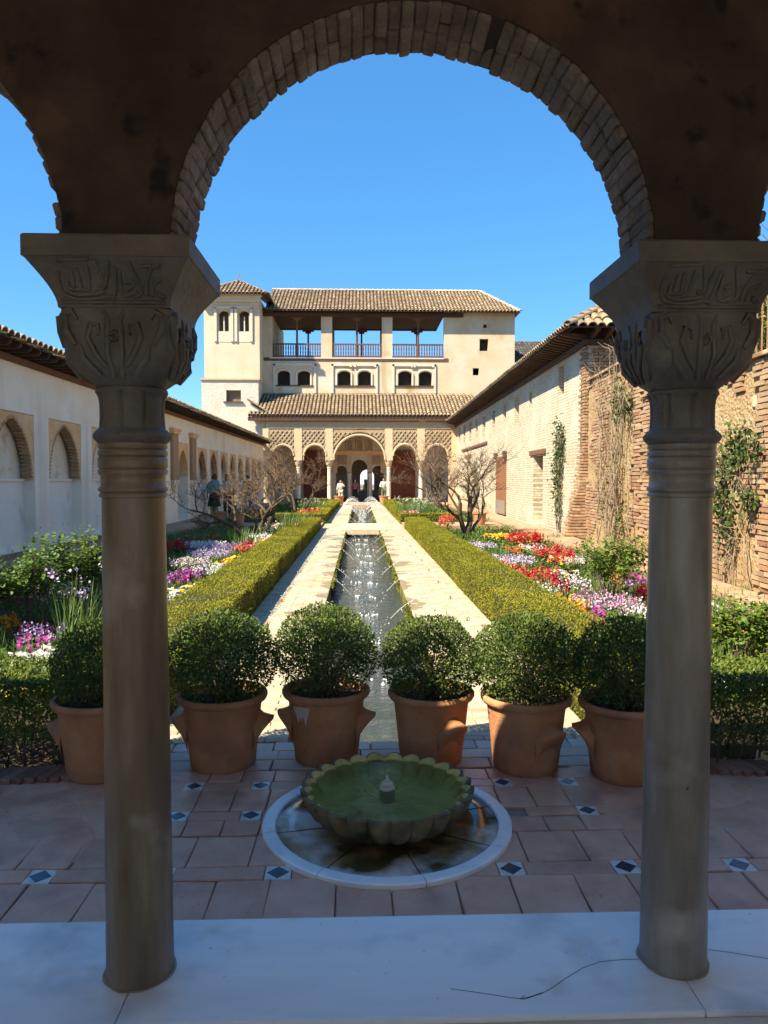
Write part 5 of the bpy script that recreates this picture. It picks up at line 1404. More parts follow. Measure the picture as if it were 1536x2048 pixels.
def post(zx, Y, r=.075):
    p = thing('post', (xm(zx), Y, zfl)); p.parent = pav; p.matrix_parent_inverse = wmat(pav).inverted()
    mb = MB(); mb.lathe([(r,0),(r,zbm-zfl)], 8, (xm(zx), Y, zfl), close=True); mb.build('shaft', M_WOOD, p)
    mb = MB(); x = xm(zx); mb.box(x-.45, x+.45, Y-.09, Y+.09, zbm-.12, zbm); mb.box(x-.22, x+.22, Y-.085, Y+.085, zbm-.26, zbm-.12); mb.build('bracket', M_WOOD, p)
for zx in (470, 743, 1022): post(zx, MY+.1)
for zx in (500, 765, 1040): post(zx, 58.9, .07)
for a, b in ((358,580), (630,857), (905,1138)):
    bl = thing('balustrade', (xm((a+b)/2), MY, zfl)); bl.parent = pav; bl.matrix_parent_inverse = wmat(pav).inverted()
    zr = zm(340)
    for z in (zr, zfl+.10):
        mb = MB(); mb.box(xm(a), xm(b), MY+.03, MY+.13, z-.05, z+.05); mb.build('rail', M_WOOD, bl)
    n = 20
    for k in range(n):
        x = xm(a)+(k+.5)*(xm(b)-xm(a))/n; mb = MB(); mb.lathe([(.03,zfl+.1),(.05,zfl+.4),(.03,(zfl+zr)/2),(.05,zr-.35),(.03,zr)], 6, (x, MY+.08, 0)); mb.build('baluster', M_WOOD, bl)
    mb = MB(); mb.box(xm(a), xm(b), 59.0, 59.08, zfl+.62, zfl+.74); mb.build('rail', M_WOOD, bl)
    for k in range(10):
        x = xm(a)+(k+.5)*(xm(b)-xm(a))/10; mb = MB(); mb.box(x-.03, x+.03, 59.0, 59.06, zfl, zfl+.62); mb.build('baluster', M_WOOD, bl)
# main roof with hip at its right end
ER = MY-.75; zE = Zc(z1v(186), ER)
q0 = Vector((xm(322, ER), ER, zE)); q1 = Vector((xm(1487, ER), ER, zE)); RYy = 58.2
q2 = Vector((X(z1u(1303), RYy), RYy, Zc(z1v(96), RYy))); q3 = Vector((q0.x, RYy, q2.z))
roof(pav, [q0, q1, q2, q3])
mb = MB(); bk = Vector((q1.x, 62.5, zE)); slab(mb, [q1, bk, q2, q2+Vector((.01,0,0))]); mb.build('roof', M_TILE, pav)
m_ = MB()
for (pa, pb) in ((q3, q2), (q1, q2)):
    v = pb-pa; n = int(v.length/.4); g = v.normalized(); sd = g.cross(Vector((0,0,1))).normalized(); nn = sd.cross(g)
    for k in range(n): tile_geo(m_, (pa+v*(k/n)+nn*.02, g, sd, nn, .46, .13, 0), 5)
m_.build('ridge_tiles', mat('pale_ridge_tile', [(.46,.38,.29),(.58,.50,.40)], 6, .95, rnd=.2), pav, fix=False)['kind'] = 'stuff'
mb = MB(); mb.box(xm(1225), x1m+.1, MY-.45, MY, zev-.05, zev+.10); mb.build('eave_board', M_WOOD, pav)
# ---- tower at the left
TY = 52.0
tw = thing('tower', (-9.5, TY, 0), 'square plastered tower with two arched windows left of the pavilion loggia', 'tower')
xt = lambda zx: X(z1u(zx), TY); zt = lambda zy: Zc(z1v(zy), TY)
t0, t1 = xt(47), xt(300); zt0 = zt(508); zt1 = zt(128)
mb = MB()
ops = [(xt(113), xt(160), zt(285), zt(216), 'horseshoe', zt(196)-zt(216)), (xt(207), xt(252), zt(285), zt(216), 'horseshoe', zt(196)-zt(216))]
wall_band(mb, MF(TY), t0, t1, zt0, zt1, ops, 0, .4, back=False); mb.box(t0, t0+.4, TY+.4, 57, zt0, zt1-.01); mb.box(t1-.4, t1, TY+.4, 57, zt0, zt1-.01); mb.box(t0, t1, 56.6, 57.01, zt0, zt(300)); mb.build('wall', M_TOWPL, tw)
mb = MB(); mb.add([(t0+.3, TY+1.2, zt(300)), (t1-.3, TY+1.2, zt(300)), (t1-.3, TY+1.2, zt1), (t0+.3, TY+1.2, zt1)], [(0,1,2,3)]); mb.build('room_shade_sheet', mat('shaded_room', [(.20,.18,.16),(.26,.23,.20)], 3, .95), tw)  # flat grey sheet, room shade put into its colour
for a, b in ((100,175), (193,263)):
    for (p0, p1, p2, p3) in ((a-6, a+6, 178, 332), (b-6, b+6, 178, 332), (a-6, b+6, 172, 182)):
        mb = MB(); mb.box(xt(p0), xt(p1), TY-.10, TY-.001, zt(p3), zt(p2)); mb.build('plaster_strip', M_TRIM, tw)
    mb = MB(); mb.box(xt(a+6), xt(b-6), TY-.02, TY-.001, zt(334), zt(287)); mb.build('panel', M_TRIM, tw)
for a, b in ((113,160), (207,252)):
    mb = MB(); mb.box((xt(a)+xt(b))/2-.04, (xt(a)+xt(b))/2+.04, TY+.15, TY+.25, zt(285), zt(216)); mb.build('mullion', M_TRIM, tw)
mb = MB(); mb.box(t0-.12, t1+.1, TY-.15, TY-.001, zt(152), zt1+.05); mb.box(t0-.25, t1+.2, TY-.28, TY-.001, zt1+.0, zt1+.14); mb.build('cornice', M_TRIM, tw)
TL0, TL1 = X(z1u(33), TY-.4), X(z1u(293), TY-.4)
mb = MB(); wall_band(mb, MF(TY-.4), TL0, TL1, -.3, zt0, [(xt(150), xt(217), zt(608), zt(556), 'flat', None)], 0, .4, back=False); mb.box(TL1-.4, TL1-.001, TY, 57, -.3, zt0-.01); mb.box(TL0, TL0+.4, TY, 57, -.3, zt0-.01); mb.build('base', M_TOWLOW, tw)
mb = MB(); mb.add([(xt(145), TY-.1, zt(612)), (xt(222), TY-.1, zt(612)), (xt(222), TY-.1, zt(552)), (xt(145), TY-.1, zt(552))], [(0,1,2,3)]); w = mb.build('shutter', mat('brown_shutter', [(.16,.12,.085),(.20,.15,.11)], 6, .9), tw)
mb = MB(); mb.box(xt(138), xt(226), TY-.55, TY-.3, zt(612), zt(608)); mb.build('sill', M_DWOOD, tw)
mb = MB(); mb.box(TL0-.1, TL1+.1, TY-.5, TY-.05, zt0-.04, zt0+.06); mb.build('offset_course', mat('tile_course', [(.42,.30,.19),(.52,.40,.28)], 5, .95), tw)
# pyramid roof
a0 = Vector((t0-.6, TY-.7, zt(122))); a1 = Vector((t1+.75, TY-.7, zt(122))); apex = Vector(((t0+t1)/2+.1, TY+2.4, Zc(z1v(54), TY+2.4)))
b0 = Vector((a0.x, TY+5.5, a0.z)); b1 = Vector((a1.x, TY+5.5, a0.z))
for (p, q) in ((a0, a1), (a1, b1), (b0, a0)): roof(tw, [p, q, apex, apex-(q-p).normalized()*.01])
mb = MB(); mb.tube([apex, apex+Vector((0,0,.5))], .03, 5); mb.build('finial', M_IRON, tw)
# lean-to shoulder between tower and portico
sh = thing('lean_to', (-7.2, 50.5, 0), 'narrow white lean-to with a small tiled slope beside the portico', 'building')
h0, h1 = X(z1u(250), 50.3), X(z1u(322), 50.3)
mb = MB(); zA = Zc(z1v(608), 50.3); zB = Zc(z1v(655), 50.3)
mb.prism([(h0, -.2), (h1, -.2), (h1, zB), (h0, zA)], MF(50.3), 0, 2); mb.build('wall', M_TOWLOW, sh)
roof(sh, [Vector((h1+.25, 50.1, zB-.02)), Vector((h1+.25, 52.3, zB-.02)), Vector((h0-.1, 52.3, zA+.18)), Vector((h0-.1, 50.1, zA+.18))])
# dark roof behind at the right
br = thing('rear_house', (13, 60, 0), 'low house with dark tiled roof just behind the pavilion', 'building')
q = [Vector((X(1027, 58), 58, Zc(722, 58))), Vector((X(1120, 58), 58, Zc(722, 58))), Vector((X(1110, 62), 62, Zc(682, 62))), Vector((X(1022, 62), 62, Zc(682, 62)))]
mb = MB(); slab(mb, q); b = mb.build('roof', M_DWOOD, br); m_ = MB()
for t in tile_items(q[0], q[1], q[3], q[2], .26, .42, .115): tile_geo(m_, t, 4, False)
m_.build('tiles', mat('dark_tile', [(.06,.055,.055), (.12,.11,.105)], 6, .9, rnd=.3), b, fix=False)['kind'] = 'stuff'
mb = MB(); mb.box(q[0].x+.2, q[1].x-.2, 58.4, 63, -.3, q[0].z-.06); mb.build('wall', M_TOWLOW, br)
# what shows through the far window: a cypress and white houses on the slope below
cy = thing('cypress_tree', (X(731.5, 95), 95, -12), 'dark narrow cypress seen through the far window', 'tree')
mb = MB(); mb.tube([(X(731.5, 95), 95, -13), (X(731.5, 95), 95, -3)], [.25, .1], 6); mb.build('trunk', M_TWIG, cy)
n = 2600; h = nrs.random_sample(n); r = .75*np.sin(np.clip(h*1.05, 0, 1)*math.pi)**.7*(1-.45*h)+.05; a = nrs.uniform(0, 6.28, n)
zt_ = Zc(966, 95)+.1; p = np.stack([X(731.5, 95)+r*np.cos(a), 95+r*np.sin(a), -12+(zt_+12)*h], 1)
V, Fq = leaf_arrays(p, unit(np.stack([np.cos(a)*.4, np.sin(a)*.4, np.ones(n)], 1)), nrs.uniform(.3, .6, n), .4); link('crown', np_mesh('cypress_crown', V, Fq, 4), mat('cypress_leaf', [(.012,.022,.010),(.03,.045,.018)], 2, .8, rnd=.3), cy)
for i, (u, Y, w, hh) in enumerate(((724, 260, 10, 5), (737, 300, 12, 7), (743, 240, 9, 5), (729, 420, 16, 8), (741, 460, 18, 9))):
    x = X(u, Y); zz = Zc(978, Y)-hh*1.0
    t = thing('hillside_house', (x, Y, zz), ('small white house below the cypress', 'white house with a red roof right of the cypress', 'low white house near the window edge', 'farther white house left of the cypress', 'farthest white house on the slope')[i], 'house', 'white houses on the far slope')
    mb = MB(); mb.box(x-w/2, x+w/2, Y, Y+8, zz-30, zz+hh*.7); mb.build('wall', M_TRIM, t)
    mb = MB(); mb.prism([(x-w/2-.4, zz+hh*.7), (x+w/2+.4, zz+hh*.7), (x+w/2-1.5, zz+hh), (x-w/2+1.5, zz+hh)], MF(Y-.3), 0, 8.6); mb.build('roof', M_TILE, t)
# ================================================================== planting
M_GREEN = mat('bed_leaf', [(.05,.095,.02), (.095,.165,.03), (.16,.24,.045)], 3, .55, rnd=.35, trans=.25, spec=.3)
M_GRASS = mat('iris_leaf', [(.06,.12,.035), (.12,.195,.05), (.20,.28,.07)], 4, .5, rnd=.3, trans=.3, spec=.35)
M_ROSELEAF = mat('rose_leaf', [(.07,.125,.02), (.14,.21,.032), (.23,.30,.05)], 4, .5, rnd=.35, trans=.35, spec=.35)
M_DARKLEAF = mat('dark_red_leaf', [(.05,.018,.012), (.10,.03,.02)], 5, .6, rnd=.4, trans=.2)
def petal(name, cols): return mat('petal_'+name, cols, 8, .55, rnd=.22, trans=.22, spec=.2, rndcols=cols)
PET = {
 'crimson': petal('crimson', [(.36,.012,.035), (.50,.03,.07), (.28,.008,.02)]), 'red': petal('red', [(.50,.02,.03), (.60,.05,.05)]),
 'coral': petal('coral', [(.62,.12,.07), (.68,.22,.13), (.52,.07,.05)]), 'orange': petal('orange', [(.68,.22,.015), (.70,.34,.03)]),
 'yellow': petal('yellow', [(.72,.46,.02), (.76,.58,.06), (.70,.36,.01)]), 'white': petal('white', [(.72,.72,.66), (.80,.80,.76)]),
 'lavender': petal('lavender', [(.38,.28,.55), (.50,.40,.64), (.58,.50,.68)]), 'magenta': petal('magenta', [(.35,.04,.26), (.46,.10,.36), (.26,.03,.20)]),
 'violet': petal('violet', [(.24,.17,.42), (.34,.26,.52)]), 'pink': petal('pink', [(.60,.30,.42), (.68,.42,.50)])}
def disc_xy(n, rx, ry, rs):
    a = rs.uniform(0, 2*math.pi, n); r = np.sqrt(rs.random_sample(n)); return np.stack([rx*r*np.cos(a), ry*r*np.sin(a)], 1)
SEED = [100]
def patch(label, kind, u, v, w, colour, h=.28, n=None, ry=None, cat='flowers', dens=1.0):
    """a clump of one kind of flower around the place seen at (u,v); w = its width in photo pixels"""
    SEED[0] += 1; rs = np.random.RandomState(SEED[0])
    c = gz(u, v, h*.75-.05); D = c.y; rx = max(.12, w/2/1480*D*1.3); ry = ry or max(.22, rx*1.3)
    t = thing({'grass': 'leafy_clump', 'shrub': 'rose_bush'}.get(kind, 'flower_clump'), (c.x, c.y, -.06), label, cat, 'flowers and plants in the beds')
    base = np.array([c.x, c.y, -.06])
    area = math.pi*rx*ry; far = D > 16
    ls = .075 if far else .05
    # leaves at the foot
    if kind in ('spike', 'daisy', 'cloud'):
        m_ = int(area*(560 if not far else 330)*dens)+30; xy = disc_xy(m_, rx*1.08, ry*1.08, rs)
        top = h*(.62 if kind == 'spike' else .72)
        p = np.concatenate([xy, (rs.random_sample(m_)**.6*top)[:, None]], 1)+base
        d = unit(np.concatenate([rs.normal(scale=.7, size=(m_, 2)), np.abs(rs.normal(.7, .4, m_))[:, None]], 1))
        V, Fq = leaf_arrays(p, d, rs.uniform(.6, 1.4, m_)*ls, .42); link('leaves', np_mesh('leaves', V, Fq, 4), M_GREEN, t)
    cols = colour if isinstance(colour, (list, tuple)) else [colour]
    wts = [.82/len(cols)]*len(cols)
    mixc = list(cols)
    if kind in ('spike', 'daisy', 'cloud') and not n:    # a few strays of another colour
        mixc.append({'crimson': 'pink', 'red': 'coral', 'coral': 'orange', 'white': 'lavender', 'lavender': 'white', 'magenta': 'violet', 'yellow': 'white', 'orange': 'yellow', 'violet': 'pink', 'pink': 'magenta'}[cols[-1]]); wts.append(.14)
    for ci, col in enumerate(mixc):
        parts = []
        f = wts[ci]
        if kind == 'spike':
            k = int((n or area*95*dens)*f)+3; xy = disc_xy(k, rx, ry, rs); hh = h*rs.uniform(.72, 1.18, k); sp = .38*h
            q = 16; T = rs.random_sample((k, q)); rad = .030*(1-.75*T)
            a = rs.uniform(0, 6.28, (k, q))
            p = np.stack([xy[:, :1]+rad*np.cos(a), xy[:, 1:]+rad*np.sin(a), hh[:, None]-sp+T*sp], 2).reshape(-1, 3)+base
            d = unit(np.stack([np.cos(a), np.sin(a), rs.normal(.3, .4, (k, q))], 2).reshape(-1, 3))
            parts.append(leaf_arrays(p, d, rs.uniform(.028, .048, len(p))*(1.35 if far else 1), .9))
        elif kind == 'daisy':
            k = int((n or area*165*dens)*f)+3; xy = disc_xy(k, rx, ry, rs); q = 7
            z = h*rs.uniform(.65, 1.1, k); a = rs.uniform(0, 6.28, k)[:, None]+np.arange(q)*2*math.pi/q
            tilt = rs.normal(scale=.35, size=(k, 2))
            p = np.repeat(np.concatenate([xy, z[:, None]], 1), q, 0)+base
            d = unit(np.stack([np.cos(a), np.sin(a), .25+np.cos(a)*tilt[:, :1]+np.sin(a)*tilt[:, 1:]-.1], 2).reshape(-1, 3))
            parts.append(leaf_arrays(p, d, (.042 if not far else .054)*rs.uniform(.8, 1.2, len(p)), .85, nrm=np.tile([0, -.3, 1.], (len(p), 1))))
        elif kind == 'cloud':
            k = int((n or area*1500*dens)*f)+20; xy = disc_xy(k, rx, ry, rs)
            lump = np.array([noise.noise((x*6+SEED[0], y*6, 0)) for x, y in xy])
            z = h*(.92+.30*lump)+rs.uniform(-.05, .04, k); keep = lump > -.30; xy = xy[keep]; z = z[keep]; k = len(z)
            p = np.concatenate([xy, z[:, None]], 1)+base; d = unit(rs.normal(size=(k, 3))+np.array([0, -.2, .9]))
            parts.append(leaf_arrays(p, d, rs.uniform(.018, .032, k)*(1.35 if far else 1), .9))
        if parts:
            V, Fq = join_arrays(parts); link('blossoms', np_mesh('blossoms', V, Fq, 4), PET[col], t)
    if kind == 'spike' or kind == 'cloud':
        pass
    if kind == 'grass':
        k = int(n or area*260*dens)+20; xy = disc_xy(k, rx, ry, rs); parts = []
        a = rs.uniform(0, 6.28, k); bend = rs.uniform(.05, .45, k); hh = h*rs.uniform(.6, 1.15, k); wd = .009 if not far else .014
        pts = []
        for s in range(5):
            f = s/4; pts.append(np.stack([xy[:, 0]+np.cos(a)*bend*hh*f**2, xy[:, 1]+np.sin(a)*bend*hh*f**2, hh*(f-.18*bend*f**3)], 1)+base)
        side = np.stack([-np.sin(a), np.cos(a), np.zeros(k)], 1)
        V = np.stack([x for s in range(5) for x in (pts[s]-side*wd*(1-s/4.3), pts[s]+side*wd*(1-s/4.3))], 1).reshape(-1, 3)
        Fq = np.concatenate([np.arange(k)[:, None]*10+np.array([2*s, 2*s+1, 2*s+3, 2*s+2]) for s in range(4)])
        link('blades', np_mesh('blades', V, Fq, 4), M_GRASS, t)
        if colour:
            kk = max(10, int(k*.10)); idx = rs.choice(k, kk); p = pts[4][idx]; p = np.repeat(p, 9, 0)+rs.normal(scale=(.03, .03, .03), size=(kk*9, 3))
            V, Fq = leaf_arrays(p, unit(rs.normal(size=p.shape)), rs.uniform(.02, .04, len(p)), .9); link('blossoms', np_mesh('blossoms', V, Fq, 4), PET[cols[0]], t)
    if kind == 'shrub':
        mb = MB(); tips = []
        for i in range(int(n or 9)):
            a = rs.uniform(0, 6.28); b = Vector((c.x+rs.normal()*.08, c.y+rs.normal()*.08, -.08))
            tip = Vector((c.x+math.cos(a)*rx*rs.uniform(.3, 1), c.y+math.sin(a)*ry*rs.uniform(.3, 1), h*rs.uniform(.7, 1.1)))
            m_ = b.lerp(tip, .55)+Vector((rs.normal()*.05, rs.normal()*.05, .05)); mb.tube([b, m_, tip], [.010, .007, .003], 5, False)
            for _ in range(5):
                s_ = m_.lerp(tip, rs.random_sample()); e = s_+Vector((rs.normal()*.12, rs.normal()*.12, rs.uniform(.0, .15))); mb.tube([s_, e], [.004, .002], 4, False); tips += [s_, e, s_.lerp(e, .5)]
            tips += [tip, m_.lerp(tip, .5), m_.lerp(tip, .75)]
        mb.build('stems', M_TWIG, t, fix=False)
        k = len(tips)*11; src = np.array([tips[i % len(tips)] for i in range(k)]); p = src+rs.normal(scale=.055, size=(k, 3)); d = unit(rs.normal(size=(k, 3))*np.array([1, 1, .5])+np.array([0, 0, .1]))
        V, Fq = leaf_arrays(p, d, rs.uniform(.035, .07, k), .62, nrm=np.tile([0, 0, 1.], (k, 1))); link('leaves', np_mesh('leaves', V, Fq, 4), M_ROSELEAF if colour != 'dark' else M_GREEN, t)
    return t
# ---- right bed, from the crossing towards the terrace
P_ = patch
P_('small red flowers against the right hedge near the tree', 'spike', 936, 1102, 34, 'red', .26)
P_('lavender drift behind the small red flowers', 'cloud', 962, 1094, 50, 'lavender', .26)
P_('tuft of green leaves between lavender and red flowers', 'grass', 992, 1094, 40, None, .40)
P_('yellow and orange marigolds near the raised right path', 'daisy', 996, 1074, 44, ['yellow', 'orange'], .22)
P_('tall red snapdragons beside the yellow marigolds', 'spike', 1036, 1076, 34, 'red', .42)
P_('bright yellow flowers behind the white drift', 'daisy', 1060, 1083, 46, 'yellow', .22)
P_('scarlet snapdragons right of the yellow flowers', 'spike', 1070, 1074, 26, 'red', .40)
P_('orange flowers at the edge of the lavender', 'daisy', 1030, 1102, 34, ['orange', 'red'], .26)
P_('small white drift beside the crimson row', 'cloud', 1065, 1098, 42, 'white', .26)
P_('crimson snapdragon row along the raised path', 'spike', 1094, 1102, 44, ['crimson', 'red'], .36)
P_('orange-red snapdragons in the row by the path', 'spike', 1121, 1110, 34, ['coral', 'red'], .36)
P_('deep crimson snapdragons ending the row by the path', 'spike', 1142, 1111, 26, 'crimson', .36)
P_('wide lavender drift in the middle of the right bed', 'cloud', 1018, 1123, 84, 'lavender', .26)
P_('coral snapdragons in front of the lavender drift', 'spike', 1010, 1136, 40, 'coral', .32)
P_('crimson clump touching the right hedge', 'spike', 1033, 1152, 34, 'crimson', .32)
P_('coral clump right of the crimson clump', 'spike', 1060, 1150, 40, ['coral', 'red'], .36)
P_('yellow and dark red flowers below the path row', 'daisy', 1124, 1124, 42, ['yellow', 'crimson'], .26)
P_('white flowers beside the rose bush', 'cloud', 1160, 1124, 46, 'white', .26)
P_('pale yellow flowers in the centre of the right bed', 'daisy', 1130, 1150, 40, ['yellow', 'white'], .24)
P_('spray of narrow leaves by the coral clump', 'grass', 1086, 1162, 40, None, .38)
P_('lone red snapdragon tuft above the white cushion', 'spike', 1097, 1152, 24, 'red', .34)
P_('large white cushion of flowers next to the right hedge', 'cloud', 1090, 1183, 80, 'white', .22)
P_('white flowers under the rose bush', 'cloud', 1150, 1172, 52, 'white', .30)
P_('tall dark red snapdragon spike in the white cushion', 'spike', 1122, 1166, 14, 'crimson', .45, 5)
P_('spray of narrow leaves behind the orange clump', 'grass', 1122, 1188, 50, None, .36)
P_('yellow and orange clump near the last boxwood pots', 'spike', 1136, 1206, 62, ['yellow', 'orange'], .26)
P_('orange-red clump below the yellow one', 'spike', 1143, 1222, 44, ['coral', 'orange', 'red'], .26)
P_('magenta stocks beside the right end of the hedge', 'spike', 1172, 1236, 54, 'magenta', .28)
P_('broad lavender drift under the rose bush stems', 'cloud', 1215, 1208, 110, ['lavender', 'pink'], .28)
P_('leafy rose bush with bare stems left of the right column', 'shrub', 1222, 1135, 110, 'green', .75, 14, cat='bush')
P_('white drift touching the right column', 'cloud', 1272, 1226, 52, 'white', .26)
P_('red flowers glimpsed beside the right column', 'spike', 1288, 1182, 26, 'red', .34)
P_('magenta flowers behind the rose bush', 'spike', 1268, 1162, 40, 'magenta', .34)
P_('coral flowers beyond the rose bush', 'spike', 1240, 1155, 26, 'coral', .34)
P_('white flowers along the path right of the column', 'cloud', 1456, 1225, 76, 'white', .26)
P_('dark red flowers among the white ones right of the column', 'spike', 1484, 1234, 40, 'crimson', .32)
P_('pale yellow flowers at the right edge of the picture', 'spike', 1520, 1248, 44, 'yellow', .28)
P_('orange pansies right of the column', 'daisy', 1462, 1258, 60, ['orange', 'yellow'], .22)
P_('fresh green rose bush right of the column', 'shrub', 1450, 1258, 50, 'green', .48, 4, cat='bush')
P_('rose bush cut by the right edge of the picture', 'shrub', 1528, 1268, 60, 'green', .55, 6, cat='bush')
P_('tuft of thin grass by the path right of the column', 'grass', 1446, 1200, 30, None, .5)
P_('green leafy undergrowth behind the low right hedge', 'grass', 1470, 1310, 90, None, .28)
P_('large white flower cushion behind the low right hedge', 'cloud', 1482, 1362, 120, 'white', .26)
P_('tuft of green leaves right of the right hedge end', 'grass', 1240, 1260, 60, None, .34)
# ---- left bed
P_('coral stocks at the middle of the left hedge', 'spike', 487, 1096, 30, 'coral', .34)
P_('bright crimson stocks at the middle of the left hedge', 'spike', 507, 1094, 38, 'crimson', .36)
P_('yellow and white strip along the far part of the left hedge', 'daisy', 540, 1083, 46, ['yellow', 'white'], .22)
P_('yellow marigolds below the crimson stocks', 'daisy', 484, 1119, 48, 'yellow', .22)
P_('golden marigolds next to the white stocks', 'daisy', 455, 1129, 34, ['yellow', 'orange'], .22)
P_('white stocks beside the left hedge', 'cloud', 428, 1143, 70, 'white', .28)
P_('magenta stocks just right of the left column', 'spike', 355, 1155, 44, 'magenta', .34)
P_('second magenta clump between column and hedge', 'spike', 388, 1150, 36, 'magenta', .34)
P_('yellow flowers under the magenta stocks', 'daisy', 402, 1174, 46, 'yellow', .22)
P_('yellow flowers touching the left column', 'daisy', 356, 1186, 40, ['yellow', 'white'], .22)
P_('white flowers between column and left hedge', 'cloud', 366, 1202, 60, 'white', .24)
P_('dusky pink and white flowers above the yellow ones', 'cloud', 380, 1128, 60, ['pink', 'white'], .28)
P_('red flowers beside the left column', 'spike', 358, 1090, 36, 'red', .34)
P_('white patch in the shade of the left bed', 'cloud', 412, 1092, 60, 'white', .26)
P_('violet patch in the shade of the left bed', 'cloud', 450, 1096, 60, 'violet', .26)
P_('orange and red flowers near the raised left path', 'daisy', 402, 1078, 70, ['orange', 'crimson'], .24)
P_('tall green leaves in front of the left tree', 'grass', 492, 1066, 44, None, .60)
P_('green leaf clump right of the left tree', 'grass', 556, 1058, 60, 'white', .45)
P_('white flowers at the foot of the left tree', 'cloud', 520, 1076, 40, 'white', .26)
P_('dark green leaf band along the left path', 'grass', 400, 1066, 110, None, .42)
P_('blue-green leaf clump in the shaded left bed', 'grass', 360, 1120, 60, None, .36)
P_('lavender spikes below the shaded white patch', 'cloud', 420, 1110, 70, ['violet', 'lavender'], .28)
P_('tall rose bush at the left edge in front of the white wall', 'shrub', 60, 1160, 120, 'dark', .85, 13, cat='bush')
P_('rose bush with sunlit yellow-green tips left of the column', 'shrub', 160, 1138, 90, 'green', .90, 11, cat='bush')
P_('tall white stocks left of the column', 'cloud', 108, 1195, 64, 'white', .55, 420)
P_('tall arching grass beside the left column', 'grass', 172, 1195, 90, 'lavender', .75)
P_('dark red foliage low in the left corner', 'daisy', 30, 1204, 80, 'crimson', .30, 60)
P_('dark green leaf clump at the left edge', 'grass', 20, 1290, 110, None, .34)
P_('orange tulips at the left edge', 'spike', 8, 1250, 26, 'orange', .34, 5)
P_('violet flowers above the first boxwood', 'cloud', 84, 1276, 70, ['violet', 'lavender'], .30, 260)
P_('small magenta flowers beside the first boxwood', 'spike', 76, 1286, 26, 'magenta', .42, 4)
P_('white stocks behind the low left hedge', 'spike', 62, 1330, 50, 'white', .34, 26)
P_('second white clump behind the low left hedge', 'spike', 24, 1346, 44, 'white', .30, 22)
P_('yellow flowers at the edge of the low left hedge', 'daisy', 24, 1380, 60, 'yellow', .22, 14)
P_('grass tuft left of the low hedge flowers', 'grass', 120, 1320, 90, None, .40)
# ---- far beds
P_('red and yellow flowers beyond the crossing on the left', 'spike', 618, 1026, 36, ['coral', 'crimson', 'yellow'], .5, 60)
P_('white narcissus clump by the far left hedge', 'grass', 622, 1006, 40, 'white', .7)
P_('white narcissus clump in the far right bed', 'grass', 833, 1010, 60, 'white', .85)
P_('coral flowers beyond the crossing on the right', 'spike', 822, 1030, 34, ['coral', 'pink'], .45, 50)
P_('red flowers under the second right tree', 'spike', 890, 1040, 28, 'coral', .5, 40)
P_('tall leaves beside the far left tree', 'grass', 590, 1034, 50, None, .7)
# ---- leafy carpet of each bed
for i, (x0, x1, y0, y1, n) in enumerate(((-5.1, -2.0, 4.7, 24.4, 22000), (2.2, 4.9, 4.6, 24.4, 20000), (-5.1, -1.9, 27.7, 46.8, 7000), (2.1, 4.9, 27.7, 46.8, 7000))):
    p = np.stack([nrs.uniform(x0, x1, n), y0+(y1-y0)*nrs.random_sample(n)**1.3, np.zeros(n)], 1)
    q = np.array([noise.noise((a[0]*1.1, a[1]*1.1, i)) for a in p]); p = p[q > -.22]; q = q[q > -.22]
    p[:, 2] = -.07+nrs.random_sample(len(p))*(.16+.16*np.clip(q, 0, 1))
    V, Fq = leaf_arrays(p, unit(np.concatenate([nrs.normal(scale=.7, size=(len(p), 2)), np.abs(nrs.normal(.8, .4, len(p)))[:, None]], 1)), nrs.uniform(.04, .11, len(p))*(1 if i < 2 else 1.5), .35)
    o = link('ground_cover', np_mesh('ground_cover', V, Fq, 4), M_GREEN); tag(o, ('low green leaves carpeting the near left bed', 'low green leaves carpeting the near right bed', 'low green leaves carpeting the far left bed', 'low green leaves carpeting the far right bed')[i], 'ground cover', kind='stuff')

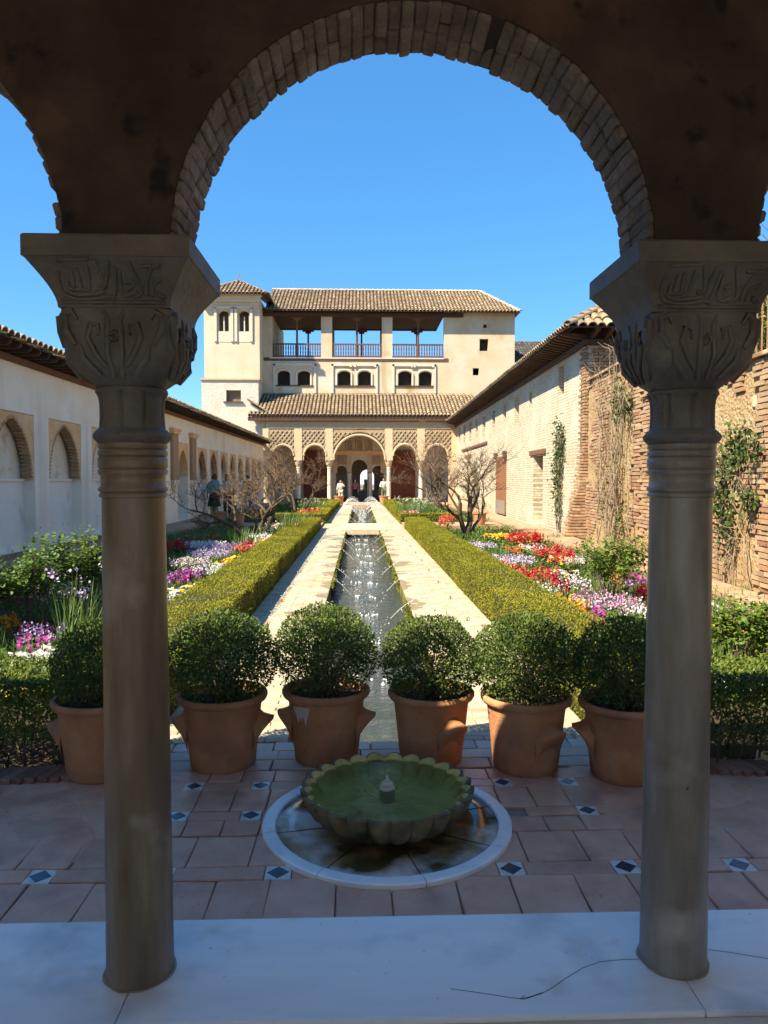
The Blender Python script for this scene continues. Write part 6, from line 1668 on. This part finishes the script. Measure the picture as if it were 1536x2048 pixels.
# ================================================================== bare trees
M_BARK = mat('grey_bark', [(.07,.05,.033), (.13,.095,.065), (.20,.155,.11)], 9, .95, .7, 40, stretch=(3, 3, 1))
M_TWIGS = mat('bare_twig', [(.13,.085,.055), (.20,.13,.085)], 5, .9)
def bare_tree(label, base, limbs, h, seed, twist=.22, levels=4):
    rs = random.Random(seed); t = thing('bare_tree', base, label, 'tree', 'leafless pomegranate trees')
    big, small = MB(), MB()
    def branch(p, d, ln, r, lv):
        pts = [p]; rad = [r]; n = 5 if lv > 1 else 3; q = p.copy(); dd = d.copy()
        for i in range(n):
            dd = (dd+Vector((rs.gauss(0, twist), rs.gauss(0, twist), rs.gauss(.03, twist*.7)))).normalized(); q = q+dd*(ln/n); pts.append(q.copy()); rad.append(max(.0032, r*(1-.42*(i+1)/n)))
        (big if r > .014 else small).tube(pts, rad, 8 if r > .03 else (5 if r > .008 else 3), False)
        if lv == 0: return
        k = 3 if lv > 2 else 4
        for i in range(k):
            f = .45+.55*(i+1)/k; j = min(n, max(1, int(f*n))); b = pts[j]
            a = rs.uniform(0, 6.28); spread = rs.uniform(.45, .95); sd = Vector((math.cos(a), math.sin(a), rs.uniform(-.1, .5)))
            nd = (dd*(1.0 if i == k-1 else .75)+sd*spread*(.5 if i == k-1 else 1)+Vector((0, 0, .10))).normalized()
            branch(b, nd, ln*rs.uniform(.58, .82), rad[j]*rs.uniform(.60, .8), lv-1)
        if lv <= 2:
            for i in range(5):
                b = pts[rs.randint(1, n)]; a = rs.uniform(0, 6.28); branch(b, Vector((math.cos(a), math.sin(a), rs.uniform(.1, 1.0))).normalized(), ln*rs.uniform(.3, .55), .0055, 0)
    B = Vector(base)
    for (dx, dy, ln, r) in limbs: branch(B+Vector((dx*.06, dy*.06, -.05)), Vector((dx, dy, 1.0)).normalized(), ln*h, r, levels)
    big.build('trunk', M_BARK, t, smooth=True, fix=False); small.build('crown', M_TWIGS, t, fix=False)
    return t
g = gz(520, 1078); bare_tree('leafless many-stemmed tree in the left bed before the crossing', (g.x, g.y, -.05), [(-.75,-.1,.42,.085), (.55,.1,.42,.09), (.15,.3,.40,.07), (-.25,-.35,.36,.06)], 2.75, 5)
g = gz(590, 1030); bare_tree('leafless tree in the left bed beyond the crossing', (g.x, g.y, -.05), [(.35,.1,.45,.08), (-.4,.2,.45,.08), (.75,-.1,.40,.06)], 3.6, 17)
g = gz(934, 1072); bare_tree('leafless leaning tree in the right bed before the crossing', (g.x, g.y, -.05), [(-.85,.1,.42,.09), (-.05,.1,.46,.10), (.55,.1,.40,.055)], 2.7, 23)
g = gz(868, 1034); bare_tree('leafless tree in the right bed beyond the crossing', (g.x, g.y, -.05), [(-.55,0,.45,.08), (.3,.2,.45,.08), (-.1,-.2,.42,.06)], 3.5, 31)

# ================================================================== climbers on the right-hand walls
M_IVY = mat('climber_leaf', [(.03,.06,.016), (.06,.10,.025), (.12,.17,.035)], 5, .5, rnd=.35, trans=.3)
M_DRYST = mat('dry_climber_stem', [(.20,.15,.10), (.32,.25,.17)], 6, .95, .3, 40)
def climber(label, M, s0, w, h, ns, nleaf, blobs, stem_r=.012, seed=1, twigs=10, out=.10, z0=.1):
    rs = random.Random(seed); t = thing('climbing_plant', tuple(M(s0, -out, z0)), label, 'climber', 'climbers on the garden walls'); mb = MB(); tips = []
    for i in range(ns):
        s = s0+rs.gauss(0, w*.16); tgt = s0+rs.uniform(-w/2, w/2); hh = h*rs.uniform(.55, 1.0); n = 9; pts = []; rad = []
        for k in range(n+1):
            f = k/n; pts.append(M(s+(tgt-s)*f**1.3+rs.gauss(0, .035)*(k > 0), -out*rs.uniform(.5, 1.5), z0+hh*f)); rad.append(stem_r*(1-.75*f))
        mb.tube(pts, rad, 5, False); tips += pts[3:]
        for _ in range(twigs):
            b = pts[rs.randint(2, n)]; e = b+(M(1, 0, 0)-M(0, 0, 0))*rs.gauss(0, .22)+(M(0, -1, 0)-M(0, 0, 0))*abs(rs.gauss(.05, .10))+Vector((0, 0, rs.gauss(.05, .22)))
            mb.tube([b, b.lerp(e, .5)+Vector((0, 0, rs.gauss(0, .05))), e], [.006, .004, .002], 3, False); tips.append(e)
    mb.build('stems', M_DRYST, t, fix=False)
    if nleaf:
        P = []
        for (bs, bz, br, wt) in blobs:
            for _ in range(int(nleaf*wt)):
                q = M(s0+bs+rs.gauss(0, br*.55), -abs(rs.gauss(.10, .08))-.02, bz+rs.gauss(0, br*.9)); P.append(q)
        P = np.array([tuple(p) for p in P]); n_ = np.array(tuple(M(0, -1, 0)-M(0, 0, 0)))
        d = unit(nrs.normal(size=P.shape)*.8+np.array([0, 0, -.35])+n_*.3)
        V, Fq = leaf_arrays(P, d, nrs.uniform(.05, .10, len(P)), .75, nrm=np.tile(n_, (len(P), 1))); link('leaves', np_mesh('leaves', V, Fq, 4), M_IVY, t)
    return t
sc_, zc_ = on_right(1124, 960)
climber('dense green climber on the limewashed wall by its corner', MR, sc_, 1.0, 3.2, 7, 1100, [(0, 2.2, .42, .4), (-.15, 2.9, .30, .25), (.1, 1.5, .35, .25), (0, .8, .25, .1)], seed=3)
def s_on_wall(u, v):
    d = ray(u, v); t = (W0-CAM).dot(wi)/d.dot(wi); p = CAM+d*t; return (p-W0).dot(wa), p.z
sA, _ = s_on_wall(1238, 1000)
climber('big tangle of bare climber stems beside the right column', MW, sA, 3.4, 4.7, 18, 700, [(-.3, 3.3, .28, .45), (-1.0, 3.2, .22, .2), (.4, 1.0, .4, .2), (-.6, .7, .35, .15)], .020, 8, 34, .18)
sB, _ = s_on_wall(1482, 1000)
climber('thin leafy climber on the rough wall right of the column', MW, sB, 1.9, 2.5, 9, 900, [(-.10, 2.05, .20, .25), (.35, 1.8, .22, .15), (.45, 1.35, .18, .15), (.2, .95, .2, .2), (-.6, 2.0, .16, .12), (-.55, 1.3, .14, .13)], .012, 12, 8, .06)
sD, _ = on_right(955, 980)
climber('far climber on the limewashed wall behind the right tree', MR, sD, 1.6, 3.0, 8, 500, [(0, 2.0, .5, .6), (.4, 1.2, .4, .4)], seed=21)
P_('low green plants at the foot of the rough wall', 'grass', 1478, 1178, 110, None, .24)
P_('small green plant at the corner of the brick range', 'grass', 1112, 1068, 28, None, .30)
# orange tree and greenery beyond the railing
gt = thing('orange_tree', (8.2, 15.2, 3.1), 'dark green orange tree behind the iron railing', 'tree')
mb = MB(); mb.tube([(8.2,15.2,3.0),(8.25,15.2,4.2),(8.2,15.2,5.2)], [.12,.10,.06], 7); mb.build('trunk', M_BARK, gt, smooth=True)
n = 5200; d = unit(nrs.normal(size=(n, 3))); rr = nrs.random_sample(n)**.45; q = np.array([noise.noise((a[0]*2, a[1]*2, a[2]*2)) for a in d])
p = d*(rr*(1.35+.5*q))[:, None]*np.array([1.1, 1.1, .95])+np.array([8.2, 15.2, 5.0])
V, Fq = leaf_arrays(p, unit(nrs.normal(size=p.shape)), nrs.uniform(.06, .12, n), .5); link('crown', np_mesh('orange_crown', V, Fq, 4), M_IVY, gt)
mb = MB()
for k in range(22):
    a = unit(nrs.normal(size=3)); c = np.array([8.2, 15.2, 5.0])+a*np.array([1.4, 1.4, 1.25]); mb.lathe([(0,-.05),(.035,-.035),(.05,0),(.035,.035),(0,.05)], 7, tuple(c))
mb.build('oranges', PET['orange'], gt, smooth=True, fix=False)['kind'] = 'stuff'
bt = bare_tree('bare branches of a tree above the railing', (11.2, 19.0, 3.1), [(-.2,0,.5,.10), (.2,.1,.5,.09)], 4.6, 41, levels=3)

# ================================================================== smaller potted plants
def small_pot(label, x, y, z, s, ball, bs):
    t = thing('potted_boxwood', (x, y, z), label, 'potted shrub', 'smaller potted shrubs farther off'); t.scale = (s, s, s)
    link('pot', POT_M, M_CLAY2, t, local=True)
    b = link('foliage', ball, M_BOX_LEAF, t, local=True); b.location = (0, 0, .36); b.scale = bs
M_CLAY2 = mat('pale_pot_terracotta', [(.42,.24,.15), (.52,.33,.22)], 5, .85, .3, 40)
B0 = ball_mesh(77, .30, .25, 1800); B1 = ball_mesh(78, .24, .26, 900)
small_pot('left one of two potted boxwoods on the left path', -4.72, 25.0, .10, 1.05, B0, (1.15, 1.15, .95))
small_pot('right one of two potted boxwoods on the left path', -4.12, 25.1, .08, 1.05, B0, (1.0, 1.0, .95))
small_pot('bushy plant in an orange clay pot beside the right path', 4.05, 24.9, .08, 1.0, B0, (1.15, 1.15, 1.05))
small_pot('small topiary left of the far fountain jets', -1.35, 47.8, .02, 1.35, B1, (1.1, 1.1, 1.1))
small_pot('small topiary right of the far fountain jets', 1.55, 47.8, .02, 1.35, B1, (1.1, 1.1, 1.1))
# ================================================================== water jets over the channel
M_DROP = mat('water_drop', [(.60,.64,.68), (.82,.85,.88)], 60, .08, spec=.6)
drop_me = None
ORD = 'first second third fourth fifth sixth seventh eighth ninth tenth eleventh twelfth thirteenth fourteenth fifteenth sixteenth seventeenth eighteenth nineteenth twentieth twenty-first twenty-second twenty-third twenty-fourth twenty-fifth twenty-sixth twenty-seventh'.split()
def jet(i, side, y):
    x0 = .09+side*1.12; x1 = .09-side*.10+rng.uniform(-.05, .05); h = .62+rng.uniform(-.06, .06)
    t = thing('water_jet', (x0, y, .0), 'thin water jet arching from the %s walk, %s from the terrace' % ('left' if side < 0 else 'right', ORD[i]), 'water jet',
              'water jets from the left walk' if side < 0 else 'water jets from the right walk')
    mb = MB(); mb.lathe([(.012,0),(.012,.03),(.007,.045),(.0,.046)], 8, (x0, y, .001)); mb.build('nozzle', M_IRON, t)
    mb = MB(); n = 46
    for k in range(n):
        f = (k+rng.random())/n; f = f**.9
        x = x0+(x1-x0)*f+rng.gauss(0, .006*(1+4*f)); z = .04+4*h*f*(1-f)*1.0-.22*f+rng.gauss(0, .004*(1+5*f)); yy = y+rng.gauss(0, .008*(1+4*f))
        r = rng.uniform(.0035, .008)*(1 if y < 22 else 1.6); mb.lathe([(0,-r*1.3),(r,0),(0,r*1.3)], 5, (x, yy, z))
    mb.tube([(x0+(x1-x0)*f, y, .04+4*h*f*(1-f)-.22*f) for f in [q_/16 for q_ in range(13)]], [(.006 if y > 26 else .0016)*(1+.6*q_/16) for q_ in range(13)], 4, False)
    d = mb.build('drops', M_DROP, t, smooth=True, fix=False); d['kind'] = 'stuff'
    mb = MB()                                      # splash where it lands
    for k in range(6):
        a = rng.uniform(0, 6.28); r = abs(rng.gauss(0, .07)); s = rng.uniform(.006, .018); mb.lathe([(s*1.4,-.004),(s,.006),(0,.012+rng.uniform(0, .02))], 6, (x1+r*math.cos(a), y+r*1.2*math.sin(a), -.198))
    for k in range(10):
        a = rng.uniform(0, 6.28); r = rng.uniform(.02, .12); s = rng.uniform(.003, .007); mb.lathe([(0,-s),(s,0),(0,s)], 5, (x1+r*math.cos(a), y+r*math.sin(a), -.18+rng.uniform(0, .14)))
    d = mb.build('splash', M_FOAM, t, smooth=True, fix=False); d['kind'] = 'stuff'
i = 0
y = 6.6
while y < 46:
    if not (23.0 < y < 26.6):
        jet(i, -1, y); jet(i, 1, y+.15); i += 1
    y += 1.55 if y < 23 else 1.35
# bubbling inlet nearest the terrace
bub = thing('bubbling_inlet', (.30, 4.75, -.2), 'white bubbling water at the near end of the channel', 'water jet')
mb = MB()
for k in range(90):
    a = rng.uniform(0, 6.28); r = abs(rng.gauss(0, .09)); s = rng.uniform(.008, .022); mb.lathe([(s*1.5,-.006),(s,.006),(0,.012+rng.uniform(0, .03)*max(0, 1-r*7))], 6, (.32+r*1.3*math.cos(a), 4.78+r*1.1*math.sin(a), -.198))
mb.build('foam', M_FOAM, bub, smooth=True, fix=False)['kind'] = 'stuff'

# ================================================================== people
M_SKIN = mat('skin', [(.42,.25,.17), (.50,.31,.22)], 5, .6)
def cloth(name, c): return mat('cloth_'+name, [tuple(a*.8 for a in c), c], 9, .9, .2, 40)
def skin_mesh(name, verts, edges, radii, root=0, sub=1):
    me = bpy.data.meshes.new(name); me.from_pydata(verts, edges, []); o = bpy.data.objects.new(name, me); COL.objects.link(o)
    m = o.modifiers.new('skin', 'SKIN')
    for i, r in enumerate(radii): me.skin_vertices[0].data[i].radius = (r, r) if not isinstance(r, tuple) else r
    me.skin_vertices[0].data[root].use_root = True
    s = o.modifiers.new('sub', 'SUBSURF'); s.levels = sub; s.render_levels = sub
    dg = bpy.context.evaluated_depsgraph_get(); new = bpy.data.meshes.new_from_object(o.evaluated_get(dg)); new.name = name
    bpy.data.objects.remove(o, do_unlink=True); bpy.data.meshes.remove(me)
    new.materials.clear(); new.polygons.foreach_set('use_smooth', [True]*len(new.polygons)); return new
def person(label, pos, facing, h, top, bottom, hair, arm='down', skirt=False, longhair=True, bag=None):
    t = thing('person', pos, label, 'person', rz=facing); k = h/1.70
    S = lambda p: tuple(a*k for a in p)
    el = {'down': ((.24,.02,1.10), (.25,-.06,.86)), 'up': ((.30,-.16,1.22), (.14,-.26,1.50)), 'front': ((.25,-.02,1.12), (.12,-.24,1.08))}
    eR, hR = el[arm]; eL, hL = el['down' if arm == 'up' else arm]
    V = [(0,0,.96), (0,0,1.12), (0,0,1.33), (0,0,1.46), (0,-.01,1.53), (0,-.015,1.60), (0,-.01,1.68),      # 0-6 spine, head
         (.17,0,1.39), eR, hR, (-.17,0,1.39), (-eL[0],eL[1],eL[2]), (-hL[0],hL[1],hL[2]),                    # 7-12 arms
         (.09,0,.90), (.10,-.02,.50), (.10,.02,.08), (.11,-.12,.03), (-.09,0,.90), (-.10,.01,.50), (-.11,.04,.08), (-.12,-.10,.03)]  # 13-20 legs
    E = [(0,1),(1,2),(2,3),(3,4),(4,5),(5,6),(2,7),(7,8),(8,9),(2,10),(10,11),(11,12),(0,13),(13,14),(14,15),(15,16),(0,17),(17,18),(18,19),(19,20)]
    Rr = [(.15,.11),(.135,.10),(.15,.10),(.05,.05),(.06,.07),(.078,.092),(.055,.065),.062,.042,.030,.062,.042,.030,.085,.058,.042,.036,.085,.058,.042,.036]
    for hb, sg in ((9, 1), (12, -1)):              # five fingers of unequal length on each hand
        w = Vector(V[hb]); e = Vector(V[hb-1]); d = (w-e).normalized(); sd = d.cross(Vector((0,1,.2))).normalized()
        V.append(tuple(w+d*.075)); E.append((hb, len(V)-1)); Rr.append((.034,.016)); pk = len(V)-1
        for f, ln in ((-.026,.062), (-.009,.074), (.009,.070), (.026,.052)):
            b = Vector(V[pk])+sd*f+d*.02; V.append(tuple(b)); E.append((pk, len(V)-1)); Rr.append(.009); V.append(tuple(b+d*ln*.6+Vector((0,-.012,0)))); E.append((len(V)-2, len(V)-1)); Rr.append(.008)
        V.append(tuple(w+d*.045-sd*.045*sg+Vector((0,-.01,0)))); E.append((hb, len(V)-1)); Rr.append(.011)
    V = [S(p) for p in V]; Rr = [tuple(a*k for a in r) if isinstance(r, tuple) else r*k for r in Rr]
    link('body', skin_mesh('body', V, E, Rr), M_SKIN, t, local=True)
    fat = lambda r, e: tuple(a+e*k for a in r) if isinstance(r, tuple) else r+e*k
    idx = [0,1,2,3,7,8,10,11]; mp = {a: i for i, a in enumerate(idx)}
    ve = [V[a] for a in idx]; fe = [S(tuple(Vector(eR).lerp(Vector(hR), .6)))]; ve2 = ve+fe+[S((-(eL[0]*.4+hL[0]*.6), eL[1]*.4+hL[1]*.6, eL[2]*.4+hL[2]*.6))]
    ed = [(mp[a], mp[b]) for a, b in ((0,1),(1,2),(2,3),(2,7),(7,8),(2,10),(10,11))]+[(mp[8], 8), (mp[11], 9)]
    link('top', skin_mesh('top', ve2, ed, [fat(Rr[a], .020) for a in idx]+[.046*k, .046*k]), cloth(top[0], top[1]), t, local=True)
    if skirt:
        mb = MB(); mb.lathe([(.15*k, 1.02*k), (.18*k, .90*k), (.22*k, .70*k), (.26*k, .46*k), (.25*k, .46*k)], 22, fn=lambda r, z, a, i: (r*(1+.05*math.sin(a*7)*(i > 1)), z)); mb.build('skirt', cloth(bottom[0], bottom[1]), t, smooth=True, local=True)
    else:
        idx = [0,13,14,15,17,18,19]; mp = {a: i for i, a in enumerate(idx)}
        link('trousers', skin_mesh('trousers', [V[a] for a in idx], [(mp[a], mp[b]) for a, b in ((0,13),(13,14),(14,15),(0,17),(17,18),(18,19))], [fat(Rr[a], .018) for a in idx]), cloth(bottom[0], bottom[1]), t, local=True)
    for a in (16, 20):
        mb = MB(); x, y_, z = V[a]; mb.lathe([(.0,0),(.045*k,.0),(.05*k,.03*k),(.042*k,.07*k),(.0,.08*k)], 10, (0,0,0), fn=None); 
        mb.v = [(x+p[0]*.9, y_+.04*k+p[1]*2.4, p[2]) for p in mb.v]; mb.build('shoe', cloth('shoe', (.06,.05,.045)), t, smooth=True, local=True)
    mb = MB(); n = 16                              # hair: a cap over the back of the head, long hair falls to the shoulders
    prof = [(.0,1.715),(.055,1.70),(.088,1.66),(.098,1.61),(.095,1.56)] + ([(.090,1.48),(.080,1.40)] if longhair else [(.075,1.535)])
    mb.lathe([(r*k, z*k) for r, z in prof], n, fn=lambda r, z, a, i: (r*(1 if math.sin(a) > -.55 or i < 2 else (.80 if i < 3 else .55)), z)); mb.v = [(p[0], p[1]+.012*k, p[2]) for p in mb.v]
    mb.build('hair', cloth(hair[0], hair[1]), t, smooth=True, local=True)
    mb = MB()                                      # face: eyes, nose, mouth
    for sx in (-.028, .028): mb.lathe([(0,-.008*k),(.009*k,0),(0,.008*k)], 6, S((sx, -.095, 1.615)))
    mb.lathe([(0,-.006*k),(.022*k,0),(0,.006*k)], 8, S((0, -.088, 1.555))); mb.build('face_features', cloth('feature', (.10,.04,.03)), t, smooth=True, local=True)
    mb = MB(); mb.add([S(p) for p in ((-.013,-.09,1.575),(.013,-.09,1.575),(0,-.118,1.578),(0,-.092,1.62))], [(0,1,2),(0,2,3),(2,1,3)]); mb.build('nose', M_SKIN, t, local=True)
    if bag:
        mb = MB(); mb.tube([S((.14,0,1.46)), S((0,.14,1.25)), S((-.20,.08,.95))], .012*k, 5); mb.obox(S((-.24,.06,.86)), (1,0,0), (0,1,0), (0,0,1), .07*k, .12*k, .12*k); mb.build('shoulder_bag', cloth(bag[0], bag[1]), t, local=True)
    return t
BLK = ('black', (.018,.018,.020)); DH = ('dark_hair', (.025,.015,.010))
person('person in teal top and long black skirt seen from behind by the white wall', (-5.80, 29.6, .10), R(180+15), 1.68, ('teal', (.13,.30,.34)), BLK, ('brown_hair', (.10,.05,.03)), skirt=True, longhair=False, bag=BLK)
person('person with long dark hair in white patterned top and black trousers', (-5.45, 30.6, .10), R(170), 1.74, ('offwhite', (.55,.52,.48)), BLK, DH, arm='front')
person('person in black top and blue jeans behind the left tree', (-5.35, 35.5, .10), R(200), 1.70, BLK, ('denim', (.16,.24,.38)), DH, longhair=False)
person('person with dark hair half hidden beside the teal top', (-6.15, 31.6, .10), R(150), 1.74, ('greyblue', (.30,.32,.36)), BLK, DH)
person('person in white clothes raising a hand to the head under the far arch', (-1.30, 49.6, .05), R(0), 1.55, ('white', (.70,.68,.64)), ('white', (.70,.68,.64)), DH, arm='up')
person('person in dark pink top standing inside the far portico', (-.35, 52.2, .05), R(0), 1.60, ('darkpink', (.22,.09,.10)), BLK, DH)
person('person in pale blue shirt beside the far right column', (1.62, 50.6, .05), R(0), 1.68, ('paleblue', (.50,.56,.60)), ('greytrousers', (.16,.16,.17)), DH, arm='front', longhair=False)
